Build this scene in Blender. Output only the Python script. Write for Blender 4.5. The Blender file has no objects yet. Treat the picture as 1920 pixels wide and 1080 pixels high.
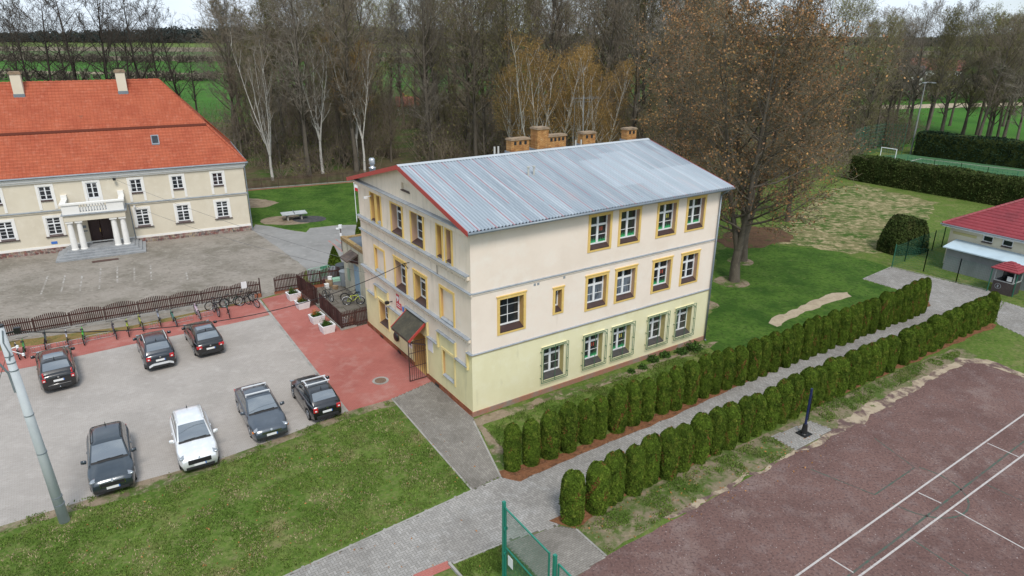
import bpy, math, random
import numpy as np
from mathutils import Vector, Matrix, noise
random.seed(7); RNG = np.random.default_rng(7)
SC = bpy.context.scene; COL = SC.collection
R = math.radians; PI = math.pi
# ---------------------------------------------------------------- camera
F, PITCH, ROLL, CAMZ = 1270.0, R(20.71), R(0.266), 20.0
TH = R(33.584)                      # direction of the school's long side
cam = bpy.data.objects.new('camera', bpy.data.cameras.new('camera')); COL.objects.link(cam)
cam.data.sensor_width = 36; cam.data.lens = 36*F/1920; cam.data.clip_start = .3; cam.data.clip_end = 9000
cam.matrix_world = Matrix.Translation((0,0,CAMZ)) @ Matrix.Rotation(PI/2-PITCH,4,'X') @ Matrix.Rotation(ROLL,4,'Z')
SC.camera = cam
def ray(px, py):
    x, y = px-960, py-540
    c, s = math.cos(ROLL), math.sin(ROLL)
    x, y = x*c+y*s, -x*s+y*c
    return (x/F, math.cos(PITCH)-y/F*math.sin(PITCH), -math.sin(PITCH)-y/F*math.cos(PITCH))
def P(px, py, z=0.0):               # survey: where the line of sight through a photo point meets height z
    d = ray(px, py); t = (z-CAMZ)/d[2]
    return Vector((d[0]*t, d[1]*t, z))
def proj(p):
    X, Y, Z = p[0], p[1], p[2]-CAMZ
    c, s = math.cos(PITCH), math.sin(PITCH)
    d = Y*c-Z*s; x = F*X/d; y = -F*(Y*s+Z*c)/d
    c, s = math.cos(ROLL), math.sin(ROLL)
    return 960+x*c-y*s, 540+x*s+y*c
def ppx(px, dist):                  # ground point at depth y = dist seen in photo column px
    return Vector(((px-960)/F*dist*math.cos(PITCH)*1.0, dist, 0)) if False else Vector((bis(px, dist), dist, 0))
def bis(px, dist, z=0):
    a, b = -dist*1.2, dist*1.2
    for _ in range(40):
        m = (a+b)/2
        if proj((m, dist, z))[0] < px: a = m
        else: b = m
    return (a+b)/2
# ---------------------------------------------------------------- mesh builder
class MB:
    def __init__(s): s.v = []; s.f = []; s.m = []
    def add(s, vs, fs, m=0):
        o = len(s.v); s.v.extend([tuple(v) for v in vs])
        for f in fs: s.f.append(tuple(i+o for i in f)); s.m.append(m)
        return s
    def quad(s, a, b, c, d, m=0): return s.add([a,b,c,d], [(0,1,2,3)], m)
    def box(s, x0, x1, y0, y1, z0, z1, m=0, f=None):
        vs = [(x,y,z) for z in (z0,z1) for y in (y0,y1) for x in (x0,x1)]
        if f: vs = [f(*v) for v in vs]
        return s.add(vs, [(0,2,3,1),(4,5,7,6),(0,1,5,4),(2,6,7,3),(0,4,6,2),(1,3,7,5)], m)
    def bar(s, p0, p1, w, h, up=(0,0,1), m=0):
        p0, p1 = Vector(p0), Vector(p1); d = (p1-p0).normalized(); u = Vector(up)
        if abs(d.dot(u)) > .95: u = Vector((1,0,0))
        a = d.cross(u).normalized()*w/2; b = a.cross(d).normalized()*h/2
        vs = [p+i*a+j*b for p in (p0,p1) for i,j in ((-1,-1),(1,-1),(1,1),(-1,1))]
        return s.add(vs, [(0,3,2,1),(4,5,6,7),(0,1,5,4),(1,2,6,5),(2,3,7,6),(3,0,4,7)], m)
    def tube(s, p0, p1, r0, r1=None, n=8, m=0, cap=True):
        r1 = r0 if r1 is None else r1
        p0, p1 = Vector(p0), Vector(p1); d = (p1-p0).normalized()
        u = Vector((0,0,1)) if abs(d.z) < .9 else Vector((1,0,0))
        a = d.cross(u).normalized(); b = d.cross(a)
        vs = [p+r*(math.cos(2*PI*k/n)*a+math.sin(2*PI*k/n)*b) for p,r in ((p0,r0),(p1,r1)) for k in range(n)]
        fs = [(k,(k+1)%n,n+(k+1)%n,n+k) for k in range(n)]
        if cap: fs += [tuple(range(n-1,-1,-1)), tuple(range(n,2*n))]
        return s.add(vs, fs, m)
    def path(s, pts, r, n=6, m=0):
        for a, b in zip(pts[:-1], pts[1:]): s.tube(a, b, r, r, n, m)
        return s
    def lathe(s, prof, n=16, c=(0,0,0), m=0, sq=0):
        vs = []
        for r, z in prof:
            for k in range(n):
                a = 2*PI*(k+.5*sq)/n; vs.append((c[0]+r*math.cos(a), c[1]+r*math.sin(a), c[2]+z))
        fs = [(i*n+k, i*n+(k+1)%n, (i+1)*n+(k+1)%n, (i+1)*n+k) for i in range(len(prof)-1) for k in range(n)]
        fs += [tuple(range(n-1,-1,-1)), tuple(range((len(prof)-1)*n, len(prof)*n))]
        return s.add(vs, fs, m)
    def torus(s, c, ax, R0, r, n=20, k=6, m=0):
        c = Vector(c); ax = Vector(ax).normalized(); u = ax.orthogonal().normalized(); w = ax.cross(u); vs = []
        for i in range(n):
            d = math.cos(2*PI*i/n)*u+math.sin(2*PI*i/n)*w
            for j in range(k): vs.append(c+d*(R0+r*math.cos(2*PI*j/k))+ax*r*math.sin(2*PI*j/k))
        return s.add(vs, [(i*k+j, ((i+1)%n)*k+j, ((i+1)%n)*k+(j+1)%k, i*k+(j+1)%k) for i in range(n) for j in range(k)], m)
    def prism(s, poly, z0, z1, m=0):
        n = len(poly)
        return s.add([(x,y,z0) for x,y in poly]+[(x,y,z1) for x,y in poly],
            [tuple(range(n-1,-1,-1)), tuple(range(n,2*n))]+[(k,(k+1)%n,n+(k+1)%n,n+k) for k in range(n)], m)
    def islands(s):
        par = list(range(len(s.v)))
        def fd(i):
            while par[i] != i: par[i] = par[par[i]]; i = par[i]
            return i
        for f in s.f:
            for i in f[1:]: par[fd(i)] = fd(f[0])
        gr = {}
        for f, m in zip(s.f, s.m): gr.setdefault(fd(f[0]), []).append((f,m))
        out = []
        for g in gr.values():
            ix = {}; k = MB()
            for f, m in g:
                k.f.append(tuple(ix.setdefault(i, len(ix)) for i in f)); k.m.append(m)
            k.v = [s.v[i] for i in ix]; out.append(k)
        return out
    def build(s, name, mats, parent=None, smooth=False, loc=None, rotz=0, bevel=0, each=False):
        if each: return [k.build(name, mats, parent, smooth) for k in s.islands()][-1]
        me = bpy.data.meshes.new(name); me.from_pydata(s.v, [], s.f)
        for m in (mats if isinstance(mats,(list,tuple)) else [mats]): me.materials.append(m)
        if any(s.m): me.polygons.foreach_set('material_index', s.m)
        if smooth: me.polygons.foreach_set('use_smooth', [True]*len(me.polygons))
        me.update()
        o = bpy.data.objects.new(name, me); COL.objects.link(o)
        if parent is not None: o.parent = parent
        if loc is not None: o.location = loc
        if rotz: o.rotation_euler = (0,0,rotz)
        if bevel:
            b = o.modifiers.new('b','BEVEL'); b.width = bevel; b.segments = 2; b.limit_method = 'ANGLE'
        return o
def fast_mesh(name, V, Fq, mats, parent=None, smooth=False, midx=None):
    V = np.asarray(V, np.float32); Fq = np.asarray(Fq, np.int32); me = bpy.data.meshes.new(name); k = Fq.shape[1]
    me.vertices.add(len(V)); me.vertices.foreach_set('co', V.ravel())
    me.loops.add(Fq.size); me.loops.foreach_set('vertex_index', Fq.ravel())
    me.polygons.add(len(Fq)); me.polygons.foreach_set('loop_start', np.arange(0, Fq.size, k, dtype=np.int32))
    try: me.polygons.foreach_set('loop_total', np.full(len(Fq), k, np.int32))
    except Exception: pass
    for m in (mats if isinstance(mats,(list,tuple)) else [mats]): me.materials.append(m)
    if midx is not None: me.polygons.foreach_set('material_index', np.asarray(midx, np.int32))
    if smooth: me.polygons.foreach_set('use_smooth', np.ones(len(Fq), bool))
    me.update(calc_edges=True); me.validate()
    o = bpy.data.objects.new(name, me); COL.objects.link(o)
    if parent is not None: o.parent = parent
    return o
def tag(o, label=None, cat=None, group=None, kind=None):
    if label: o['label'] = label
    if cat: o['category'] = cat
    if group: o['group'] = group
    if kind: o['kind'] = kind
    return o
def thing(name, label, cat, loc=(0,0,0), rotz=0, group=None):
    o = bpy.data.objects.new(name, None); COL.objects.link(o); o.empty_display_size = .2
    o.location = loc; o.rotation_euler = (0,0,rotz)
    return tag(o, label, cat, group)
def kids(o): return [c for c in bpy.data.objects if c.parent is o]
_kids = {}
def copy_tree(o, parent=None):
    c = o.copy(); COL.objects.link(c)
    if parent is not None: c.parent = parent
    key = o.name
    if key not in _kids: _kids[key] = kids(o)
    for ch in _kids[key]: copy_tree(ch, c)
    return c
ORD = 'first second third fourth fifth sixth seventh eighth ninth tenth eleventh twelfth thirteenth fourteenth fifteenth sixteenth seventeenth eighteenth nineteenth twentieth'.split()
TENS = {2:'twenty',3:'thirty',4:'forty',5:'fifty',6:'sixty',7:'seventy'}
def ordn(i):
    i += 1
    if i <= 20: return ORD[i-1]
    t, u = divmod(i, 10)
    if u == 0: return TENS[t][:-1]+'ieth'
    return TENS[t]+'-'+ORD[u-1]
# ---------------------------------------------------------------- materials
def mat(name, col, rough=.8, layers=(), bump=None, metal=0, spec=.5, rand=0, island=0, coat=0, obj=True):
    """layers: (colour, scale, lo, hi[, stretch xyz[, detail]]) noise masks laid over the base colour"""
    m = bpy.data.materials.new(name); m.use_nodes = True; nt = m.node_tree; N = nt.nodes; L = nt.links
    b = N['Principled BSDF']; b.inputs['Roughness'].default_value = rough; b.inputs['Metallic'].default_value = metal
    b.inputs['Specular IOR Level'].default_value = spec if rough < .8 else min(spec,.12)
    if coat: b.inputs['Coat Weight'].default_value = coat; b.inputs['Coat Roughness'].default_value = .12
    tc = N.new('ShaderNodeTexCoord'); src = tc.outputs['Object']
    rgb = N.new('ShaderNodeRGB'); rgb.outputs[0].default_value = (*col, 1); cur = rgb.outputs[0]
    for i, l in enumerate(layers):
        c2, sc, lo, hi = l[:4]; st = l[4] if len(l) > 4 else (1,1,1); det = l[5] if len(l) > 5 else 5
        mp = N.new('ShaderNodeMapping'); mp.inputs['Scale'].default_value = st; mp.inputs['Location'].default_value = (i*7.3,i*3.1,i*1.7)
        L.new(src, mp.inputs[0])
        nz = N.new('ShaderNodeTexNoise'); nz.inputs['Scale'].default_value = sc; nz.inputs['Detail'].default_value = det; nz.inputs['Roughness'].default_value = .62
        L.new(mp.outputs[0], nz.inputs['Vector'])
        mr = N.new('ShaderNodeMapRange'); mr.inputs[1].default_value = lo; mr.inputs[2].default_value = hi; L.new(nz.outputs[0], mr.inputs[0])
        mx = N.new('ShaderNodeMix'); mx.data_type = 'RGBA'; mx.inputs[7].default_value = (*c2, 1)
        L.new(mr.outputs[0], mx.inputs[0]); L.new(cur, mx.inputs[6]); cur = mx.outputs[2]
    for amt, kind in ((rand,'o'), (island,'i')):
        if not amt: continue
        if kind == 'o': s = N.new('ShaderNodeObjectInfo').outputs['Random']
        else: s = N.new('ShaderNodeNewGeometry').outputs['Random Per Island']
        mr = N.new('ShaderNodeMapRange'); mr.inputs[3].default_value = 1-amt; mr.inputs[4].default_value = 1+amt; L.new(s, mr.inputs[0])
        hs = N.new('ShaderNodeHueSaturation'); L.new(mr.outputs[0], hs.inputs['Value']); L.new(cur, hs.inputs['Color']); cur = hs.outputs[0]
    L.new(cur, b.inputs['Base Color'])
    if bump:
        nz = N.new('ShaderNodeTexNoise'); nz.inputs['Scale'].default_value = bump[0]; nz.inputs['Detail'].default_value = 4; L.new(src, nz.inputs['Vector'])
        bp = N.new('ShaderNodeBump'); bp.inputs['Strength'].default_value = bump[1]; bp.inputs['Distance'].default_value = bump[2] if len(bump) > 2 else .03
        L.new(nz.outputs[0], bp.inputs['Height']); L.new(bp.outputs[0], b.inputs['Normal'])
    m['out'] = 0
    return m
def col_in(m): return m.node_tree.nodes['Principled BSDF'].inputs['Base Color']
def over_brick(m, mortar, bw, bh, ms=.008, rot=TH, dark=.8, offset=.5, amount=1.0, plane='xy', mix=(1,1,1)):
    """lay a brick pattern (joints + per brick shade) over the material's colour"""
    nt = m.node_tree; N = nt.nodes; L = nt.links; ci = col_in(m); cur = ci.links[0].from_socket
    tc = N.new('ShaderNodeTexCoord'); mp = N.new('ShaderNodeMapping')
    if plane == 'xy': mp.inputs['Rotation'].default_value = (0,0,-rot)
    if plane == 'xz': mp.inputs['Rotation'].default_value = (R(-90),0,0)
    if plane == 'yz':
        pre = N.new('ShaderNodeSeparateXYZ'); L.new(tc.outputs['Object'], pre.inputs[0]); cb = N.new('ShaderNodeCombineXYZ')
        L.new(pre.outputs[1], cb.inputs[0]); L.new(pre.outputs[2], cb.inputs[1]); L.new(cb.outputs[0], mp.inputs[0])
    elif plane == 'xz':
        mp.inputs['Rotation'].default_value = (0,0,0)
        pre = N.new('ShaderNodeSeparateXYZ'); L.new(tc.outputs['Object'], pre.inputs[0]); cb = N.new('ShaderNodeCombineXYZ')
        L.new(pre.outputs[0], cb.inputs[0]); L.new(pre.outputs[2], cb.inputs[1]); L.new(cb.outputs[0], mp.inputs[0])
    else: L.new(tc.outputs['Object'], mp.inputs[0])
    br = N.new('ShaderNodeTexBrick'); br.offset = offset; br.inputs['Scale'].default_value = 1
    br.inputs['Color1'].default_value = (1,1,1,1); br.inputs['Color2'].default_value = (dark,dark,dark,1); br.inputs['Mortar'].default_value = (*mortar,1)
    br.inputs['Brick Width'].default_value = bw; br.inputs['Row Height'].default_value = bh; br.inputs['Mortar Size'].default_value = ms
    br.inputs['Mortar Smooth'].default_value = .1
    L.new(mp.outputs[0], br.inputs['Vector'])
    mx = N.new('ShaderNodeMix'); mx.data_type = 'RGBA'; mx.blend_type = 'MULTIPLY'; mx.inputs[0].default_value = amount
    L.new(cur, mx.inputs[6]); L.new(br.outputs[0], mx.inputs[7]); L.new(mx.outputs[2], ci)
    return m
# ---------------------------------------------------------------- sky and sun
w = bpy.data.worlds.new('World'); SC.world = w; w.use_nodes = True
N = w.node_tree.nodes; L = w.node_tree.links; bg = N['Background']
SUN_EL, SUN_AZ = R(53), R(166)      # azimuth clockwise from +Y
sky = N.new('ShaderNodeTexSky'); sky.sky_type = 'NISHITA'; sky.sun_disc = False; sky.sun_elevation = SUN_EL; sky.sun_rotation = SUN_AZ
tc = N.new('ShaderNodeTexCoord'); mp = N.new('ShaderNodeMapping'); mp.inputs['Scale'].default_value = (1.2,1.2,4.5); L.new(tc.outputs['Generated'], mp.inputs[0])
nz = N.new('ShaderNodeTexNoise'); nz.inputs['Scale'].default_value = 2.2; nz.inputs['Detail'].default_value = 8; nz.inputs['Roughness'].default_value = .6; L.new(mp.outputs[0], nz.inputs['Vector'])
mr = N.new('ShaderNodeMapRange'); mr.inputs[1].default_value = .34; mr.inputs[2].default_value = .62; mr.inputs[3].default_value = .45; mr.inputs[4].default_value = 1; L.new(nz.outputs[0], mr.inputs[0])
cr = N.new('ShaderNodeMix'); cr.data_type = 'RGBA'; cr.inputs[6].default_value = (5.2,6.6,8.2,1); cr.inputs[7].default_value = (8.4,9.0,9.6,1); L.new(nz.outputs[0], cr.inputs[0])
mx = N.new('ShaderNodeMix'); mx.data_type = 'RGBA'; L.new(mr.outputs[0], mx.inputs[0]); L.new(sky.outputs[0], mx.inputs[6]); L.new(cr.outputs[2], mx.inputs[7])
L.new(mx.outputs[2], bg.inputs[0]); bg.inputs[1].default_value = .072
sd = bpy.data.lights.new('sun','SUN'); sd.energy = 1.5; sd.angle = R(16); sd.color = (1,.95,.88)
so = bpy.data.objects.new('sun', sd); COL.objects.link(so)
sv = Vector((math.sin(SUN_AZ)*math.cos(SUN_EL), math.cos(SUN_AZ)*math.cos(SUN_EL), math.sin(SUN_EL)))
so.rotation_euler = sv.to_track_quat('Z','Y').to_euler(); so.location = (0,0,60)
vs = SC.view_settings; SC.display_settings.display_device = 'sRGB'; vs.view_transform = 'Standard'; vs.look = 'None'; vs.exposure = .84; vs.gamma = 1
# ================================================================ ground
def wob(p, amp, sc=.9): 
    return Vector((p[0]+amp*noise.noise((p[0]*sc,p[1]*sc,3.1))+.4*amp*noise.noise((p[0]*sc*3,p[1]*sc*3,9.1)),
                   p[1]+amp*noise.noise((p[0]*sc,p[1]*sc,7.7))+.4*amp*noise.noise((p[0]*sc*3,p[1]*sc*3,1.7)), 0))
def outline(pts, amp=0, step=.35):
    out = []
    for a, b in zip(pts, pts[1:]+pts[:1]):
        a, b = Vector((a[0],a[1],0)), Vector((b[0],b[1],0)); n = max(1, int((b-a).length/step)) if amp else 1
        for i in range(n):
            q = a.lerp(b, i/n); out.append(wob(q, amp) if amp else q)
    return out
def sheet(name, pts, z, m, amp=0, step=.35, kind='structure'):
    q = outline(pts, amp, step); b = MB(); b.add([(p[0],p[1],z) for p in q], [tuple(range(len(q)))])
    o = b.build(name, m)
    import bmesh
    bm = bmesh.new(); bm.from_mesh(o.data); bmesh.ops.triangulate(bm, faces=bm.faces[:])
    for f in bm.faces:
        if f.normal.z < 0: f.normal_flip()
    bm.to_mesh(o.data); bm.free()
    return tag(o, kind=kind)
def pxs(*q): return [P(*a) for a in q]
def uv(o, a, b): return Vector((o[0]+a*math.cos(TH)-b*math.sin(TH), o[1]+a*math.sin(TH)+b*math.cos(TH), 0))
G1, G2, G3, STRAW, DIRT = (.105,.165,.03), (.075,.135,.02), (.145,.185,.048), (.26,.21,.11), (.17,.125,.08)
m_grass = mat('grass', G1, .95, [(G2,.25,.42,.62), (G3,.6,.5,.7), (STRAW,.35,.56,.76,(1,1,1),8), (STRAW,6,.52,.85), ((.05,.09,.015),4,.48,.74,(1,1,1),9), ((.15,.19,.05),5.5,.52,.75,(1,1,1),9), ((.2,.17,.09),2.4,.56,.78,(1,1,1),9)], bump=(22,.9,.06))
m_green = mat('mown grass', (.075,.145,.022), .95, [((.035,.085,.012),.3,.42,.62), ((.09,.15,.03),.8,.5,.75), ((.2,.17,.08),3,.6,.85,(1,1,1),9), ((.022,.055,.009),4,.46,.72,(1,1,1),9)], bump=(24,.8,.05))
m_dry = mat('dry grass', (.2,.185,.085), .95, [((.06,.115,.02),.28,.44,.58,(1,1,1),8), ((.05,.1,.016),1.3,.48,.66,(1,1,1),9), ((.42,.34,.2),1.6,.47,.66,(1,1,1),9), ((.15,.1,.06),.4,.62,.75)], bump=(20,.9,.08))
m_worn = mat('worn grass', (.22,.18,.12), .95, [((.085,.125,.03),.7,.46,.6,(1,1,1),9), ((.065,.105,.02),3,.5,.68,(1,1,1),9), ((.33,.26,.175),4,.54,.76,(1,1,1),9), ((.3,.13,.05),2.2,.62,.76,(1,1,1),9)], bump=(24,.8,.05))
m_wood = mat('forest floor', (.1,.08,.045), .95, [((.06,.1,.022),.12,.44,.58), ((.15,.115,.07),.9,.5,.7), ((.05,.055,.025),4,.5,.75)], bump=(4,1,.2))
m_field = mat('field', (.05,.15,.018), .95, [((.04,.11,.015),.02,.4,.6), ((.085,.17,.03),.15,.5,.75), ((.03,.09,.012),3,.5,.8)], bump=(3,.6,.2))
m_sand = mat('sand', (.42,.35,.25), .95, [((.33,.27,.19),1.4,.45,.65), ((.22,.18,.12),9,.55,.8)], bump=(18,.6,.04))
m_dirt = mat('bare soil', (.27,.215,.155), .95, [((.16,.125,.085),1.2,.45,.65), ((.1,.12,.04),5,.62,.78), ((.36,.3,.22),12,.56,.8)], bump=(18,.8,.05))
m_mulch = mat('needle litter', (.2,.09,.045), .95, [((.1,.05,.028),3,.45,.65), ((.3,.15,.08),12,.5,.75)], bump=(25,.8,.03))
m_asph = mat('grey pavers', (.40,.368,.338), .9, [((.35,.322,.295),.3,.42,.66), ((.44,.405,.375),1.4,.5,.75), ((.3,.28,.26),5,.56,.85,(1,1,1),8)], bump=(30,.3,.01)); over_brick(m_asph, (.74,.72,.69), .2, .1, .007, dark=.92)
m_red = mat('red painted pavers', (.41,.15,.125), .85, [((.35,.12,.1),.35,.4,.65), ((.43,.21,.18),.9,.5,.72), ((.28,.12,.11),8,.6,.85)], bump=(30,.25,.01)); over_brick(m_red, (.78,.74,.72), .2, .1, .008, dark=.92)
m_cob = mat('weathered cobbles', (.275,.245,.21), .95, [((.185,.165,.135),.2,.42,.62), ((.3,.27,.235),.7,.5,.72), ((.13,.115,.09),2.2,.52,.78,(1,1.6,1),8), ((.38,.345,.3),3.2,.54,.8,(1,1.6,1),8)], bump=(5,.9,.06))
m_yard = mat('grey yard concrete', (.27,.265,.255), .9, [((.21,.205,.195),.3,.42,.65), ((.32,.31,.295),1.5,.5,.75), ((.2,.19,.17),9,.6,.85)], bump=(20,.3,.01))
m_court = mat('maroon sports surface', (.175,.106,.092), .95, [((.135,.08,.07),.25,.42,.62), ((.19,.135,.125),1.2,.5,.72,(1,1,1),9), ((.25,.185,.165),.4,.54,.76,(1,1,1),10), ((.07,.045,.045),9,.48,.72,(1,1,1),4), ((.45,.39,.37),11,.64,.74,(1,1,1),3)], bump=(40,.5,.01))
m_sandmix = mat('sand washed over the court edge', (.4,.325,.235), .95, [((.13,.085,.078),.9,.46,.54,(1,1,1),10), ((.3,.235,.165),2.5,.5,.7,(1,1,1),8), ((.1,.12,.04),1.4,.62,.7,(1,1,1),9)], bump=(18,.6,.04))
m_dirtmix = mat('trodden lawn edge', (.26,.205,.145), .95, [((.075,.12,.026),.55,.46,.56,(1,1,1),10), ((.15,.115,.075),2.2,.5,.66,(1,1,1),9), ((.34,.28,.2),4,.54,.74,(1,1,1),9)], bump=(18,.8,.05))
m_white = mat('white paint', (.47,.44,.42), .8, [((.3,.26,.25),5,.5,.75,(1,1,1),8)])
m_gline = mat('green paint', (.07,.11,.085), .8, [((.115,.08,.077),3,.42,.62,(1,1,1),8)])
m_conc = mat('concrete', (.33,.315,.29), .9, [((.24,.23,.205),1.2,.45,.65), ((.42,.4,.37),6,.55,.8)], bump=(25,.4,.01))
m_turf = mat('artificial turf', (.07,.16,.075), .95, [((.055,.13,.06),.3,.4,.6)])
big = 4500
g = MB(); g.quad((-big,-300,0),(big,-300,0),(big,big,0),(-big,big,0)); tag(g.build('ground', m_grass), kind='structure')
# woodland floor, fields, dark far strips
wood = [(-150,118),(-90,96)]+[tuple(P(*q)[:2]) for q in ((380,362),(560,350),(664,336))]+[(-8,94),(10,82),(24,82),(34,92),(46,112),(58,128),(40,150),(0,165),(-60,160),(-150,170)]
sheet('forest_floor', wood, .012, m_wood, 1.2, 3)
sheet('field', [(-900,165),(-62,162),(0,168),(42,155),(66,134),(100,110),(400,130),(900,700),(-900,760)], .03, m_field, 3, 12)
m_far1 = mat('ploughed strip', (.2,.165,.115), .95, [((.14,.115,.075),.02,.4,.6)]); m_far2 = mat('pale stubble', (.3,.25,.17), .95, [((.22,.2,.12),.02,.4,.6)])
m_far3 = mat('far meadow', (.06,.12,.03), .95, [((.1,.12,.05),.01,.4,.6)])
sheet('field', [(-900,330),(-160,342),(-120,352),(-300,372),(-900,372)], .06, m_far2, 2, 12)
sheet('field', [(-1500,470),(600,520),(700,900),(-1500,900)], .1, m_far1, 4, 30)
sheet('field', [(-1500,560),(500,600),(600,720),(-1500,700)], .2, m_far3, 4, 30)
sheet('field', [(60,185),(330,255),(330,262),(60,196)], .07, m_sand, 2, 6)
# lawns round the school
sheet('lawn', pxs((462,356),(664,338),(700,345),(690,420),(634,422),(580,427),(574,435),(540,430),(500,423),(474,418)), .006, m_green, .25, .7)
sheet('lawn', pxs((1322,640),(1345,470),(1400,455),(1560,470),(1680,505),(1620,525),(1745,560),(1740,585),(1560,640),(1380,712)), .004, m_green, .4, .8)
sheet('rough_meadow', pxs((1440,455),(1490,400),(1560,352),(1610,345),(1760,380),(1700,470),(1600,476)), .008, m_dry, 1.0, 1)
sheet('leaf_litter', pxs((1335,452),(1390,424),(1460,428),(1490,446),(1440,462),(1380,468)), .01, mat('leaf litter', (.13,.075,.045), .95, [((.08,.05,.03),1.5,.45,.65), ((.07,.1,.025),1.1,.55,.7), ((.2,.12,.07),9,.55,.8)], bump=(15,.8,.06)), .8, .8)
sheet('sand_pit', pxs((1440,605),(1458,590),(1480,584),(1515,568),(1560,550),(1590,549),(1594,556),(1540,575),(1490,595),(1455,612)), .012, m_sand, .25, .4)
for cx, cy, r in ((1370,528,1.45),(1388,490,1.2),(1328,572,.9)):
    c = P(cx,cy); sheet('bare_soil', [(c.x+r*math.cos(a*PI/8), c.y+r*math.sin(a*PI/8)) for a in range(16)], .012, m_dirtmix, .25, .3)
# forecourt of the manor
sheet('cobbled_yard', pxs((-420,520),(-300,470),(0,478),(240,458),(471,430),(478,428),(520,463),(574,503),(560,548),(513,553),(490,560),(250,612),(25,640),(-420,720)), .004, m_cob)
sheet('paved_yard', pxs((472,431),(478,421),(505,424),(540,431),(574,436),(581,428),(634,422.5),(700,421),(720,470),(700,540),(640,520),(580,530),(574,503),(520,463)), .008, m_yard, .08, .5)
sheet('bare_soil', pxs((466,372),(498,374),(524,380),(500,388),(466,390)), .012, m_dirt, .3, .5)
c = P(540,413); sheet('bare_soil', [(c.x+3.1*math.cos(a*PI/10), c.y+2.2*math.sin(a*PI/10)) for a in range(20)], .014, m_dirt, .25, .5)
m_dkpatch = mat('dark patch', (.06,.06,.063), .9, [((.1,.095,.09),2,.45,.65)])
c = P(580,411); sheet('dark_patch', [(c.x+1.9*math.cos(a*PI/10), c.y+1.5*math.sin(a*PI/10)) for a in range(20)], .02, m_dkpatch, .12, .4)  # dark mottled oval on the ground beside the tennis table
for q in (((448,460),(472,452)), ): pass
m_rline = mat('faded red paint', (.4,.16,.13), .9, [((.28,.26,.25),3,.42,.6)])
def stripe(name, a, b, w, z, m, parent=None):
    a, b = Vector(a), Vector(b); d = (b-a).normalized(); n = Vector((-d.y,d.x,0))*w/2; k = MB()
    k.quad((a-n)[:2]+(z,), (b-n)[:2]+(z,), (b+n)[:2]+(z,), (a+n)[:2]+(z,)); return tag(k.build(name, m), kind='structure')
stripe('yard_marking', P(616,451), P(642,472), .18, .014, m_rline); stripe('yard_marking', P(628,448), P(641,457), .15, .014, m_rline)
m_bay = mat('worn bay paint', (.42,.4,.37), .9, [((.25,.225,.195),2.0,.38,.54,(1,1,1),8)])
for a, b in (((90,517),(76,554)),((122,516),(115,548)),((154,516),(150,546)),((189,503),(186,542)),((220,500),(220,530)),((252,500),(252,528)),((282,497),(284,525)),((349,510),(352,524))):
    stripe('bay_marking', P(*a), P(*b), .14, .012, m_bay)
sheet('drain_cover', pxs((172,490),(222,484),(223,487),(173,493.5)), .03, mat('rusty grate', (.09,.05,.04), .7))
# car park, red strip and entrance court
sheet('car_park', pxs((-260,760),(0,698.7),(62,687),(140,669),(250,645),(340,627),(480,597),(507,590.5),(590,697),(651,771),(540,815),(410,862),(250,906),(160,938),(0,987),(-260,1075)), .004, m_asph)
sheet('bicycle_strip', pxs((-260,720),(25,652),(70,647),(160,634),(335,599),(390,582),(440,573),(486,560.5),(507,590),(480,597),(340,627),(250,645),(140,669),(62,687),(0,698.7),(-260,760)), .006, m_red, .03, .5)
sheet('dry_verge', pxs((-260,700),(25,639),(250,610),(470,563),(482,563),(390,584),(335,601),(160,636),(70,649),(25,654),(-260,724)), .005, mat('dry leaves', (.22,.15,.06), .95, [((.12,.13,.035),2,.45,.65), ((.32,.2,.08),9,.5,.75), ((.1,.07,.04),14,.55,.8)], bump=(20,.8,.04)), .05, .5)
sheet('entrance_court', pxs((490,561),(521,553.5),(577,542),(601,583),(641,620),(693,606),(696,612),(812,714),(735,748),(652,771.5),(590,697)), .006, m_red)
k = MB(); a, b = P(486,562), P(651,772); d = (b-a).normalized(); n = Vector((-d.y,d.x,0))*.09
k.add([a-n,b-n,b+n,a+n], [(0,1,2,3)]); 
for vtx in range(4): k.v[vtx] = (k.v[vtx][0],k.v[vtx][1],.012)
tag(k.build('kerb_line', m_conc), kind='structure')
sheet('bare_soil', pxs((-200,1050),(0,983),(160,934),(250,903),(410,859),(560,807),(652,768),(735,745),(742,760),(700,768),(610,800),(480,850),(400,880),(250,930),(160,952),(0,1000),(-200,1070)), .0025, m_dirtmix, .16, .25)
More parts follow.
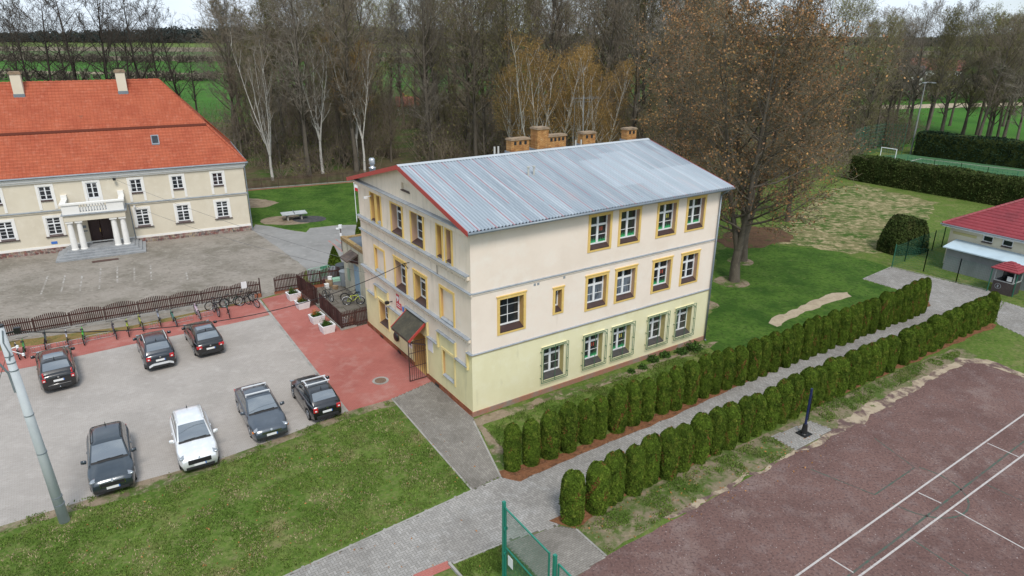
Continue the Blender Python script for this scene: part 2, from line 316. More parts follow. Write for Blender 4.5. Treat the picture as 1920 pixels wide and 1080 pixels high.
# herringbone footpath blocks
def inside(x, y, poly):
    c = False; j = len(poly)-1
    for i in range(len(poly)):
        if (poly[i][1] > y) != (poly[j][1] > y) and x < (poly[j][0]-poly[i][0])*(y-poly[i][1])/(poly[j][1]-poly[i][1])+poly[i][0]: c = not c
        j = i
    return c
m_block = mat('grey paving blocks', (.315,.3,.28), .9, [((.255,.24,.222),.3,.42,.62), ((.35,.34,.325),1.2,.52,.75), ((.2,.195,.18),14,.55,.8)], island=.13)
m_block2 = mat('brown grey paving blocks', (.245,.225,.2), .9, [((.18,.165,.145),.35,.42,.62), ((.29,.27,.24),1.5,.52,.75)], island=.12)
m_joint = mat('sandy joint', (.12,.11,.09), .95)
def blocks(name, pts, m, z, herring=True, bw=.2, bh=.1, rot=TH, jm=m_joint):
    poly = [(p[0],p[1]) for p in pts]; base = sheet(name, pts, z, jm); g = .006
    cs, sn = math.cos(rot), math.sin(rot); ox, oy = poly[0]
    loc = [((x-ox)*cs+(y-oy)*sn, -(x-ox)*sn+(y-oy)*cs) for x,y in poly]
    x0, x1 = min(p[0] for p in loc), max(p[0] for p in loc); y0, y1 = min(p[1] for p in loc), max(p[1] for p in loc)
    V = []
    def rect(a, b, w, h):
        if inside(a+w/2, b+h/2, loc):
            for x, y in ((a+g,b+g),(a+w-g,b+g),(a+w-g,b+h-g),(a+g,b+h-g)): V.append((ox+x*cs-y*sn, oy+x*sn+y*cs, z+.004))
    if herring:
        u = bh
        for j in range(int(y0/u)-3, int(y1/u)+3):
            for i in range(int(x0/u)-3, int(x1/u)+3):
                q = (i-j) % 4
                if q == 0: rect(i*u, j*u, 2*u, u)
                elif q == 2: rect(i*u, j*u-u+u, u, 2*u) if False else rect(i*u+u*0, j*u, u, 2*u) if ((i-j)%4==3) else None
                if (i-j) % 4 == 3: rect(i*u, j*u, u, 2*u)
    else:
        for j in range(int(y0/bh)-1, int(y1/bh)+1):
            for i in range(int(x0/bw)-1, int(x1/bw)+1): rect(i*bw+(bw/2 if j % 2 else 0), j*bh, bw, bh)
    o = fast_mesh(name, V, np.arange(len(V)).reshape(-1,4), m); tag(o, kind='structure')
A1 = [(480,1105),(885,919),(940,894),(975,900),(1060,862),(1250,784),(1500,670),(1640,612),(1745,574),(1700,548),(1618,523),(1672,501),(1790,530),(1855,545),(1880,566),(1866,600),(1760,640),(1690,665),(1520,730),(1300,830),(1110,905),(1050,940),(1050,985),(945,1017),(850,1056),(790,1090),(760,1105)]
blocks('footpath', pxs(*A1), m_block, .006, bw=.24, bh=.12)
blocks('footpath', pxs((735,748),(812,714.5),(850,738),(888,786),(938,893),(885,918.5)), m_block2, .008, False, rot=TH+PI/2)
blocks('footpath', pxs((945,1018),(1052,986),(1080,992),(1137,1043),(1075,1085),(1010,1085)), m_block2, .005, False, rot=TH)
blocks('footpath', pxs((1870,590),(1884,566),(1960,590),(1960,650),(1870,607)), m_block, .007, False)
for a, b in (((735,748),(885,919)),((888,790),(938,893)),((885,919.5),(480,1105)),((945,1018),(850,1057)),((1080,992),(1137,1043)),((1866,602),(1960,650)),((1672,500),(1855,544)),((1618,523),(1672,500))):
    stripe('kerb_line', P(*a), P(*b), .09, .018, m_conc)
k = MB(); a, b = P(842,1058), P(870,1090); k.bar(Vector((a.x,a.y,.05)), Vector((b.x,b.y,.05)), .1, .12); tag(k.build('kerb', m_conc), kind='structure')
stripe('red_paver_band', P(778,1085), P(843,1058), .42, .013, m_red)
# strips below the hedges and along the school wall
sheet('needle_litter', pxs((930,884),(1060,848),(1250,768),(1500,655),(1640,598),(1742,566),(1746,574),(1640,613),(1500,671),(1250,786),(1060,864),(975,903),(945,895)), .011, m_mulch, .12, .4)
sheet('needle_litter', pxs((1035,975),(1110,935),(1300,850),(1520,745),(1690,672),(1860,605),(1872,610),(1690,690),(1520,765),(1400,820),(1300,870),(1160,935),(1080,992)), .011, m_mulch, .25, .4)
sheet('worn_verge', pxs((1075,990),(1150,945),(1300,872),(1470,800),(1530,765),(1700,688),(1800,650),(1835,668),(1760,700),(1560,806),(1493,846),(1250,970),(1137,1042)), .003, m_worn, .15, .5)
sheet('sand_edge', pxs((1240,972),(1250,966),(1400,893),(1493,845),(1560,806),(1640,752),(1755,698),(1800,670),(1850,674),(1925,703),(1925,709),(1845,684),(1800,684),(1690,746),(1610,798),(1545,826),(1500,847),(1400,901),(1255,976)), .010, m_sandmix, .35, .2)
sheet('bare_soil', pxs((890,787),(925,815),(950,850),(940,890)), .0035, m_dirtmix, .1, .3)
sheet('bare_soil', pxs((888,787),(935,771),(1060,731),(1200,688),(1315,645),(1345,640),(1335,652),(1210,697),(1100,734),(1010,760),(940,786),(905,800)), .0055, m_dirtmix, .3, .25)
# court
sheet('sports_court', pxs((1820,674),(1960,722),(2300,860),(2300,1500),(1600,1500),(1000,1180),(1075,1085),(1137,1043),(1300,955),(1495,846),(1620,785),(1740,705)), .007, m_court, .06, .5)
blocks('post_pad', pxs((1447,818),(1520,790),(1561,806),(1494,845)), m_block, .013, False)
for a, b, w in (((1395,1150),(1950,756),.085),((1520,1148),(1960,823),.085),((1851,831),(1910,857),.07),((1722,924),(1765,944),.07),((1790,957),(1940,1040),.07),((1555,1046),(1600,1074),.07)):
    stripe('court_line', P(*a), P(*b), w, .012, m_white)
for a, b, w in (((1500,1150),(1960,797),.09),((1640,928),(1715,877),.07),((1715,877),(1640,822),.06),((1640,928),(1520,880),.06),((1848,908),(1940,950),.07),((1703,1007),(1830,1090),.07)):
    stripe('court_line', P(*a), P(*b), w, .0105, m_gline)
c = P(1722,918); rr = 2.0; pts = [Vector((c.x+rr*math.cos(t), c.y+rr*math.sin(t), 0)) for t in np.linspace(R(-150), R(60), 24)]
k = MB()
for a, b in zip(pts[:-1], pts[1:]):
    d = (a-c).normalized()*.04; e = (b-c).normalized()*.04; k.quad((a-d)[:2]+(.0105,), (a+d)[:2]+(.0105,), (b+e)[:2]+(.0105,), (b-e)[:2]+(.0105,))
tag(k.build('court_line', m_gline), kind='structure')
# football pitch beyond the hedge
sheet('football_pitch', pxs((1600,296),(1700,289),(1960,320),(2100,420),(1960,375),(1780,345),(1640,318)), .035, m_turf)
for a, b in (((1700,304),(1728,298)),((1728,298),(1960,326)),((1713,303),(1840,322))): stripe('pitch_line', P(*a), P(*b), .22, .06, m_white)
# ================================================================ shared building materials
m_cream = mat('cream pink render', (.82,.71,.61), .9, [((.765,.655,.555),.35,.42,.66), ((.82,.74,.65),1.1,.5,.75), ((.6,.5,.4),1.6,.64,.92,(1,1,.18),8)], bump=(60,.2,.01))
m_yel = mat('yellow green render', (.76,.71,.47), .9, [((.71,.655,.42),.4,.42,.66), ((.78,.74,.53),1.2,.5,.75), ((.5,.46,.3),1.8,.64,.9,(1,1,.2),8)], bump=(60,.2,.01))
m_gab = mat('weathered cream render', (.78,.66,.54), .9, [((.7,.59,.47),.5,.42,.66), ((.54,.46,.37),2.2,.52,.8,(1,1,.16),8), ((.33,.29,.24),1.3,.62,.86,(1,1,.2),9), ((.76,.68,.58),1.4,.55,.8)], bump=(50,.25,.01))
m_gaby = mat('weathered yellow render', (.72,.65,.38), .9, [((.65,.58,.33),.5,.42,.66), ((.48,.44,.27),2.2,.55,.82,(1,1,.18),8), ((.36,.33,.22),1.2,.66,.88,(1,1,.25),9)], bump=(50,.25,.01))
m_gtrim = mat('pale yellow trim', (.74,.61,.3), .85, [((.66,.53,.24),1.5,.45,.7)])
m_trim = mat('ochre trim paint', (.72,.5,.17), .8, [((.66,.45,.14),1.5,.45,.7), ((.76,.58,.26),4,.55,.8)])
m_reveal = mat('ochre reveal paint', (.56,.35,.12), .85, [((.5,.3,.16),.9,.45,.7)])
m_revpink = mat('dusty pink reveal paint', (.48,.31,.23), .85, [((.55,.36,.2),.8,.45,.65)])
m_ledge = mat('zinc ledge', (.33,.36,.39), .6, [((.25,.27,.29),2,.45,.7), ((.42,.43,.43),6,.55,.8)], metal=.2)
m_pvc = mat('white plastic', (.78,.79,.8), .35)
m_glass = mat('dark window glass', (.018,.022,.026), .04, [((.035,.04,.045),.8,.45,.6)], spec=.6)
m_sill = mat('brown sill sheet', (.05,.028,.026), .5, [((.075,.045,.04),2,.5,.7)])
m_brick = mat('brick plinth', (.36,.13,.07), .9, [((.27,.1,.06),2,.45,.65), ((.36,.28,.22),1.1,.55,.75,(1,1,1),8)]); 
m_plinth = mat('worn plinth render', (.34,.17,.12), .9, [((.27,.22,.19),.7,.44,.62,(1,1,1),8), ((.4,.17,.1),2.5,.5,.75), ((.15,.13,.12),1.8,.62,.8)], bump=(25,.6,.02))
m_rfred = mat('red barge board', (.42,.05,.04), .5, [((.33,.045,.04),2,.5,.75)])
m_gutter = mat('grey gutter', (.2,.23,.26), .45, [((.28,.3,.32),3,.5,.75)], metal=.3)
m_green_iron = mat('green iron', (.06,.16,.085), .5)
m_deco = mat('green paper cutout', (.05,.33,.13), .8, [((.03,.2,.08),6,.5,.6)])
m_dark = mat('black paint', (.012,.012,.013), .4)
m_iron = mat('dark brown iron', (.055,.03,.026), .5)
# ---------------------------------------------------------------- wall grid with openings
def wall_grid(mb, f, a0, a1, z0, z1, holes, depth, pick, extra_a=(), extra_z=(), rev=1):
    A = sorted({a0,a1,*extra_a,*[h[0] for h in holes],*[h[1] for h in holes]}); Z = sorted({z0,z1,*extra_z,*[h[2] for h in holes],*[h[3] for h in holes]})
    A = [a for a in A if a0 <= a <= a1]; Z = [z for z in Z if z0 <= z <= z1]
    for i in range(len(A)-1):
        for j in range(len(Z)-1):
            ca, cz = (A[i]+A[i+1])/2, (Z[j]+Z[j+1])/2
            if any(h[0] < ca < h[1] and h[2] < cz < h[3] for h in holes): continue
            mb.quad(f(A[i],Z[j],0), f(A[i+1],Z[j],0), f(A[i+1],Z[j+1],0), f(A[i],Z[j+1],0), pick(ca,cz))
    for h in holes:
        d = h[4] if len(h) > 4 else depth; m = h[5] if len(h) > 5 else rev
        b0, b1, y0, y1 = h[:4]
        for p, q in (((b0,y0),(b0,y1)),((b0,y1),(b1,y1)),((b1,y1),(b1,y0)),((b1,y0),(b0,y0))):
            mb.quad(f(*p,0), f(*q,0), f(*q,d), f(*p,d), m)
        if len(h) > 6: mb.quad(f(b0,y0,d), f(b1,y0,d), f(b1,y1,d), f(b0,y1,d), h[6])
def fbox(mb, f, a0, a1, z0, z1, d0, d1, m=0):
    vs = [f(a,z,d) for d in (d0,d1) for z in (z0,z1) for a in (a0,a1)]
    mb.add(vs, [(0,2,3,1),(4,5,7,6),(0,1,5,4),(2,6,7,3),(0,4,6,2),(1,3,7,5)], m)
def window(parent, f, a0, a1, z0, z1, d, style='cross', sillm=None, deco=False, surround=.155, trim=None, curtain=None, fw=.075, sill_rise=.2, sill_out=.05, label=None):
    trim = trim or m_trim
    zb = z0+(sill_rise if sillm is not None else 0); b = MB()
    fbox(b,f,a0,a0+fw,zb,z1,d-.07,d); fbox(b,f,a1-fw,a1,zb,z1,d-.07,d); fbox(b,f,a0+fw,a1-fw,z1-fw,z1,d-.07,d); fbox(b,f,a0+fw,a1-fw,zb,zb+fw,d-.07,d)
    am = (a0+a1)/2; h = z1-zb
    if style == 'cross':
        zt = z1-h*.34; fbox(b,f,am-.07,am+.07,zb+fw,z1-fw,d-.075,d-.002); 
        for l, r in ((a0+fw,am-.07),(am+.07,a1-fw)):
            fbox(b,f,l,r,zt-.06,zt+.06,d-.065,d-.004); zm = zb+(zt-zb)*.47
            fbox(b,f,l,r,zm-.018,zm+.018,d-.03,d-.006)
    elif style == 'grid23':
        fbox(b,f,am-.02,am+.02,zb+fw,z1-fw,d-.04,d-.002)
        for k in (1,2):
            zz = zb+h*k/3
            for l, r in ((a0+fw,am-.02),(am+.02,a1-fw)): fbox(b,f,l,r,zz-.018,zz+.018,d-.035,d-.004)
    elif style == 'six':
        fbox(b,f,am-.05,am+.05,zb+fw,z1-fw,d-.075,d-.002)
        for k in (1,2):
            zz = zb+h*k/3
            for l, r in ((a0+fw,am-.05),(am+.05,a1-fw)): fbox(b,f,l,r,zz-.018,zz+.018,d-.05,d-.004)
    elif style == 'ten':
        fbox(b,f,am-.05,am+.05,zb+fw,z1-fw,d-.075,d-.002); zt = z1-h*.36
        for l, r in ((a0+fw,am-.05),(am+.05,a1-fw)):
            fbox(b,f,l,r,zt-.055,zt+.055,d-.065,d-.004); zm = (zt+z1-fw)/2+.02; fbox(b,f,l,r,zm-.015,zm+.015,d-.05,d-.006)
            for k in (1,2):
                zz = zb+fw+(zt-zb-fw)*k/3; fbox(b,f,l,r,zz-.015,zz+.015,d-.05,d-.006)
    w = b.build('window', m_pvc, parent)
    if label: w['label'] = label
    g = MB(); g.quad(f(a0+.02,zb+.02,d-.02),f(a1-.02,zb+.02,d-.02),f(a1-.02,z1-.02,d-.02),f(a0+.02,z1-.02,d-.02)); g.build('pane', m_glass, w)
    if curtain:
        k = MB(); k.quad(f(a0+fw,zb+fw,d-.0215),f(a1-fw,zb+fw,d-.0215),f(a1-fw,zb+h*curtain[0],d-.0215),f(a0+fw,zb+h*curtain[0],d-.0215)); k.build('curtain', curtain[1], w)
    if sillm is not None:
        s = MB(); vs = [f(a,z,dd) for a in (a0+.004,a1-.004) for z,dd in ((z0-.03,-sill_out),(z0+.012,-sill_out),(zb-.004,d-.08),(z0-.03,d-.08))]
        s.add(vs, [(0,1,2,3),(7,6,5,4),(0,4,5,1),(1,5,6,2),(2,6,7,3),(3,7,4,0)]); s.build('sill', sillm, w)
    if surround:
        t = MB(); e = surround
        fbox(t,f,a0-e,a0,z0-.02,z1+e,-.045,.0); fbox(t,f,a1,a1+e,z0-.02,z1+e,-.045,.0); fbox(t,f,a0,a1,z1,z1+e,-.043,.0)
        fbox(t,f,a0-e-.05,a0,z1+e,z1+e+.06,-.075,0); fbox(t,f,a1,a1+e+.05,z1+e,z1+e+.06,-.075,0); fbox(t,f,a0,a1,z1+e,z1+e+.06,-.073,0)
        fbox(t,f,a0-e,a0,z0-.16,z0-.02,-.04,0); fbox(t,f,a1,a1+e,z0-.16,z0-.02,-.04,0); fbox(t,f,a0,a1,z0-.16,z0-.035,-.035,0)
        t.build('surround', trim, w)
    if deco:
        k = MB(); rr = random.Random(int(a0*100)+int(z0*10))
        for l, r in ((a0+fw,am-.07),(am+.07,a1-fw)):
            n = 9
            for i in range(n):
                x = l+(r-l)*i/n; hh = .16+.2*rr.random()
                k.add([f(x,zb+fw,d-.024), f(x+(r-l)/n,zb+fw,d-.024), f(x+(r-l)/n*(.2+.6*rr.random()),zb+fw+hh,d-.024)], [(0,1,2)])
            k.quad(f(l,zb+fw,d-.0245),f(r,zb+fw,d-.0245),f(r,zb+fw+.12,d-.0245),f(l,zb+fw+.12,d-.0245))
        k.build('decoration', m_deco, w)
        if rr.random() < .8:
            k = MB(); x = am+.2*(1 if rr.random() < .5 else 1); zz = zb+h*.5
            for q in range(2): fbox(k,f,x+q*.14,x+q*.14+.05,zz-.12,zz+.12,d-.026,d-.022); 
            k.build('decoration', m_yelpaper if rr.random() < .5 else m_redpaper, w)
    return w
m_yelpaper = mat('yellow paper', (.6,.55,.1), .8); m_redpaper = mat('red paper', (.5,.1,.06), .8)
m_curt = mat('pale blind behind glass', (.16,.19,.23), .15, [((.05,.06,.075),3,.45,.6,(3,3,.4))]); m_curt2 = mat('dim interior', (.07,.075,.07), .1, [((.02,.02,.022),2.5,.45,.6)])
# ================================================================ the school
S0 = Vector((-2.128,32.639,0)); SL, SW, EZ, RZ = 18.65, 15.05, 10.72, 12.8
school = thing('school_building', 'three storey cream and yellow school with blue grey corrugated metal roof and brick chimneys', 'building', S0, TH)
fL = lambda a,z,d: (a, d, z); fG = lambda a,z,d: (d, a, z); fB = lambda a,z,d: (a, SW-d, z); fE = lambda a,z,d: (SL-d, a, z)
D = .48
top = [(7.86,9.3),(10.13,11.58),(13.2,14.66),(15.74,17.2)]; mid = [(7.83,9.27),(10.11,11.56),(13.17,14.6),(15.7,17.1)]
gnd = [(4.74,6.22),(7.8,9.22),(10.05,11.52),(13.08,14.58),(15.6,17.05)]
DT, DM, DG = .3, .32, .42
holes = [(a,b,8.37,10.27,DT,3) for a,b in top]+[(a,b,4.74,6.62,DM,3 if i in (1,2,3) else 2) for i,(a,b) in enumerate(mid)]+[(a,b,.95,2.9,DG,4) for a,b in gnd]
holes += [(1.76,3.31,4.7,6.6,.45,2),(5.48,5.94,5.07,6.37,.4,2)]
b = MB(); wall_grid(b, fL, 0, SL, .3, EZ-.08, holes, D, lambda a,z: 0 if z > 3.8 else 1, extra_z=(3.8,))
b.build('facade_wall', [m_cream, m_yel, m_reveal, m_revpink, mat('yellow reveal paint',(.55,.46,.2),.85,[((.48,.4,.18),2,.5,.7)])], school)
gh = [(12.2,12.85,8.4,10.24,.45,4,0),(11.3,11.85,8.45,10.22,.45,2,3),(8.1,9.6,8.38,10.2,.42,5),(5.3,6.78,8.4,10.25,.42,5),(3.02,3.55,8.42,10.22,.5,2,2),(1.97,2.5,8.42,10.22,.5,5,5),
      (11.25,12.72,4.95,6.55,.12,2,0),(7.95,9.5,4.72,6.6,.44,5),(5.2,6.7,4.74,6.52,.42,2),(1.92,3.4,4.76,6.64,.14,2,0),
      (11.15,12.6,1.12,2.8,.45,4),(2.04,3.38,1.13,2.78,.12,4,1),(5.6,7.3,.02,2.7,1.3,4,6),(6.85,7.95,11.33,11.75,.12,0,0)]
steps = [(SW,14.35,2.9),(14.35,13.1,3.8),(13.1,13.1,2.9)]
def gable_pick(a, z):
    if z > 3.82: return 0
    if a < .45 or 1.8 < a < 3.85 or 5.2 < a < 8.2 or 10.95 < a < 13.12: return 1
    return 1 if z < 2.92 else 0
b = MB(); wall_grid(b, fG, 0, SW, .3, EZ-.08, [h for h in gh if h[3] < 11], .5, gable_pick, extra_a=(.45,1.8,3.85,5.2,8.2,10.95,13.12), extra_z=(2.92,3.82))
def roofz(t): return RZ-(abs(t-7.5))*(RZ-EZ)/7.95-.06
b.add([fG(0,EZ-.08,0),fG(6.85,EZ-.08,0),fG(6.85,roofz(6.85),0),fG(0,roofz(0),0)],[(0,1,2,3)]); b.add([fG(7.95,EZ-.08,0),fG(SW,EZ-.08,0),fG(SW,roofz(SW),0),fG(7.95,roofz(7.95),0)],[(0,1,2,3)])
b.add([fG(6.85,EZ-.08,0),fG(7.95,EZ-.08,0),fG(7.95,11.33,0),fG(6.85,11.33,0)],[(0,1,2,3)]); b.add([fG(6.85,11.75,0),fG(7.95,11.75,0),fG(7.95,roofz(7.95),0),fG(7.5,roofz(7.5),0),fG(6.85,roofz(6.85),0)],[(0,1,2,3,4)])
fbox(b,fG,6.85,7.95,11.33,11.75,.12,.16); fbox(b,fG,6.80,6.85,11.3,11.8,.002,.16); fbox(b,fG,7.95,8.0,11.3,11.8,.002,.16); fbox(b,fG,6.8,8.0,11.75,11.8,.002,.16); fbox(b,fG,6.8,8.0,11.27,11.33,-.05,.16,3)
b.build('gable_wall', [m_gab, m_gaby, m_reveal, m_sill, m_reveal, m_revpink, m_dark], school)
b = MB(); wall_grid(b, fB, 0, SL, 0, EZ-.08, [], .1, lambda a,z: 0); wall_grid(b, fE, 0, SW, 0, EZ-.08, [], .1, lambda a,z: 0)
b.add([fE(0,EZ-.08,0),fE(SW,EZ-.08,0),fE(SW,roofz(SW),0),fE(7.5,roofz(7.5),0),fE(0,roofz(0),0)],[(0,1,2,3,4)]); b.build('rear_wall', m_cream, school)
# plinth
b = MB(); fbox(b,fL,-.06,SL+.06,-.3,.3,-.06,0); b.build('plinth', m_plinth, school)
b = MB(); fbox(b,fG,0,5.6,-.3,.3,-.06,0); fbox(b,fG,7.3,SW,-.3,.3,-.06,0); b.build('plinth', each=True, mats=over_brick(m_brick,(.55,.5,.45),.22,.075,.01,plane='yz',dark=.7), parent=school)
b = MB()
for t in (3.9,9.3,12.2): fbox(b,fG,t,t+.5,.0,.2,-.075,-.062)
b.build('cellar_vent', m_dark, school, each=True)
# windows on the long side
for i,(a,c) in enumerate(top): window(school, fL, a, c, 8.37, 10.27, DT, 'cross', m_sill, deco=True)
for i,(a,c) in enumerate(mid): window(school, fL, a, c, 4.74, 6.62, DM, 'cross', m_sill, deco=(i==2), curtain=((.62,m_curt) if i in (0,1) else None))
m_gsill = mat('dark grey sill sheet', (.05,.047,.045), .6, [((.08,.07,.06),3,.5,.7)])
for i,(a,c) in enumerate(gnd):
    w = window(school, fL, a, c, .95, 2.9, DG, 'cross', m_gsill, deco=(i in (1,2)), surround=.1, trim=m_yel, curtain=((.95,m_curt2) if i in (0,3,4) else None))
    b = MB()
    x0, x1, z0, z1 = a-.2, c+.25, .78, 3.08
    for p, q in (((x0,z0),(x1,z0)),((x1,z0),(x1,z1)),((x1,z1),(x0,z1)),((x0,z1),(x0,z0)),((x0+.12,z0+.12),(x1-.12,z0+.12)),((x0+.12,z1-.12),(x1-.12,z1-.12)),(((x0+x1)/2,z0),((x0+x1)/2,z1)),((x0+.12,z0+.12),(x0+.12,z1-.12)),((x1-.12,z0+.12),(x1-.12,z1-.12))):
        b.bar(fL(*p,-.16), fL(*q,-.16), .025, .025)
    for x in (x0,x1):
        for z in (z0+.3,(z0+z1)/2,z1-.3): b.bar(fL(x,z,-.16), fL(x,z,0), .03, .03)
    b.build('window_grille', m_green_iron, school)
window(school, fL, 1.76, 3.31, 4.7, 6.6, .45, 'grid23', m_sill); window(school, fL, 5.48, 5.94, 5.07, 6.37, .4, 'none', m_sill, surround=.15)
# windows on the gable
for a, c, z0, z1 in ((8.1,9.6,8.38,10.2),(5.3,6.78,8.4,10.25),(7.95,9.5,4.72,6.6),(5.2,6.7,4.74,6.52)): window(school, fG, a, c, z0, z1, .42 if c != 9.5 else .44, 'cross', m_sill, surround=.17)
window(school, fG, 11.15, 12.6, 1.12, 2.8, .45, 'cross', m_sill, surround=.13, trim=m_gtrim)
for a, c, z0, z1, s in ((12.2,12.85,8.4,10.24,1),(11.3,11.85,8.45,10.22,0),(3.02,3.55,8.42,10.22,1),(1.97,2.5,8.42,10.22,1),(11.25,12.72,4.95,6.55,2),(1.92,3.4,4.76,6.64,2),(2.04,3.38,1.13,2.78,2)):
    t = MB(); e = .15
    fbox(t,fG,a-e,a,z0-.14,z1+e,-.04,0); fbox(t,fG,c,c+e,z0-.14,z1+e,-.04,0); fbox(t,fG,a,c,z1,z1+e,-.038,0)
    w = t.build('blind_window', m_gtrim if z0 < 2 else m_trim, school)
    k = MB(); k.add([fG(x,z,d) for x in (a+.003,c-.003) for z,d in ((z0,-.06),(z0+.03,-.06),(z0+.1,.1),(z0,.1))], [(0,1,2,3),(7,6,5,4),(0,4,5,1),(1,5,6,2),(2,6,7,3),(3,7,4,0)])
    k.build('sill', m_sill if s == 1 else m_ledge, w)
# string courses and ledges
def ledge(f, a0, a1, z, out, h, m1, m2=None, drop=.14):
    b = MB(); b.add([f(a,zz,d) for a in (a0,a1) for zz,d in ((z,0),(z-.03,-out),(z-.07,-out),(z-.07,0))], [(0,1,2,3),(7,6,5,4),(0,4,5,1),(1,5,6,2),(2,6,7,3),(3,7,4,0)]); c = b.build('cornice', m1, school)
    if m2:
        b = MB(); fbox(b,f,a0,a1,z-.07-drop,z-.072,-out*.55,0); b.build('moulding', m2, c)
ledge(fL,-.08,SL+.08,7.33,.08,.1,m_ledge,m_cream,.08); ledge(fL,-.07,SL+.08,3.83,.08,.1,m_ledge,m_trim,.05)
ledge(fG,-.13,SW+.1,7.36,.14,.1,m_ledge,m_gab,.1); ledge(fG,.12,SW+.1,8.3,.24,.1,m_ledge,m_gab,.2); ledge(fG,.12,SW+.1,4.72,.22,.1,m_ledge,m_gab,.18)
ledge(fG,-.05,SW+.15,EZ+.02,.3,.1,m_ledge,m_gab,.3)
for zz in (8.02,4.45):
    b = MB(); t = .3
    while t < SW-.1: fbox(b,fG,t,t+.1,zz-.12,zz,-.1,0); t += .22
    b.build('dentil_row', m_gab, school)
b = MB(); t = MB()
for a0, a1, z in ((.42,1.75,2.95),(1.78,3.88,3.85),(3.9,5.15,2.95),(5.18,8.22,3.85),(8.25,10.93,2.95),(10.95,13.14,3.85),(13.16,14.4,2.95),(-.05,.42,3.85)):
    b.add([fG(a,zz,d) for a in (a0,a1) for zz,d in ((z+.03,0),(z,-.16),(z-.05,-.16),(z-.05,0))], [(0,1,2,3),(7,6,5,4),(0,4,5,1),(1,5,6,2),(2,6,7,3),(3,7,4,0)])
for a in (.44,1.79,3.86,5.2,8.2,10.96,13.12): fbox(t,fG,a-.07,a+.07,2.75,3.84 if a < 14 else 3,-.1,0)
b.build('stepped_moulding', m_ledge, school, each=True); t.build('moulding', m_gtrim, school, each=True)
# roof: trapezoid sheets as real ribs
m_roof = mat('blue grey metal roofing', (.37,.42,.465), .45, [((.29,.335,.38),.45,.42,.62,(2.2,.2,.3),6), ((.5,.55,.59),.9,.5,.72,(2.6,.14,.3),6), ((.47,.39,.39),.8,.6,.82,(2.2,.3,.3),6)], metal=.25, spec=.5)
nt = m_roof.node_tree; NN = nt.nodes; LL = nt.links; ci = col_in(m_roof); cur = ci.links[0].from_socket
tc_ = NN.new('ShaderNodeTexCoord'); sx = NN.new('ShaderNodeSeparateXYZ'); LL.new(tc_.outputs['Object'], sx.inputs[0])
def mnode(op, a, bb=None, c=None):
    n = NN.new('ShaderNodeMath'); n.operation = op
    for i, v in enumerate((a,bb,c)):
        if v is None: continue
        if isinstance(v,(int,float)): n.inputs[i].default_value = v
        else: LL.new(v, n.inputs[i])
    return n.outputs[0]
# rusty red lap joints every 1.05 m, some worn away
ph = mnode('FRACT', mnode('DIVIDE', mnode('ADD', sx.outputs[0], 5.0), 1.05)); st_ = mnode('LESS_THAN', ph, .055)
nzz = NN.new('ShaderNodeTexNoise'); nzz.inputs['Scale'].default_value = .55; nzz.inputs['Detail'].default_value = 5; LL.new(tc_.outputs['Object'], nzz.inputs[0])
st_ = mnode('MULTIPLY', st_, mnode('MULTIPLY', mnode('GREATER_THAN', nzz.outputs[0], .40), .8))
mxx = NN.new('ShaderNodeMix'); mxx.data_type = 'RGBA'; mxx.inputs[7].default_value = (.42,.14,.15,1); LL.new(st_, mxx.inputs[0])
rbp = mnode('FRACT', mnode('DIVIDE', mnode('ADD', sx.outputs[0], 4.6), .21)); val_ = mnode('MULTIPLY', mnode('MAXIMUM', mnode('LESS_THAN', rbp, .36), mnode('GREATER_THAN', rbp, .86)), .55)   # trough shade painted into the colour so the ribs stand out
mx0 = NN.new('ShaderNodeMix'); mx0.data_type = 'RGBA'; mx0.inputs[7].default_value = (.2,.24,.28,1); LL.new(val_, mx0.inputs[0]); LL.new(cur, mx0.inputs[6]); LL.new(mx0.outputs[2], mxx.inputs[6])
# paler replacement sheets
def rect(x0,x1,y0,y1):
    a = mnode('MULTIPLY', mnode('GREATER_THAN', sx.outputs[0], x0), mnode('LESS_THAN', sx.outputs[0], x1)); c = mnode('MULTIPLY', mnode('GREATER_THAN', sx.outputs[1], y0), mnode('LESS_THAN', sx.outputs[1], y1)); return mnode('MULTIPLY', a, c)
pal = mnode('MULTIPLY', mnode('MAXIMUM', mnode('MAXIMUM', rect(11.1,13.2,1.6,5.4), rect(13.2,15.4,-.4,6.1)), rect(15.4,19.6,-.6,3.1)), .32)
mx2 = NN.new('ShaderNodeMix'); mx2.data_type = 'RGBA'; mx2.inputs[7].default_value = (.56,.62,.67,1); LL.new(pal, mx2.inputs[0]); LL.new(mxx.outputs[2], mx2.inputs[6]); LL.new(mx2.outputs[2], ci)
RS0, RS1, RT0, RT1 = -.4, 19.25, -.5, 15.9
def rz(t): return RZ-abs(t-7.5)*(RZ-EZ-.05)/8.0
def slope(t0, t1, name):
    V = []; Fq = []; x = RS0; pit = .21; prof = []
    while x < RS1:
        for dx, h in ((0,0),(.075,0),(.09,.06),(.165,.06),(.18,0)):
            if x+dx <= RS1: prof.append((x+dx,h))
        x += pit
    rows = [t0+(t1-t0)*k/6 for k in range(7)]
    for k, t in enumerate(rows):
        for (xx,h) in prof: V.append((xx, t, rz(t)+h))
    n = len(prof)
    for r in range(6):
        for i in range(n-1): Fq.append((r*n+i, r*n+i+1, (r+1)*n+i+1, (r+1)*n+i))
    return fast_mesh(name, V, Fq, m_roof, school)
rf = slope(RT0, 7.5, 'roof'); rb = slope(7.5, RT1, 'roof')
b = MB()
b.add([(x,7.5+dt,rz(7.5+dt)+h) for x in (RS0-.02,RS1+.02) for dt,h in ((-.22,.06),(0,.09),(.22,.06))], [(0,1,4,3),(1,2,5,4)]); b.build('ridge_cap', mat('pale ridge cap',(.5,.53,.55),.5,metal=.3), rf)
b = MB()
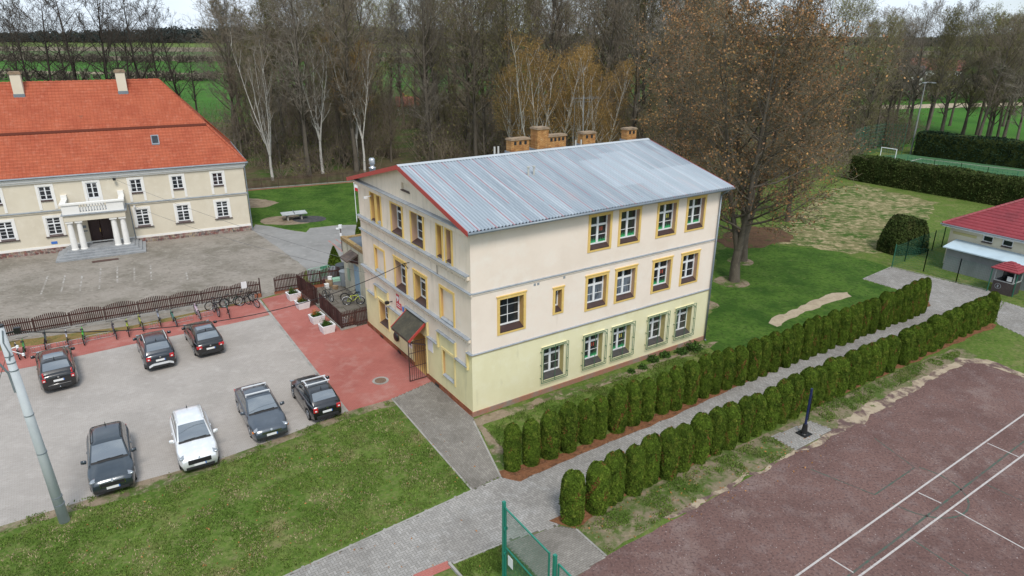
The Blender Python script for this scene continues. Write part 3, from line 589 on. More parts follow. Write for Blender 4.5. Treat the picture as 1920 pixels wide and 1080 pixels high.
for x, w in ((RS0-.03,.03),(RS1,.03)):
    for t0, t1 in ((RT0,7.5),(7.5,RT1)): b.add([(x+dx,t,rz(t)+h) for t in (t0,t1) for dx in (0,w) for h in (-.2,.06)], [(0,1,5,4),(2,6,7,3),(0,4,6,2),(1,3,7,5),(0,2,3,1),(4,5,7,6)])
b.build('barge_board', m_rfred, school, each=True)
b = MB(); 
for t0, t1 in ((RT0+.1,7.5),(7.5,RT1-.1)): b.add([(x,t,rz(t)-.16) for x in (RS0,RS1) for t in (t0,t1)], [(0,1,3,2)])
b.add([(RS0,t,z) for t,z in ((RT0+.1,rz(RT0)-.16),(RT0+.1,rz(RT0)-.02),(0,rz(0)-.02),(0,rz(0)-.16))],[(0,1,2,3)])
b.build('soffit', mat('timber soffit',(.3,.24,.19),.8), school)
b = MB(); b.tube((RS0,RT0-.05,EZ-.02),(RS1,RT0-.05,EZ-.02),.075,n=10); g_ = b.build('gutter', m_gutter, school, smooth=True)
b = MB(); b.path([(18.75,RT0-.05,EZ-.08),(18.6,-.12,EZ-.45),(18.55,-.12,.1),(18.55,-.25,.02)],.055,8); b.build('downpipe', m_gutter, school, smooth=True)
for z in (1.9,3.6,5.4,7.2,9.0):
    pass
# chimneys
m_chim = mat('yellow brick', (.55,.3,.12), .9, [((.42,.2,.08),2.5,.42,.62), ((.62,.42,.22),3.1,.55,.75)]); over_brick(m_chim,(.5,.45,.36),.25,.075,.014,plane='xz',dark=.62)
m_cap = mat('sooty cap', (.3,.22,.15), .9, [((.18,.14,.1),3,.45,.65)])
def chimney(s0, s1, t0, t1, ztop, flues, zf=.28):
    zb = rz((t0+t1)/2)-.3; b = MB(); b.box(s0,s1,t0,t1,zb,ztop-.12); c = b.build('chimney', m_chim, school)
    b = MB(); b.box(s0-.06,s1+.06,t0-.06,t1+.06,ztop-.12,ztop-.05); b.box(s0-.02,s1+.02,t0-.02,t1+.02,ztop-.05,ztop); b.build('cap', m_cap, c)
    b = MB(); n = flues
    for i in range(n):
        x = s0+(s1-s0)*(i+.75)/(n+.5); b.box(x-.09,x+.09,t0-.012,t0+.1,ztop-.42,ztop-.2)
    if n: b.build('flue_opening', m_dark, c, each=True)
    b = MB(); b.box(s0-.08,s1+.08,t0-.08,t1+.08,zb,rz(t0-.1)+.13); b.build('flashing', m_gutter, c)
chimney(7.9,9.3,8.2,8.8,13.6,3); chimney(9.95,10.85,8.2,9.0,14.15,0); chimney(10.88,12.35,8.25,8.85,13.6,4); chimney(13.8,14.9,8.2,8.8,13.58,2); chimney(17.85,18.75,8.2,8.8,13.58,2)
b = MB()
for ds in (0,.28): b.tube((6.5+ds,8.0,12.4),(6.5+ds,8.0,13.25),.06,n=8); b.tube((13.0+ds*1.7,8.0,12.4),(13.0+ds*1.7,8.0,13.15),.05,n=8)
for ds in (0,.4):
    s, t = 6.6+ds, 4.4; b.tube((s,t,rz(t)),(s,t,rz(t)+.55),.06,n=8); b.tube((s,t,rz(t)+.48),(s,t,rz(t)+.56),.1,n=8)
b.build('vent_pipe', mat('pale vent pipe',(.45,.44,.4),.6), school, each=True)
b = MB(); b.tube((14.4,9.0,12.3),(14.4,9.0,15.9),.018,n=6); b.bar((13.4,9.0,15.8),(15.9,9.0,15.7),.014,.014); b.bar((13.7,9.0,15.55),(15.0,9.0,15.5),.012,.012); b.tube((13.6,9,12.4),(13.6,9,15.75),.01,n=5)
for i in range(9): b.bar((13.5+i*.27,8.6,15.8),(13.5+i*.27,9.4,15.8),.006,.006)
b.build('aerial', m_gutter, school)
b = MB(); s, t = 1.2, 15.2
b.lathe([(.2,rz(t)-.1),(.2,rz(t)+.45),(.24,rz(t)+.45),(.24,rz(t)+.5),(.13,rz(t)+.55),(.13,rz(t)+.7),(.21,rz(t)+.72),(.21,rz(t)+1.05),(.13,rz(t)+1.14)],14,(s,t,0)); b.build('flue_cowl', mat('stainless steel',(.55,.56,.57),.3,metal=.8), school, smooth=True)
# entrance: canopy, door recess, barred gate, plaques
b = MB(); t0, t1 = 5.45, 7.92; xa, za, xb, zb2 = -.06, 3.72, -1.2, 2.78
b.add([(x,t,z) for t in (t0,t1) for x,z in ((xa,za),(xb,zb2),(xb,zb2-.1),(xa,za-.1))], [(0,1,2,3),(7,6,5,4),(0,4,5,1),(1,5,6,2),(2,6,7,3),(3,7,4,0)])
cn = b.build('entrance_canopy', mat('dark mossy roofing felt',(.07,.065,.05),.95,[((.1,.09,.065),1.6,.45,.65),((.05,.05,.045),7,.5,.75)],bump=(30,.4,.01)), school)
b = MB(); b.bar((xa,t0-.03,za-.06),(xb,t0-.03,zb2-.06),.04,.16); b.bar((xa,t1+.03,za-.06),(xb,t1+.03,zb2-.06),.04,.16); b.build('edge_board', m_rfred, cn, each=True)
b = MB(); b.bar((xb+.1,t0+.1,zb2-.16),(-.02,t0+.1,2.2),.08,.08); b.bar((xb+.1,t1-.1,zb2-.16),(-.02,t1-.1,2.2),.08,.08); b.bar((xb+.02,t0,zb2-.1),(xb+.02,t1,zb2-.1),.05,.09); b.build('bracket', m_iron, cn)
b = MB(); fbox(b,fG,5.42,5.58,.02,2.85,-.05,0); fbox(b,fG,7.32,7.48,.02,2.85,-.05,0); b.build('door_surround', m_gtrim, school, each=True)
b = MB(); fbox(b,fG,5.7,6.4,.1,2.5,1.18,1.24); fbox(b,fG,6.5,7.2,.1,2.5,1.18,1.24); b.build('entrance_door', mat('brown door',(.07,.04,.03),.5), school, each=True)
b = MB(); H_ = 2.75
for k in range(9):
    y = -.05-k*.14; b.tube((y,5.52,.06),(y,5.52,H_-.1),.014,n=5)
for z in (.08,1.0,1.9,H_-.1): b.bar((-.02,5.52,z),(-1.2,5.52,z),.04,.03)
b.bar((-1.2,5.52,.05),(-1.2,5.52,H_-.1),.04,.04); b.bar((-.03,5.52,.05),(-.03,5.52,H_-.1),.04,.04); b.build('barred_gate', m_iron, school)
def plate(a, z, w, h, m, name='plaque', d=-.03):
    b = MB(); fbox(b,fG,a-w/2,a+w/2,z-h/2,z+h/2,d,0); return b.build(name, m, school)
m_sred = mat('red enamel', (.5,.02,.03), .4); m_swhite = mat('white enamel', (.75,.75,.76), .4); m_sblue = mat('blue enamel', (.05,.16,.5), .4)
pl = plate(9.37,3.98,.5,.6,m_sred,'emblem_plaque'); b = MB(); fbox(b,fG,9.14,9.60,3.70,4.26,-.034,-.03)
pl2 = b.build('emblem_shield', m_sred, pl); pl.data.materials[0] = m_swhite
b = MB()   # white eagle on a red shield
b.add([fG(9.37+x,3.97+z,-.04) for x,z in ((-.05,.17),(.05,.17),(.06,.1),(.19,.16),(.17,-.02),(.07,-.08),(.1,-.19),(-.1,-.19),(-.07,-.08),(-.17,-.02),(-.19,.16),(-.06,.1))], [tuple(range(12))])
b.build('emblem', m_swhite, pl2)
pr = plate(9.28,3.48,.75,.42,m_sred,'name_plaque'); b = MB()
for k in range(2): fbox(b,fG,8.98,9.58,3.53-k*.13,3.58-k*.13,-.033,-.03)
b.build('lettering', m_swhite, pr)
plate(8.62,3.45,.3,.34,m_sblue,'notice_plaque'); plate(8.36,3.4,.14,.2,m_sblue,'notice_plaque'); plate(4.94,2.4,.66,.75,m_swhite,'notice_board')
pn = plate(7.8,1.38,.5,.56,m_swhite,'number_plate',-.03)
tx = bpy.data.curves.new('house_number','FONT'); tx.body = '6A'; tx.size = .34; tx.align_x = 'CENTER'; tx.align_y = 'CENTER'; tx.extrude = .003
to = bpy.data.objects.new('house_number', tx); COL.objects.link(to)
me_ = bpy.data.meshes.new_from_object(to.evaluated_get(bpy.context.evaluated_depsgraph_get())); bpy.data.objects.remove(to)
to = bpy.data.objects.new('house_number', me_); COL.objects.link(to); to.parent = pn; me_.materials.clear(); me_.materials.append(m_dark); to.location = (-.036,7.8,1.36); to.rotation_euler = (PI/2,0,-PI/2)
b = MB(); b.lathe([(.04,0),(.34,.03),(.34,.1),(.26,.16),(.1,.18)],18); wl = b.build('wall_bell', m_dark, school, smooth=True); wl.rotation_euler = (0,-PI/2,0); wl.location = (-.02,9.85,1.1)
b = MB(); b.bar((0,12.75,10.0),(-.3,12.75,9.95),.06,.06); b.box(-.5,-.28,12.68,12.82,9.86,10.0); b.build('wall_camera', m_swhite, school)
b = MB(); b.bar((0,10.35,3.42),(-.28,10.35,3.42),.05,.05); b.box(-.5,-.26,10.25,10.45,3.32,3.5); b.build('wall_lamp', m_dark, school)
b = MB(); b.box(0,.12,0,.06,0,.12)
for a, z in ((3.98,6.95),(4.22,6.95),(6.02,6.98)): fbox(b,fL,a,a+.14,z,z+.14,-.015,.0)
b.v = b.v[8:]; b.f = [tuple(i-8 for i in f) for f in b.f[6:]]; b.m = b.m[6:]; b.build('wall_vent', m_ledge, school, each=True)
b = MB(); b.path([fG(7.38,6.95,0),fG(7.38,6.95,-.35),fG(7.6,6.5,0)],.025,6); b.tube(fG(3.53,7.4,-.1),fG(3.53,7.9,-.1),.02,n=5); b.build('cable_bracket', m_dark, school)
# ================================================================ the manor on the left
M0, MA = Vector((-27.99,70.17,0)), R(27.41); MDp, MX0, MX1 = 14.7, -40.0, 0.0
manor = thing('manor_house', 'long beige manor with red tiled roof, columned porch and white balcony', 'building', M0, MA)
m_beige = mat('beige render', (.66,.595,.475), .9, [((.61,.545,.43),.4,.42,.66), ((.69,.63,.52),1.3,.52,.75)], bump=(50,.15,.01))
m_wtrim = mat('white trim', (.78,.76,.72), .8, [((.7,.68,.64),2,.5,.75)])
m_stone = mat('fieldstone plinth', (.3,.25,.22), .9, [((.22,.1,.09),2.6,.45,.6,(1,1,1),2), ((.34,.27,.18),3.1,.55,.65,(1,1,1),2), ((.14,.13,.13),3.7,.58,.66,(1,1,1),2)], bump=(6,.9,.05)); over_brick(m_stone,(1.3,1.25,1.2),.42,.26,.025,plane='xz',dark=.6)
m_tile = mat('red clay tiles', (.42,.115,.062), .85, [((.36,.09,.05),.5,.42,.66), ((.47,.16,.1),2.2,.52,.75,(1,1,1),8), ((.3,.085,.05),5,.56,.8,(1,1,1),8), ((.2,.1,.07),.8,.68,.85,(1,1,1),8)])
over_brick(m_tile,(.5,.46,.44),.3,.2657,.016,plane='xz',dark=.86,offset=0,amount=.62)  # joints and tile tone; dark course lines also paint the shade under lips
m_step = mat('grey granite', (.3,.31,.32), .8, [((.23,.24,.25),1.5,.45,.65), ((.38,.38,.38),8,.55,.8)])
m_darkdoor = mat('dark brown timber', (.035,.014,.013), .5, [((.055,.025,.02),5,.5,.7,(4,1,.3))])
fM = lambda a,z,d: (a, d, z); fMe = lambda a,z,d: (MX1-d, a, z); fMw = lambda a,z,d: (MX0+d, a, z); fMb = lambda a,z,d: (a, MDp-d, z)
EV = 7.3; uw = [-25.6,-21.42,-17.51,-10.01,-6.33,-2.58]; lw = [-25.4,-21.2,-17.42,-9.96,-6.28,-2.55]
holes = [(c-.5,c+.5,5.02,6.38,.1) for c in uw]+[(c-.57,c+.57,1.62,3.4,.1) for c in lw]+[(-14.22,-13.22,4.2,6.42,.1),(-14.72,-12.78,.62,3.02,.35)]
b = MB(); wall_grid(b, fM, MX0, MX1, .5, EV-.1, holes, .1, lambda a,z: 0, rev=0); b.build('front_wall', m_beige, manor)
b = MB(); wall_grid(b, fMe, 0, MDp, .5, EV-.1, [], .1, lambda a,z: 0); wall_grid(b, fMw, 0, MDp, .5, EV-.1, [], .1, lambda a,z: 0); wall_grid(b, fMb, MX0, MX1, 0, EV-.1, [], .1, lambda a,z: 0); b.build('side_wall', m_beige, manor)
b = MB(); b.box(MX0-.1,MX1+.1,-.1,MDp+.1,-.4,.5); b.build('plinth', m_stone, manor)
b = MB(); b.box(MX0-.02,MX1+.03,-.05,0,.5,.72); b.build('base_band', m_wtrim, manor)
for c in uw: 
    w = window(manor, fM, c-.5, c+.5, 5.02, 6.38, .1, 'six', m_sill, surround=0, sill_rise=.1, sill_out=.1)
    t = MB(); fbox(t,fM,c-.72,c-.5,4.22,6.58,-.05,0); fbox(t,fM,c+.5,c+.72,4.22,6.58,-.05,0); fbox(t,fM,c-.5,c+.5,6.38,6.58,-.048,0); t.build('surround', m_wtrim, w)
for c in lw:
    w = window(manor, fM, c-.57, c+.57, 1.62, 3.4, .1, 'ten', m_sill, surround=0, sill_rise=.16, sill_out=.12)
    t = MB(); fbox(t,fM,c-.8,c-.57,1.62,3.64,-.05,0); fbox(t,fM,c+.57,c+.8,1.62,3.64,-.05,0); fbox(t,fM,c-.57,c+.57,3.4,3.64,-.048,0); fbox(t,fM,c-.86,c+.86,1.55,1.62,-.14,0,1); t.build('surround', [m_wtrim,m_sill], w)
w = window(manor, fM, -14.22, -13.22, 4.9, 6.42, .1, 'six', None, surround=0, fw=.1); w.name = 'balcony_door'
t = MB(); fbox(t,fM,-14.2,-13.24,4.2,4.9,.04,.1); fbox(t,fM,-14.45,-14.22,4.2,6.64,-.05,0); fbox(t,fM,-13.22,-12.99,4.2,6.64,-.05,0); fbox(t,fM,-14.22,-13.22,6.42,6.64,-.048,0); t.build('surround', m_wtrim, w)
b = MB(); b.add([(a,d,z) for a in (MX0-.1,MX1+.1) for d,z in ((0,4.13),(-.16,4.08),(-.16,4.02),(0,4.02))], [(0,1,2,3),(7,6,5,4),(0,4,5,1),(1,5,6,2),(2,6,7,3),(3,7,4,0)]); c = b.build('string_course', m_ledge, manor)
b = MB(); b.box(MX0-.05,MX1+.06,-.1,0,3.9,4.018); b.build('moulding', m_beige, c)
b = MB(); b.box(MX0-.1,MX1+.12,-.14,0,6.72,6.9); b.box(MX0-.2,MX1+.25,-.27,0,6.9,EV-.1); b.build('cornice', m_wtrim, manor)
# roof: pantile courses modelled as overlapping strips with a scalloped lower lip, hipped at the end
def hip_z(y): return EV+(y+.35)*1.0
XE, YR = MX1+.35, 7.45; XR, ZR = -6.35, hip_z(7.45)
def courses(z0, z1, lift, name):
    V = []; Fq = []; n = int((z1-z0)/.25); pit = .3
    for face in ('front','end'):
        for k in range(n):
            za, zb = z0+(z1-z0)*k/n, z0+(z1-z0)*(k+1)/n+.03
            ya, yb = za-EV-.35-lift*.7, zb-EV-.35-lift*.7
            if face == 'front': l0, l1 = MX0, XE-(za-EV)*.9+lift*.7; m0_, m1_ = MX0, XE-(zb-EV)*.9+lift*.7
            else: l0, l1 = ya, 2*YR-ya; m0_, m1_ = yb, 2*YR-yb
            cnt = max(2, int((l1-l0)/pit)*2); base = len(V)
            for i in range(cnt+1):
                u0 = l0+(l1-l0)*i/cnt; u1 = m0_+(m1_-m0_)*i/cnt; bump = .035 if i % 2 else 0
                if face == 'front': a_, b_ = (u0,ya,za+.085+bump), (u1,yb,zb+.005+bump*.6); e_ = (u0,ya+.0,za-.03)
                else:
                    xa, xb = XE-(za-EV)*.9+lift*.7, XE-(zb-EV)*.9+lift*.7; a_, b_ = (xa,u0,za+.085+bump), (xb,u1,zb+.005+bump*.6); e_ = (xa,u0,za-.02)
                V += [e_, a_, b_]
            for i in range(cnt):
                o = base+i*3; Fq += [(o,o+3,o+4,o+1),(o+1,o+4,o+5,o+2)]
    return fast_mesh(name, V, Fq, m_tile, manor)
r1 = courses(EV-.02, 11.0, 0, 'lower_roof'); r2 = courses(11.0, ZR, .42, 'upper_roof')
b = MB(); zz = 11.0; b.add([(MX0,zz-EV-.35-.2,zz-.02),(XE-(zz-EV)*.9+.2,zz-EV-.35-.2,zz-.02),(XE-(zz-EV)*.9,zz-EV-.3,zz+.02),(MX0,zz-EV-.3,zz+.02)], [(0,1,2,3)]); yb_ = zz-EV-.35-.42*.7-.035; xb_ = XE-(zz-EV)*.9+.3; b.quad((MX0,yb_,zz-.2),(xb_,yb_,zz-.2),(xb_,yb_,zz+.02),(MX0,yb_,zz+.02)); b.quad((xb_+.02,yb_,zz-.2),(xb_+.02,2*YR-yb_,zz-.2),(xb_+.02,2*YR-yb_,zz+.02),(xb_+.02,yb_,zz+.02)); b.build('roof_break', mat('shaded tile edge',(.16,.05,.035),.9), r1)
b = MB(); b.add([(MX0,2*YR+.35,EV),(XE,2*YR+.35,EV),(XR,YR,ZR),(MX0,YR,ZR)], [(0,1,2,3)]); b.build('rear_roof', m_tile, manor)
b = MB()
n = 70
for i in range(n): x = MX0+(XR-MX0)*i/n; b.tube((x,YR,ZR+.06),(x+(XR-MX0)/n*1.08,YR,ZR+.04),.16,.13,8)
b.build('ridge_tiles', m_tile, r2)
for (y1) in (0,1):
    b = MB(); p0 = Vector((XE,-.35,EV+.06)) if y1 == 0 else Vector((XE,2*YR+.35,EV+.06)); p1 = Vector((XR,YR,ZR+.06)); n = 34
    for i in range(n): b.tube(p0.lerp(p1,i/n), p0.lerp(p1,(i+1.1)/n), .14, .11, 7)
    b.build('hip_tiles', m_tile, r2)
b = MB(); b.tube((MX0,-.42,EV-.02),(XE+.08,-.42,EV-.02),.09,n=8); b.tube((XE+.08,-.42,EV-.02),(XE+.08,2*YR,EV-.02),.09,n=8); b.build('gutter', m_gutter, manor, each=True)
b = MB(); b.path([(XE+.05,-.4,EV-.1),(.12,-.14,EV-.5),(.1,-.14,.05)],.06,7); b.build('downpipe', m_gutter, manor)
b = MB(); b.path([(-10.95,-.1,4.0),(-10.95,-.12,3.6),(-10.9,-.14,.55)],.05,7); b.build('downpipe', m_gutter, manor)
for x in (-9.75,-18.5,-27.5):
    b = MB(); b.box(x-.42,x+.42,5.95,6.75,12.8,16.05); c = b.build('chimney', m_beige, manor)
    b = MB(); b.box(x-.5,x+.5,5.87,6.83,16.05,16.22); b.box(x-.42,x+.42,5.95,6.75,16.22,16.3); b.build('cap', m_cap, c)
    b = MB(); b.box(x-.46,x+.46,5.91,6.8,13.2,14.25); b.build('flashing', m_gutter, c)
y = 2.06; b = MB(); b.add([(x,yy,hip_z(yy)+h) for x in (-8.0,-7.3) for yy in (1.6,2.4) for h in (.02,.16)], [(0,1,3,2),(4,6,7,5),(0,4,5,1),(2,3,7,6),(1,5,7,3)]); c = b.build('skylight', m_gutter, manor)
b = MB(); b.add([(x,yy,hip_z(yy)+.165) for x in (-7.92,-7.38) for yy in (1.68,2.32)], [(0,1,3,2)]); b.build('pane', m_glass, c)
# porch
b = MB()
for k in range(4):
    e = .3*(3-k); b.box(-16.6-e,-11.0+e,-2.6-e*1.25,-.1,.15*k-(.4 if k == 0 else 0),.15*(k+1))
b.build('front_steps', m_step, manor)
for x in (-15.95,-15.2,-12.38,-11.62):
    b = MB(); b.lathe([(.31,0),(.31,.08),(.27,.12),(.27,.9),(.22,2.55),(.25,2.6)],18,(x,-2.05,.6)); b.box(x-.31,x+.31,-2.36,-1.74,3.2,3.36); b.build('column', m_wtrim, manor, smooth=False)
b = MB(); b.box(-16.3,-11.3,-2.4,-.0,3.37,3.95); b.build('entablature', m_beige, manor)
b = MB(); b.box(-16.45,-11.12,-2.55,0,3.955,4.05); b.build('balcony_ledge', m_ledge, manor)
b = MB()
for x0, x1 in ((-16.3,-14.9),(-12.7,-11.3)): b.box(x0,x1,-2.4,-2.1,4.055,4.9)
b.box(-16.3,-16.0,-2.1,0,4.055,4.9); b.box(-11.6,-11.3,-2.1,0,4.055,4.9)
b.box(-16.42,-11.18,-2.5,-2.02,4.905,5.05); b.box(-16.42,-15.94,-2.015,0,4.905,5.05); b.box(-11.66,-11.18,-2.015,0,4.905,5.05); b.box(-14.9,-12.7,-2.38,-2.12,4.055,4.16)
b.box(-16.4,-15.9,-.35,0,5.06,5.45); b.box(-11.7,-11.2,-.35,0,5.06,5.45); p_ = b.build('balcony_parapet', m_wtrim, manor)
for i in range(9):
    b = MB(); b.lathe([(.07,0),(.05,.06),(.1,.25),(.05,.5),(.04,.62),(.08,.74)],10,(-14.72+i*.23,-2.25,4.162)); b.build('baluster', m_wtrim, p_, smooth=True)
b = MB(); b.box(-14.7,-13.78,.27,.35,.62,3.0); b.box(-13.72,-12.8,.27,.35,.62,3.0)
for x in (-14.55,-13.57): 
    for z in (.8,1.95): b.box(x,x+.62,.25,.27,z,z+.9)
dd = b.build('entrance_door', m_darkdoor, manor, each=False); b = MB(); b.box(-13.85,-13.78,.2,.25,1.5,1.9); b.build('handle', mat('brass',(.45,.3,.1),.4,metal=.7), dd)
b = MB(); b.box(-14.6,-12.9,-.5,.1,.602,.625); b.build('door_mat', m_dark, manor)
b = MB(); fbox(b,fM,-18.0,-17.5,.85,1.1,-.03,0); b.build('blue_plaque', m_sblue, manor)
b = MB(); b.bar((-11.73,-.02,6.5),(-11.73,-.3,6.6),.05,.05); b.box(-11.85,-11.6,-.5,-.28,6.5,6.72); b.build('wall_lamp', m_dark, manor)
b = MB(); b.bar((-10.5,-.02,3.75),(-10.5,-.25,3.8),.05,.05); b.box(-10.58,-10.42,-.42,-.2,3.72,3.86); b.build('wall_camera', m_swhite, manor)
b = MB(); fbox(b,fM,-15.2,-14.9,2.1,2.35,-.04,0); fbox(b,fM,-15.3,-14.85,1.75,1.85,-.1,0); b.build('entrance_plate', m_gutter, manor, each=True)
# ================================================================ annex beside the school
annex = thing('annex', 'low flat roofed outbuilding with streaky pale walls joined to the school', 'building', S0, TH)
m_streak = mat('mouldy pale render', (.55,.51,.4), .95, [((.46,.43,.33),.7,.42,.64), ((.13,.13,.1),1.6,.5,.78,(1,1,.18),9), ((.3,.29,.22),3.5,.55,.8)], bump=(30,.3,.01))
AS, AT, AZ = 1.4, 23.3, 4.4
b = MB(); b.box(AS,8.5,SW+.02,AT,0,AZ-.25); b.build('wall', m_streak, annex)
b = MB(); b.box(AS+.3,8.3,SW+.02,AT-.25,AZ-.245,AZ-.12); b.build('flat_roof', mat('dark blue roofing felt',(.1,.12,.145),.8,[((.14,.16,.18),.8,.45,.65)]), annex)
b = MB(); b.box(AS-.06,AS+.28,SW+.02,AT+.08,AZ-.24,AZ+.04); b.box(AS+.285,8.5,AT-.24,AT+.08,AZ-.24,AZ-.02); b.build('parapet', mat('rusty parapet flashing',(.32,.22,.09),.8,[((.22,.14,.08),1.5,.42,.62),((.4,.36,.25),3,.55,.75)]), annex)
b = MB(); t0, t1 = 19.8, 21.35; b.add([(x,t,z) for t in (t0,t1) for x,z in ((AS-.02,3.85),(AS-.95,3.4),(AS-.95,3.3),(AS-.02,3.75))], [(0,1,2,3),(7,6,5,4),(0,4,5,1),(1,5,6,2),(2,6,7,3),(3,7,4,0)])
b.build('porch_roof', mat('weathered brown sheet',(.13,.1,.085),.9,[((.08,.065,.06),1.4,.45,.65),((.2,.17,.14),4,.55,.8)]), annex)
b = MB(); b.add([(x,t0+.1,z) for x,z in ((AS-.01,3.65),(AS-.8,3.32),(AS-.01,3.0))], [(0,1,2)]); b.build('porch_bracket', m_darkdoor, annex)
b = MB(); b.box(AS-.04,AS,19.9,20.9,.1,2.75); b.build('door', mat('pale blue door',(.22,.32,.4),.7,[((.3,.38,.44),2,.5,.7)]), annex)
b = MB(); b.box(AS-.05,AS,22.0,22.5,1.0,2.0); b.build('meter_box', mat('green meter box',(.3,.4,.28),.6), annex)
# ================================================================ red roofed building on the right
K0 = P(1766.5,504.5); KA = R(-57.43)+PI   # x axis runs back along the wall, see below
ku = Vector((math.cos(R(-57.43)), math.sin(R(-57.43)),0)); kn = Vector((-ku.y, ku.x, 0))
changing = thing('changing_pavilion', 'low cream pavilion with maroon tile effect hipped roof and grey lean-to', 'building', K0, R(-57.43))
m_kw = mat('cream wall', (.66,.6,.46), .9, [((.6,.54,.41),.6,.45,.65),((.7,.65,.52),2,.52,.75)])
m_kr = mat('maroon metal tiles', (.27,.035,.045), .5, [((.2,.028,.036),.7,.45,.65),((.33,.06,.07),3,.55,.8)])
m_lean = mat('pale blue sheet', (.48,.6,.67), .55, [((.42,.52,.58),.8,.45,.65)]); m_grey = mat('grey cladding', (.26,.27,.28), .8, [((.2,.21,.22),.7,.45,.65,(1,1,.4))])
KL = 22.0; LO = 1.9
def zray(px, py, off):             # local (x, z) where the sight line meets the plane kept off metres behind the lean-to front
    d = ray(px,py); o = K0+kn*off; t = (o.dot(kn))/(d[0]*kn.x+d[1]*kn.y); p = Vector((d[0]*t,d[1]*t,0))-o; return p.dot(ku), CAMZ+d[2]*t
b = MB(); b.box(0,KL,0,LO,0,2.05); b.build('lean_to', m_grey, changing)
b = MB(); b.add([(x,y,z+h) for x in (-.25,KL) for y,z in ((-.3,2.05),(LO+.05,2.4)) for h in (0,.1)], [(0,1,3,2),(4,6,7,5),(0,4,5,1),(2,3,7,6),(1,5,7,3),(0,2,6,4)]); b.build('lean_to_roof', m_lean, changing)
wx0 = zray(1780,440,LO)[0]; eave = zray(1778.5,421,LO-.6)[1]
fK = lambda a,z,d: (a, LO+d, z)
kwin = [zray(1852,449,LO), zray(1889,457,LO)]
kz = kwin[0][1]; holes = [(q[0]-.42,q[0]+.42,kz-.3,kz+.32,.15) for q in kwin]
b = MB(); wall_grid(b, fK, wx0, KL, 0, eave-.05, holes, .15, lambda a,z: 0, rev=0); b.box(wx0,wx0+.01,LO,14,0,eave-.05); b.box(wx0,KL,13.99,14,0,eave-.05); b.build('wall', m_kw, changing)
for q in kwin:
    w = window(changing, fK, q[0]-.42, q[0]+.42, kz-.3, kz+.32, .12, 'none', m_sill, surround=0, sill_rise=.06, sill_out=.16)
b = MB(); sgn = zray(1809,440,LO); fbox(b,fK,sgn[0]-1.0,sgn[0]+1.0,sgn[1]-.12,sgn[1]+.12,-.03,0); b.build('name_strip', mat('faded yellow strip',(.5,.45,.22),.8), changing)
ex, ey = wx0-.55, LO-.6; dpt = 12.2; rzk = eave+3.6; V = []; 
def ktile(p0, p1, q0, q1, nm):      # courses from eave p0-p1 up to q0-q1
    V = []; Fq = []; n = 18
    p0,p1,q0,q1 = map(Vector,(p0,p1,q0,q1))
    for k in range(n):
        a0, a1 = p0.lerp(q0,k/n), p1.lerp(q1,k/n); c0, c1 = p0.lerp(q0,(k+1)/n), p1.lerp(q1,(k+1)/n); cnt = max(2,int((a1-a0).length/.2)); base = len(V)
        for i in range(cnt+1):
            h = .04 if i % 2 else 0; V += [tuple(a0.lerp(a1,i/cnt)), tuple(a0.lerp(a1,i/cnt)+Vector((0,0,.06+h))), tuple(c0.lerp(c1,i/cnt)+Vector((0,0,.01+h*.7)))]
        for i in range(cnt): o = base+3*i; Fq += [(o,o+3,o+4,o+1),(o+1,o+4,o+5,o+2)]
    return fast_mesh(nm, V, Fq, m_kr, changing)
rx = ex+dpt/2
ktile((ex,ey,eave),(KL,ey,eave),(rx,ey+dpt/2,rzk),(KL,ey+dpt/2,rzk),'roof'); ktile((ex,ey+dpt,eave),(ex,ey,eave),(rx,ey+dpt/2,rzk),(rx,ey+dpt/2,rzk),'roof'); ktile((KL,ey+dpt,eave),(ex,ey+dpt,eave),(KL,ey+dpt/2,rzk),(rx,ey+dpt/2,rzk),'roof')
b = MB(); n = 26; p0, p1 = Vector((ex,ey,eave+.05)), Vector((rx,ey+dpt/2,rzk+.05))
for i in range(n): b.tube(p0.lerp(p1,i/n),p0.lerp(p1,(i+1.1)/n),.13,.11,7)
b.build('hip_tiles', m_kr, changing)
b = MB(); b.box(ex+.05,KL,ey-.02,ey+.04,eave-.22,eave-.0); b.box(ex-.02,ex+.04,ey+.05,ey+dpt,eave-.22,eave); b.build('fascia', m_swhite, changing); b = MB(); b.tube((ex-.1,ey-.1,eave-.03),(KL,ey-.1,eave-.03),.07,n=7); b.build('gutter', m_gutter, changing)
# guard booth
bc = (P(1855,546)+P(1894,557))/2; bd = (P(1894,557)-P(1855,546)).normalized(); bn = Vector((-bd.y,bd.x,0)); ba = math.atan2(bd.y,bd.x)
booth = thing('guard_booth', 'small square booth with red pyramid roof and dark panelled base', 'booth', bc+bn*.75, ba)
b = MB(); b.box(-.72,.72,-.72,.72,0,1.05); b.build('base', mat('dark brown panel',(.06,.045,.045),.7,[((.09,.07,.065),3,.5,.7)]), booth)
b = MB(); b.torus((-.3,-.73,.62),(0,1,0),.22,.015,20,5); b.bar((-.3,-.735,.5),(-.3,-.735,.72),.1,.02,(0,1,0)); b.build('round_emblem', m_ledge, booth)
b = MB()
for x in (-.69,.69):
    for y in (-.69,.69): b.bar((x,y,1.05),(x,y,2.15),.07,.07)
for y in (-.69,.69): b.bar((-.66,y,1.08),(.66,y,1.08),.07,.06); b.bar((-.66,y,2.1),(.66,y,2.1),.07,.07)
for x in (-.69,.69): b.bar((x,-.66,1.08),(x,.66,1.08),.07,.06); b.bar((x,-.66,2.1),(x,.66,2.1),.07,.07)
b.build('window_frame', mat('grey frame',(.4,.41,.41),.6), booth)
b = MB(); b.box(-.66,.66,.6,.66,1.1,2.05); b.box(.6,.66,-.66,.6,1.1,2.05); b.build('pane', m_glass, booth, each=True)
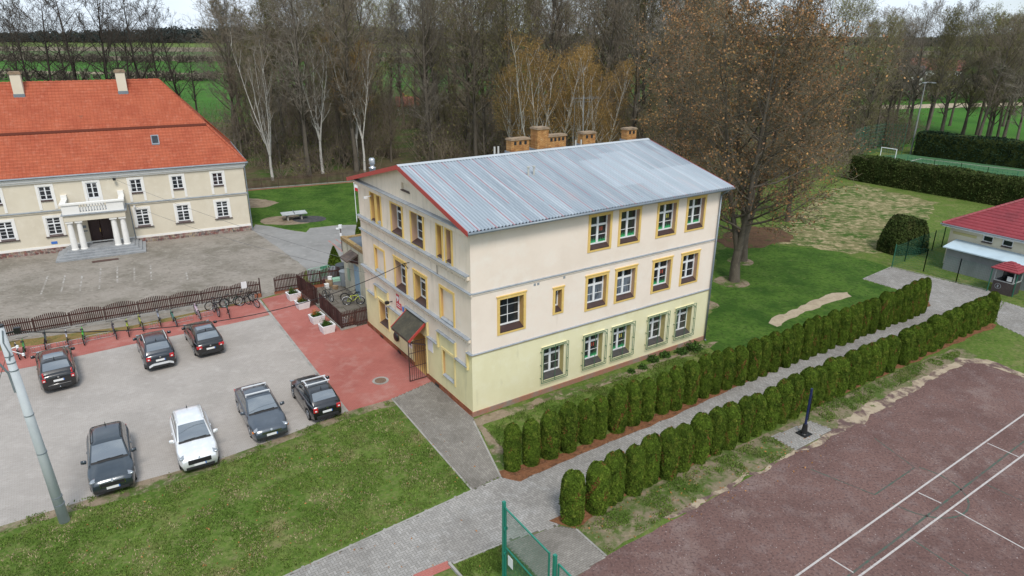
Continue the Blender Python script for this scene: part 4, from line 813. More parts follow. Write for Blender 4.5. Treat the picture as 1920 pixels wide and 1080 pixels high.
b = MB(); b.box(-.6,.6,-.3,.55,1.06,1.1); b.build('counter', m_dark, booth); b = MB(); b.box(.2,.55,-.7,-.68,1.2,1.6); b.build('notice', m_swhite, booth)
b = MB(); e, z0, z1 = 1.02, 2.14, 2.72; b.add([(-e,-e,z0),(e,-e,z0),(e,e,z0),(-e,e,z0),(0,0,z1),(-e,-e,z0-.08),(e,-e,z0-.08),(e,e,z0-.08),(-e,e,z0-.08)], [(0,1,4),(1,2,4),(2,3,4),(3,0,4),(0,5,6,1),(1,6,7,2),(2,7,8,3),(3,8,5,0),(5,8,7,6)])
for k in range(1,5):
    f_ = k/5; q = e*(1-f_); zz = z0+(z1-z0)*f_; 
    for p0, p1 in (((-q,-q),(q,-q)),((q,-q),(q,q)),((q,q),(-q,q)),((-q,q),(-q,-q))): b.bar((*p0,zz+.01),(*p1,zz+.01),.05,.05)
b.build('roof', m_kr, booth)
# houses seen through the wood
def cottage(name, label, c, rot, w, d, h, rh, wallm, roofm):
    t = thing(name, label, 'house', c, rot); b = MB(); b.box(-w/2,w/2,-d/2,d/2,0,h); b.add([(x,y,z) for x in (-w/2,w/2) for y,z in ((-d/2,h),(d/2,h),(0,h+rh))], [(0,1,2),(3,5,4)]); b.build('wall', wallm, t)
    b = MB(); b.add([(x,y,z) for x in (-w/2-.4,w/2+.4) for y,z in ((-d/2-.4,h-.15),(0,h+rh+.12),(d/2+.4,h-.15),(d/2+.4,h-.3),(0,h+rh-.03),(-d/2-.4,h-.3))], [(0,1,7,6),(1,2,8,7),(5,11,10,4),(4,10,9,3),(0,6,11,5),(2,3,9,8),(0,5,4,1),(1,4,3,2),(6,7,10,11),(7,8,9,10)]); b.build('roof', roofm, t)
    b = MB(); b.box(-w*.2-.3,-w*.2+.3,.3,.9,h+rh*.5,h+rh+.9); b.build('chimney', m_brick, t)
    n = max(2,int(w/3))
    for i in range(n):
        x = -w/2+w*(i+.5)/n; b = MB(); b.box(x-.5,x+.5,-d/2-.04,-d/2,h*.35,h*.35+1.2); f = b.build('window', m_pvc, t); b = MB(); b.box(x-.4,x+.4,-d/2-.06,-d/2-.04,h*.35+.1,h*.35+1.1); b.build('pane', m_glass, f)
    return t
m_pale = mat('pale house render', (.68,.66,.62), .9, [((.6,.58,.54),.6,.45,.65)]); m_slate = mat('dark roof', (.09,.08,.085), .7, [((.13,.1,.1),.8,.45,.65)])
m_hred = mat('far red roof', (.26,.1,.075), .8, [((.2,.075,.06),.8,.45,.65)])
cottage('cottage', 'small white cottage with dark red roof among trees by yellow forsythia', P(766,214), R(12), 5.5, 5, 2.4, 1.9, m_pale, m_hred)
cottage('chapel', 'narrow grey steep gabled house deep in the wood', P(632,202), R(80), 6, 5, 3.2, 5.5, mat('grey boards',(.3,.31,.32),.9,[((.2,.21,.22),1.5,.45,.65)]), m_slate)
cottage('village_house', 'white village house beyond the meadow behind the far trees', P(1692,160), R(-25), 13, 8, 4.6, 3.2, m_pale, m_slate)
cottage('village_house', 'red roofed village house farthest right behind the far trees', P(1768,147), R(-30), 16, 9, 4.0, 4.4, m_pale, m_hred)
cottage('village_house', 'red roofed village house left of the tall lamp mast', P(1722,140), R(-10), 12, 8, 4.4, 3.6, m_pale, m_hred)
cottage('village_house', 'white village house glimpsed above the roof between bare trees', P(1235,118), R(5), 13, 9, 4.5, 4, m_pale, m_hred)
# ================================================================ vegetation
def bark(name, c, c2, c3=None): return mat(name, c, .95, [(c2,1.2,.45,.65,(1,1,.4))]+([(c3,5,.55,.75)] if c3 else []), rand=.22)
m_bark = bark('grey brown bark', (.125,.107,.085), (.075,.063,.05), (.17,.145,.115)); m_twig = mat('brown twigs', (.185,.15,.112), .95, rand=.25)
m_twig2 = mat('grey twigs', (.21,.185,.15), .95, rand=.25); m_twig3 = mat('olive twigs', (.19,.168,.09), .95, rand=.25); m_oaktwig = mat('olive grey oak twigs', (.16,.135,.09), .95, rand=.1)
m_birch = mat('birch bark', (.5,.48,.44), .85, [((.06,.055,.05),1.6,.6,.7,(1,1,3)), ((.36,.33,.29),3,.5,.7)], rand=.1); m_birchtwig = mat('pale birch twigs', (.2,.165,.12), .9, rand=.15)
m_gold = mat('golden brown twigs', (.25,.165,.065), .95, rand=.2)
m_bud = mat('olive buds', (.15,.15,.035), .9, [((.2,.2,.06),2,.5,.7)], rand=.2, island=.3); m_budg = mat('spring green buds', (.22,.24,.08), .9, rand=.15, island=.3)
m_gbud = mat('golden catkins', (.32,.19,.055), .9, rand=.15, island=.35)
m_oakleaf = mat('dry oak leaves', (.3,.16,.075), .9, [((.37,.215,.075),.28,.46,.62), ((.2,.11,.07),.6,.48,.66)], rand=.12, island=.4)
m_dkbark = bark('backlit dark bark', (.06,.05,.042), (.035,.03,.026)); m_dktwig = mat('backlit dark twigs', (.075,.062,.05), .95, rand=.2)  # backlit darkness of the trees behind the manor painted into the colour
def tubes(segs, n):
    """segs: array (k,8) p0 p1 r0 r1 -> verts, quads of open n-sided tubes"""
    S = np.asarray(segs, float); p0, p1, r0, r1 = S[:,:3], S[:,3:6], S[:,6], S[:,7]
    d = p1-p0; d /= np.linalg.norm(d,axis=1,keepdims=True)+1e-9
    ref = np.where(np.abs(d[:,2:3]) > .9, np.array([[1.,0,0]]), np.array([[0,0,1.]]))
    a = np.cross(d,ref); a /= np.linalg.norm(a,axis=1,keepdims=True)+1e-9; b = np.cross(d,a)
    th = 2*PI*np.arange(n)/n; ring = np.cos(th)[None,:,None]*a[:,None,:]+np.sin(th)[None,:,None]*b[:,None,:]
    V = np.concatenate([p0[:,None,:]+ring*r0[:,None,None], p1[:,None,:]+ring*r1[:,None,None]],1).reshape(-1,3)
    k = np.arange(n); q = np.stack([k,(k+1)%n,n+(k+1)%n,n+k],1); Fq = (np.arange(len(S))*2*n)[:,None,None]+q[None]
    return V, Fq.reshape(-1,4)
def leaf_quads(cen, size, rng, up=0.0, asp=.6):
    n = len(cen); d = rng.normal(size=(n,3)); d[:,2] += up; d /= np.linalg.norm(d,axis=1,keepdims=True); r = rng.normal(size=(n,3)); a = np.cross(d,r); a /= np.linalg.norm(a,axis=1,keepdims=True)
    s = size*(.6+.8*rng.random((n,1))); b = np.cross(d,a)*asp
    V = np.stack([cen-a*s, cen-b*s, cen+a*s, cen+b*s],1).reshape(-1,3)
    return V, np.arange(4*n).reshape(-1,4)
def grow(seed, H=24, r0=.32, clear=.28, spread=.55, limbs=26, twig=(5,7), upcurve=.5, forks=1, fine=.016, tip=.9, droop=0, stemlean=.0, side=4, forkz=0):
    """returns list of thick segments, list of thin segments, list of twig tip points"""
    rng = random.Random(seed); thick = []; thin = []; tips = []
    def rnd(): return Vector((rng.uniform(-1,1),rng.uniform(-1,1),rng.uniform(-1,1)))
    def shoot(p, d, ln, r, lvl):
        n = max(2, 4-lvl+1); seg = ln/n; q = p; pts = []
        for i in range(n):
            d = (d+rnd()*(.16+.05*lvl)+Vector((0,0,(upcurve if lvl < 3 else upcurve*.6)*.22-droop*(.28 if lvl >= 2 else .05)))).normalized()
            e = q+d*seg; ra = r*(1-.75*i/n); rb = r*(1-.75*(i+1)/n)
            (thick if lvl <= 1 else thin).append((*q,*e,max(ra,fine),max(rb,fine*.8))); pts.append((q,e,d,rb)); q = e
        if lvl < 3:
            cnt = (0, side*2+1, side+2)[lvl]
            for k in range(cnt):
                t = .22+.78*(k+rng.random())/cnt; i = min(n-1,int(t*n)); a, b, dd, rr = pts[i]; pos = a.lerp(b,t*n-i)
                nd = (dd*.75+rnd().cross(dd).normalized()*(.75+.2*rng.random())+Vector((0,0,.18*upcurve))).normalized()
                shoot(pos, nd, ln*(.5-.04*lvl)*(1.15-.55*t)*(.75+.5*rng.random()), max(r*.45*(1-.5*t),fine), lvl+1)
        else:
            tips.append(tuple(q)); tips.append(tuple(pts[0][1]))
            for _ in range(2):
                a, b, dd, rr = pts[rng.randrange(n)]; nd = (dd+rnd()*.8+Vector((0,0,.2*upcurve-.5*droop))).normalized(); e = b+nd*ln*rng.uniform(.5,.9); thin.append((*b,*e,fine*.8,fine*.5)); tips.append(tuple(e))
    for f in range(forks):
        base = Vector((0,0,0)); d = Vector((rng.uniform(-1,1)*stemlean,rng.uniform(-1,1)*stemlean,1)).normalized()
        if forks > 1:
            a = 2*PI*f/forks+rng.random()
            if f == 0: thick.append((0,0,-.3,.08,.03,forkz*.5,r0*2.1,r0*1.6)); thick.append((.08,.03,forkz*.5,0,0,forkz+.1,r0*1.6,r0*1.25))
            base = Vector((.06*math.cos(a),.06*math.sin(a),forkz)); d = (d+Vector((math.cos(a),math.sin(a),0))*.2).normalized()
        n = 12; q = base-Vector((0,0,.3)); hh = (H-base.z)*(1 if f == 0 else .75+.22*rng.random()); stem = []
        for i in range(n):
            d = (d+rnd()*.045+Vector((0,0,.05))).normalized(); e = q+d*hh/n; ra, rb = r0*(1-.93*i/n)*(1.25 if i == 0 else 1), r0*(1-.93*(i+1)/n)
            thick.append((*q,*e,ra,rb)); stem.append((q,e,d,rb)); q = e
        for k in range(limbs//forks if forks > 1 else limbs):
            t = clear+(1-clear)*(k+rng.random()*.8)/(limbs//forks if forks > 1 else limbs); t = min(t,.985); i = min(n-1,int(t*n)); a, b, dd, rr = stem[i]; pos = a.lerp(b,t*n-i)
            az = k*2.4+rng.random()*.8; out = Vector((math.cos(az),math.sin(az),0)); nd = (out*spread+Vector((0,0,1))*(1-spread)*(1.1+.4*t)).normalized()
            prof = math.sin(PI*min(1,max(.12,(t-clear)/(1-clear)*.86+.12)))**.7
            shoot(pos, nd, H*.34*spread*1.25*prof*(.7+.5*rng.random())+.8, max(rr*.55,.03), 1 if t > .25 else 1)
        tips.append(tuple(q))
    return thick, thin, tips
def tree_proto(name, seed, barkm, twigm, bud=None, budn=0, budsize=.09, budspread=.25, thick_to=5, **kw):
    th, tn, tips = grow(seed, **kw); root = bpy.data.objects.new(name, None); COL.objects.link(root); root.empty_display_size = .3
    V, Q = tubes(th, thick_to); fast_mesh('trunk', V, Q, barkm, root, smooth=True)
    V, Q = tubes(tn, 3); mats = [twigm]; mi = np.zeros(len(Q),int)
    if bud:
        r = np.random.default_rng(seed); T = np.array(tips); T = T[r.integers(0,len(T),budn)]+r.normal(size=(budn,3))*budspread
        V2, Q2 = leaf_quads(T, budsize, r); Q = np.concatenate([Q,Q2+len(V)]); V = np.concatenate([V,V2]); mats.append(bud); mi = np.concatenate([mi,np.ones(len(Q2),int)])
    fast_mesh('crown', V, Q, mats, root, midx=mi)
    return root
PROTO = {}
def proto(k):
    if k in PROTO: return PROTO[k]
    if k[0] == 'b':   # bare broad trees
        i = int(k[1:]); PROTO[k] = tree_proto('bare_tree', 100+i, m_bark, [m_twig,m_twig2,m_twig3][i%3], m_bud if i % 3 == 2 else None, 2200 if i % 3 == 2 else 0, .08, .35, H=26, r0=.34, clear=[.3,.24,.35,.2,.28,.16][i%6], spread=[.55,.62,.42,.5,.6,.5][i%6], limbs=[26,28,30,30,24,34][i%6], upcurve=.55, fine=.017, side=4)
    if k[0] == 'd': i = int(k[1:]); PROTO[k] = tree_proto('bare_tree', 700+i, m_dkbark, m_dktwig, None, 0, H=26, r0=.36, clear=[.2,.28,.14][i], spread=[.62,.55,.66][i], limbs=[20,22,24][i], upcurve=.5, fine=.022, side=3)
    if k[0] == 'u': i = int(k[1:]); PROTO[k] = tree_proto('budding_tree', 300+i, m_bark, m_twig3, m_budg, 5200, .075, .45, H=25, r0=.33, clear=.25, spread=.58, limbs=28, upcurve=.5, fine=.018)
    if k[0] == 'w': i = int(k[1:]); PROTO[k] = tree_proto('birch_tree', 400+i, m_birch, m_birchtwig, None, 0, H=20, r0=.115, clear=.1, spread=.36, limbs=44, forks=[5,4,3][i], forkz=[4.0,5.5,6][i], upcurve=1.0, fine=.013, side=3, stemlean=.08)
    if k[0] == 'g': i = int(k[1:]); PROTO[k] = tree_proto('golden_birch', 500+i, m_birch, m_gold, m_gbud, 5500, .05, .3, H=19, r0=.12, clear=.12, spread=.42, limbs=40, forks=[4,3][i%2], forkz=[3.5,5][i%2], upcurve=.8, droop=.5, fine=.012, side=3, stemlean=.1)
    if k[0] == 'o': i = int(k[1:]); PROTO[k] = tree_proto('oak_tree', 600+i, m_bark, m_oaktwig, m_oakleaf, 10500, .09, .2, H=23, r0=.24, forks=3, forkz=3.2, clear=.06, spread=.7, limbs=54, upcurve=.35, fine=.018, side=4, thick_to=7)
    PROTO[k]['used'] = 0
    return PROTO[k]
PLACED = {}
def plant(k, pos, scale, rot, group, cat='tree', name=None):
    p = proto(k)
    if not p['used']: o = p; p['used'] = 1
    else: o = copy_tree(p)
    o.location = pos; o.scale = (scale[0],scale[0],scale[1]) if isinstance(scale,tuple) else (scale,)*3; o.rotation_euler = (0,0,rot)
    o['category'] = cat; o['group'] = group
    if name: o.name = name
    PLACED.setdefault(group, []).append(o); return o
rr = random.Random(11)
# white birches by the wooden fence (photo columns 512, 603, 680)
for i,(px,py,h) in enumerate(((512,338,19.5),(606,326,19),(684,322,17.5))):
    o = plant('w%d'%i, P(px,py), (h/20*1.1, h/20), rr.random()*6, 'white birches along the back fence'); o['label'] = ['white stemmed birch with many upright stems, nearest the manor','white birch with one broken limb, middle of the three by the back fence','white birch in front of ginger twigs, nearest the school'][i]
# golden birches behind the school
for i,(px,D_,h,k) in enumerate(((1005,84,19.5,'g0'),(1045,88,18.5,'g1'),(1100,82,17.5,'g0'),(1075,92,18,'g1'),(1128,86,17,'g1'),(672,104,19,'g1'),(962,90,17.5,'g0'))):
    o = plant(k, ppx(px,D_), (h/19*1.15,h/19), rr.random()*6, 'golden birches behind the school')
    o['label'] = ['tallest golden birch rising behind the tall brick chimney','golden birch behind the wide four flue chimney','golden birch behind the roof aerial','golden birch second row between chimney and aerial','golden birch left of the last chimney','ginger twigged birch standing behind the white birches','golden birch leaning left behind the first chimney'][i]
# oaks right of the school
o = plant('o0', P(1377,527), (1.03,1.0), 2.3, 'brown leaved oaks beside the school'); o['label'] = 'huge oak with rusty dead leaves beside the school corner'
o = plant('o0', P(1392,488), (1.05,.96), 2.9, 'brown leaved oaks beside the school'); o['label'] = 'oak with rusty dead leaves standing behind the huge oak'
o = plant('o0', P(1475,415), (.72,.85), 4.4, 'brown leaved oaks beside the school'); o['label'] = 'leaning oak with rusty leaves nearest the rough meadow'
o = plant('o0', ppx(1275,80), (.95,1.0), 1.5, 'brown leaved oaks beside the school'); o['label'] = 'oak with rusty leaves farthest back behind the school roof'
# the wood: rows of bare trees
def row(spec, group):
    for px, D_, k, h in spec: plant(k, ppx(px,D_), (h/26*(.95+.25*rr.random()), h/26), rr.random()*6.3, group)
L1 = [(px, D_, 'd%d'%(i%3), h) for i,(px,D_,h) in enumerate(((18,128,27),(70,150,26),(115,136,27),(168,140,28),(215,124,28),(255,150,25),(285,131,27),(318,138,25),(345,150,24),(140,170,25),(45,172,24),(235,176,22),(372,165,18)))]
row(L1, 'bare trees behind the manor')
L2 = []
for i in range(58):
    px = 436+15.2*i+rr.uniform(-9,9); dd = (104,118,134,150,112)[i%5]+rr.uniform(-6,8)
    if 715 < px < 790 and dd < 150: dd = 158
    L2.append((px, dd, 'u%d'%(i%2) if i in (17,57) else 'b%d'%((i*7)%6), 25+rr.uniform(-1,4.5)+(2 if px > 850 else 0)-(3 if px < 520 else 0)))
for i in range(30):
    px = 610+35*i+rr.uniform(-14,14); L2.append((px, rr.uniform(160,205), 'b%d'%((i*5+1)%6), 27+rr.uniform(-2,4))) if px < 1660 and not (690 < px < 790) else None
del L2[78:]
L4 = []
for i in range(76):
    px = 452+15.6*i+rr.uniform(-8,8); dd = rr.uniform(101,150)
    if not (735 < px < 785): L4.append((px, dd, 'b%d'%((i*5+3)%6), rr.uniform(9,16)))
L3 = [(1545,120,'u0',26),(1585,135,'b4',24),(1612,121,'b5',22),(1640,127,'b0',23),(1660,150,'b3',21),(1700,140,'b1',24),(1728,122,'b2',23),(1765,150,'b4',22),(1800,130,'u1',24),(1826,121,'b0',22),(1850,140,'b5',23),(1875,124,'u0',24),(1900,118,'b1',22),(1922,130,'b3',23),(1960,120,'u1',24),(1680,170,'b0',20),(1745,175,'b2',19),(1880,160,'b4',21),(1600,160,'b2',22),(1510,128,'b1',26),(1470,140,'b3',26),(1440,126,'b0',27)]+[(1590+rr.uniform(-10,10)+24*i, rr.uniform(128,190), 'b%d'%((i*5+2)%6), rr.uniform(18,24)) for i in range(15)]
row(L2, 'bare trees in the wood behind the school'); row(L4, 'young bare trees in the wood')
row(L3, 'bare trees beyond the football pitch')
for grp, tail in (('bare trees behind the manor','bare tree from the left in the row behind the red manor roof'),('bare trees in the wood behind the school','tree from the left in the bare wood behind the school'),('young bare trees in the wood','slender young tree from the left among the tall trunks behind the school'),('bare trees beyond the football pitch','tree from the left in the row beyond the football pitch')):
    for i, o in enumerate(sorted(PLACED[grp], key=lambda o: proj(o.location)[0])): o['label'] = ordn(i)+' '+tail
# conifers
def cone_tree(name, label, pos, h, r):
    t = thing(name, label, 'conifer', pos); rng = np.random.default_rng(int(h*100)); n = 5200
    z = rng.random(n)**1.25*h; rad = r*(1-z/h)**.8*(.75+.3*rng.random(n)); a = rng.random(n)*2*PI
    V, Q = leaf_quads(np.stack([rad*np.cos(a),rad*np.sin(a),z+.05],1), .085, rng, .4, .45); fast_mesh('foliage', V, Q, m_thuja, t)
    b = MB(); b.tube((0,0,-.1),(0,0,h*.9),.06,.01,6); b.lathe([(r*.55,.05),(r*.6,.3),(r*.3,h*.6),(.02,h*.96)],10); b.build('trunk', m_core, t); return t
m_thuja = mat('thuja foliage', (.08,.128,.014), .9, [((.045,.076,.009),1.2,.42,.62), ((.145,.18,.026),3.0,.5,.72)], rand=.1, island=.45)
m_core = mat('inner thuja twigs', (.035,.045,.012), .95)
m_rust = mat('browned thuja', (.17,.075,.028), .9, island=.3)
cone_tree('conical_thuja', 'small dark conical thuja behind the picket fence by the bins', P(629,507), 2.2, .75)
cone_tree('conical_thuja', 'narrow conical thuja at the left rear corner of the school', P(678,470), 3.4, .8)
# clipped thuja columns
def thuja_proto(seed, H, rad, twin=False, rust=0):
    rng = np.random.default_rng(seed); root = bpy.data.objects.new('clipped_thuja', None); COL.objects.link(root)
    cols = [(0,0,rad,H)] if not twin else [(-.2,0,rad*.85,H),(.24,.05,rad*.8,H*.97)]
    n1, n2 = 30, 26; VV = []; QQ = []; cen = []; nor = []
    ph = rng.random(8)*6
    def prof(t): return (.86+.14*min(1,t/.25))*(1-.06*t)*(1 if t < .74 else math.sqrt(max(0,1-((t-.74)/.26)**2))*.97+.03)
    for (cx,cy,rd,hh) in cols:
        base = sum(len(v) for v in VV)
        def surf(a, t):
            lump = 1+.035*math.sin(3*a+ph[0]+4*t)+.03*math.sin(5*a+ph[1]-9*t)+.025*math.sin(24*t+ph[2]+2*a)+.025*math.sin(11*a+ph[3]+17*t)
            r_ = rd*prof(t)*lump; return (cx+r_*math.cos(a), cy+r_*math.sin(a), hh*t+.04*math.sin(4*a+ph[4])*(t > .7))
        v = [surf(2*PI*i/n1, j/n2) for j in range(n2+1) for i in range(n1)]
        q = [(base+j*n1+i, base+j*n1+(i+1)%n1, base+(j+1)*n1+(i+1)%n1, base+(j+1)*n1+i) for j in range(n2) for i in range(n1)]
        v = np.array(v); c_ = np.array([cx,cy,0]); v[:,:2] = c_[:2]+(v[:,:2]-c_[:2])*.93
        VV.append(v); QQ += q
        m = 15000 if not twin else 9000
        tt = rng.random(m)**.82; aa = rng.random(m)*2*PI; tt[:m//7] = 1-.2*rng.random(m//7)**2
        pts = np.array([surf(a,t) for a,t in zip(aa,tt)]); k_ = (.93+.11*rng.random(m))[:,None]; pts[:,:2] = c_[:2]+(pts[:,:2]-c_[:2])*k_; pts[:,2] += rng.normal(size=m)*.02
        nn = np.stack([np.cos(aa),np.sin(aa),.25+1.6*(tt > .86)],1); cen.append(pts); nor.append(nn)
    cen = np.concatenate(cen); nor = np.concatenate(nor); nor /= np.linalg.norm(nor,axis=1,keepdims=True)
    d = nor*.75+rng.normal(size=nor.shape)*.45; d /= np.linalg.norm(d,axis=1,keepdims=True); upv = np.array([[0,0,1.]])+rng.normal(size=nor.shape)*.5
    a = np.cross(upv,d); a /= np.linalg.norm(a,axis=1,keepdims=True); b = np.cross(d,a); s = (.017+.02*rng.random((len(cen),1)))
    V = np.stack([cen-a*s, cen-b*s*1.5+d*.012, cen+a*s, cen+b*s*1.7+d*.02],1).reshape(-1,3); Q = np.arange(len(V)).reshape(-1,4)
    base = np.concatenate(VV); mi = np.concatenate([np.zeros(len(QQ),int), np.where((np.sin(cen[:,0]*9+cen[:,2]*3+seed)+np.cos(cen[:,1]*8-cen[:,2]*2.3) > 1.8-.7*rust)&(rng.random(len(cen)) < .45), 2, 1)])
    fast_mesh('foliage', np.concatenate([base,V]), np.concatenate([np.array(QQ),Q+len(base)]), [m_thuja,m_thuja,m_rust], root, midx=mi)
    b = MB(); b.tube((0,0,-.15),(0,0,H*.85),.06,.02,6); b.build('trunk', m_bark, root)
    return root
TP = [thuja_proto(i, 2.55, .485+.02*(i%3), False, [0,.25,.5,.05][i%4]) for i in range(4)]+[thuja_proto(9, 2.55, .46, True, .1)]
used = set()
def hedge_row(A, B, tops, hs, group, tail, twins=(), wide=1.0):
    A, B = Vector((A[0],A[1],0)), Vector((B[0],B[1],0)); n = len(tops); pos = []
    for px in tops:
        lo, hi = -.05, 1.05
        for _ in range(40):
            m = (lo+hi)/2; q = A.lerp(B,m)
            if proj((q.x,q.y,2.2))[0] < px: lo = m
            else: hi = m
        pos.append(lo)
    for i, t in enumerate(pos):
        q = A.lerp(B,t); k = 4 if i in twins else (i*3+len(group))%4
        if k not in used: o = TP[k]; used.add(k)
        else: o = copy_tree(TP[k])
        h = hs[0]+(hs[1]-hs[0])*i/(n-1)+rr.uniform(-.16,.16); gap = (pos[min(i+1,n-1)]-pos[max(i-1,0)])/(2 if 0 < i < n-1 else 1)*(B-A).length
        w = min(1.2,max(.72,gap/1.02))*wide*.84*(.97+.08*rr.random())
        o.location = q+Vector((rr.uniform(-.06,.06),rr.uniform(-.06,.06),0)); o.scale = (w,w,h/2.55); o.rotation_euler = (0,0,(TH if k == 4 else rr.random()*6.3))
        tag(o, ordn(i)+' clipped thuja from the near end '+tail, 'hedge thuja', group)
T1 = [962,995,1032,1066,1102,1128,1159,1189,1217,1247,1269,1298,1324,1345,1367,1389,1414,1435,1455,1477,1496,1515,1531,1547,1566,1583,1599,1613,1627,1641,1660,1673,1685,1699,1714,1726,1738]
T2 = [1077,1120,1152,1191,1222,1255,1285,1317,1348,1373,1400,1422,1449,1473,1493,1520,1540,1560,1580,1604,1622,1640,1656,1673,1702,1721,1735,1753,1767,1786,1799,1811,1824,1839,1852,1865]
hedge_row(P(970,876), P(1737,582), T1, (2.45,2.75), 'clipped thujas along the school side of the path', 'of the row beside the school')
hedge_row(P(1077,972), P(1862,597), T2, (2.55,2.3), 'clipped thujas along the court side of the path', 'of the row beside the court', twins=(2,4), wide=1.02)
# trimmed block hedges
def rounder(q, ln, depth, h, r):
    x, y, z = q; u = 2*x/ln-1; f = 1-r*abs(u)**2.6; g_ = 1-r*.8*max(0,min(1,z/h))**2.5; return (ln/2+(x-ln/2)*g_, depth/2+(y-depth/2)*f*g_, z*(1-.45*r*abs(u)**2.6))
def block_hedge(name, label, a, b, depth, h, seed, dens=150, m=None, sz=.1, rnd=0):
    a, b = Vector((a.x,a.y,0)), Vector((b.x,b.y,0)); d = (b-a); ln = d.length; t = thing(name, label, 'hedge', a, math.atan2(d.y,d.x)); rng = np.random.default_rng(seed)
    V = []; Q = []; nx = int(ln/.5)+1
    prof = [(0.04,0),(-.02,h*.4),(0,h*.85),(.14*depth,h),(.5*depth,h+.06),(.86*depth,h),(depth,h*.85),(depth,0)]
    for i in range(nx+1):
        for (y,z) in prof: x = ln*i/nx; nzv = .16*noise.noise((x*.5,z*.8,seed))+.1*noise.noise((x*1.7,z*2,seed+3)); V.append((x, y+(nzv if y < depth*.5 else -nzv)+.12, z*(1+.035*noise.noise((x*.4,seed,0)))-.06))
    if rnd: V = [rounder(q, ln, depth, h, rnd) for q in V]
    k = len(prof); Q = [(i*k+j,(i+1)*k+j,(i+1)*k+j+1,i*k+j+1) for i in range(nx) for j in range(k-1)]+[tuple((0+j,j+1,k-2-j,k-1-j)) for j in range(k//2-1)]+[tuple((nx*k+j,nx*k+j+1,nx*k+k-2-j,nx*k+k-1-j)) for j in range(k//2-1)]
    per = 2*h+depth; n = int(ln*per*dens); u = rng.random(n)*per; x = rng.random(n)*ln
    y = np.where(u < h, 0, np.where(u < h+depth, u-h, depth)); z = np.where(u < h, u, np.where(u < h+depth, h+.02, per-u))
    ne = int(depth*h*dens*2); x = np.concatenate([x, np.where(rng.random(ne) < .5, 0, ln)]); y = np.concatenate([y, rng.random(ne)*depth]); z = np.concatenate([z, rng.random(ne)*h])
    off = np.array([.16*noise.noise((a_*.5,c_*.8,seed))+.1*noise.noise((a_*1.7,c_*2,seed+3)) for a_,c_ in zip(x,z)])
    cen = np.stack([x+rng.normal(size=len(x))*.06, y+np.where(y < depth*.5,off,-off)+rng.normal(size=len(x))*.07, z*(1+.03*np.sin(x*.7+seed))+rng.normal(size=len(x))*.06],1)
    if rnd: cen = np.array([rounder(q, ln, depth, h, rnd) for q in cen])
    V2, Q2 = leaf_quads(cen, sz, rng, .3, .5); mi = np.concatenate([np.zeros(len(Q),int), np.ones(len(Q2),int)])
    fast_mesh('foliage', np.concatenate([np.array(V),V2]), np.concatenate([np.array(Q),Q2+len(V)]), [m_core, m or m_dkhedge], t, midx=mi)
    return t
m_dkhedge = mat('dark hedge foliage', (.055,.078,.02), .9, [((.02,.036,.009),.8,.42,.62), ((.085,.085,.03),1.5,.52,.72,(1,1,.4))], island=.4)
m_bluehedge = mat('far dark hedge foliage', (.02,.04,.02), .9, [((.012,.024,.013),.6,.42,.62)], island=.35)
block_hedge('trimmed_hedge', 'tall dark clipped hedge along the near side of the football pitch', P(1590,337), P(1990,408), 2.4, 3.5, 5, 60, sz=.13)
block_hedge('trimmed_hedge', 'tall blackish green hedge on the far side of the football pitch', P(1711,291), P(2010,329), 3.0, 4.0, 6, 30, m_bluehedge, .17)
block_hedge('trimmed_bush', 'rounded dark bush block beside the green mesh fence', P(1688,483), P(1750,471), 3.2, 3.3, 8, 170, sz=.09, rnd=.4)
# forsythia, low shrubs by the wall and shrubs through the wood
m_fors = mat('yellow forsythia', (.62,.43,.02), .8, island=.3); m_shrub = mat('shrub leaves', (.05,.1,.02), .9, island=.4)
def shrub(name, label, pos, r, h, m, n, sz, cat='shrub', group=None, seed=1):
    t = thing(name, label, cat, pos, 0, group); rng = np.random.default_rng(seed); d = rng.normal(size=(n,3)); d /= np.linalg.norm(d,axis=1,keepdims=True); d[:,2] = np.abs(d[:,2]); k = rng.random((n,1))**.35*(.8+.25*np.sin(d[:,:1]*7+seed)*np.cos(d[:,1:2]*6))
    V, Q = leaf_quads(d*k*np.array([[r,r,h]]), sz, rng, .3); fast_mesh('foliage', V, Q, m, t)
    s = []
    for i in range(14):
        q = d[i]*np.array([r,r,h])*.85; s.append((0,0,-.05,*q,.03,.012))
    V, Q = tubes(s, 4); fast_mesh('stems', V, Q, m_bark, t); return t
shrub('forsythia_bush','bright yellow forsythia behind the small cottage', P(760,202), 3.2, 4.0, m_fors, 2600, .2, seed=3)
shrub('forsythia_bush','pale yellow forsythia right of the cottage between trunks', P(795,201), 1.7, 2.0, m_fors, 500, .16, seed=4)
for i,(px,py,r) in enumerate(((1300,655,.75),(1278,662,.5),(1225,676,.5),(1247,668,.45),(1205,690,.35),(1183,698,.3))):
    shrub('low_shrub', ['widest low green shrub at the downpipe end of the school wall','second low shrub from the downpipe along the school wall','fourth low shrub from the downpipe along the school wall','third low shrub from the downpipe along the school wall','fifth low shrub from the downpipe along the school wall','smallest low shrub nearest the cracked plinth'][i], P(px,py), r, r*.9, m_shrub, int(900*r+200), .06, group='low shrubs along the school wall', seed=20+i)
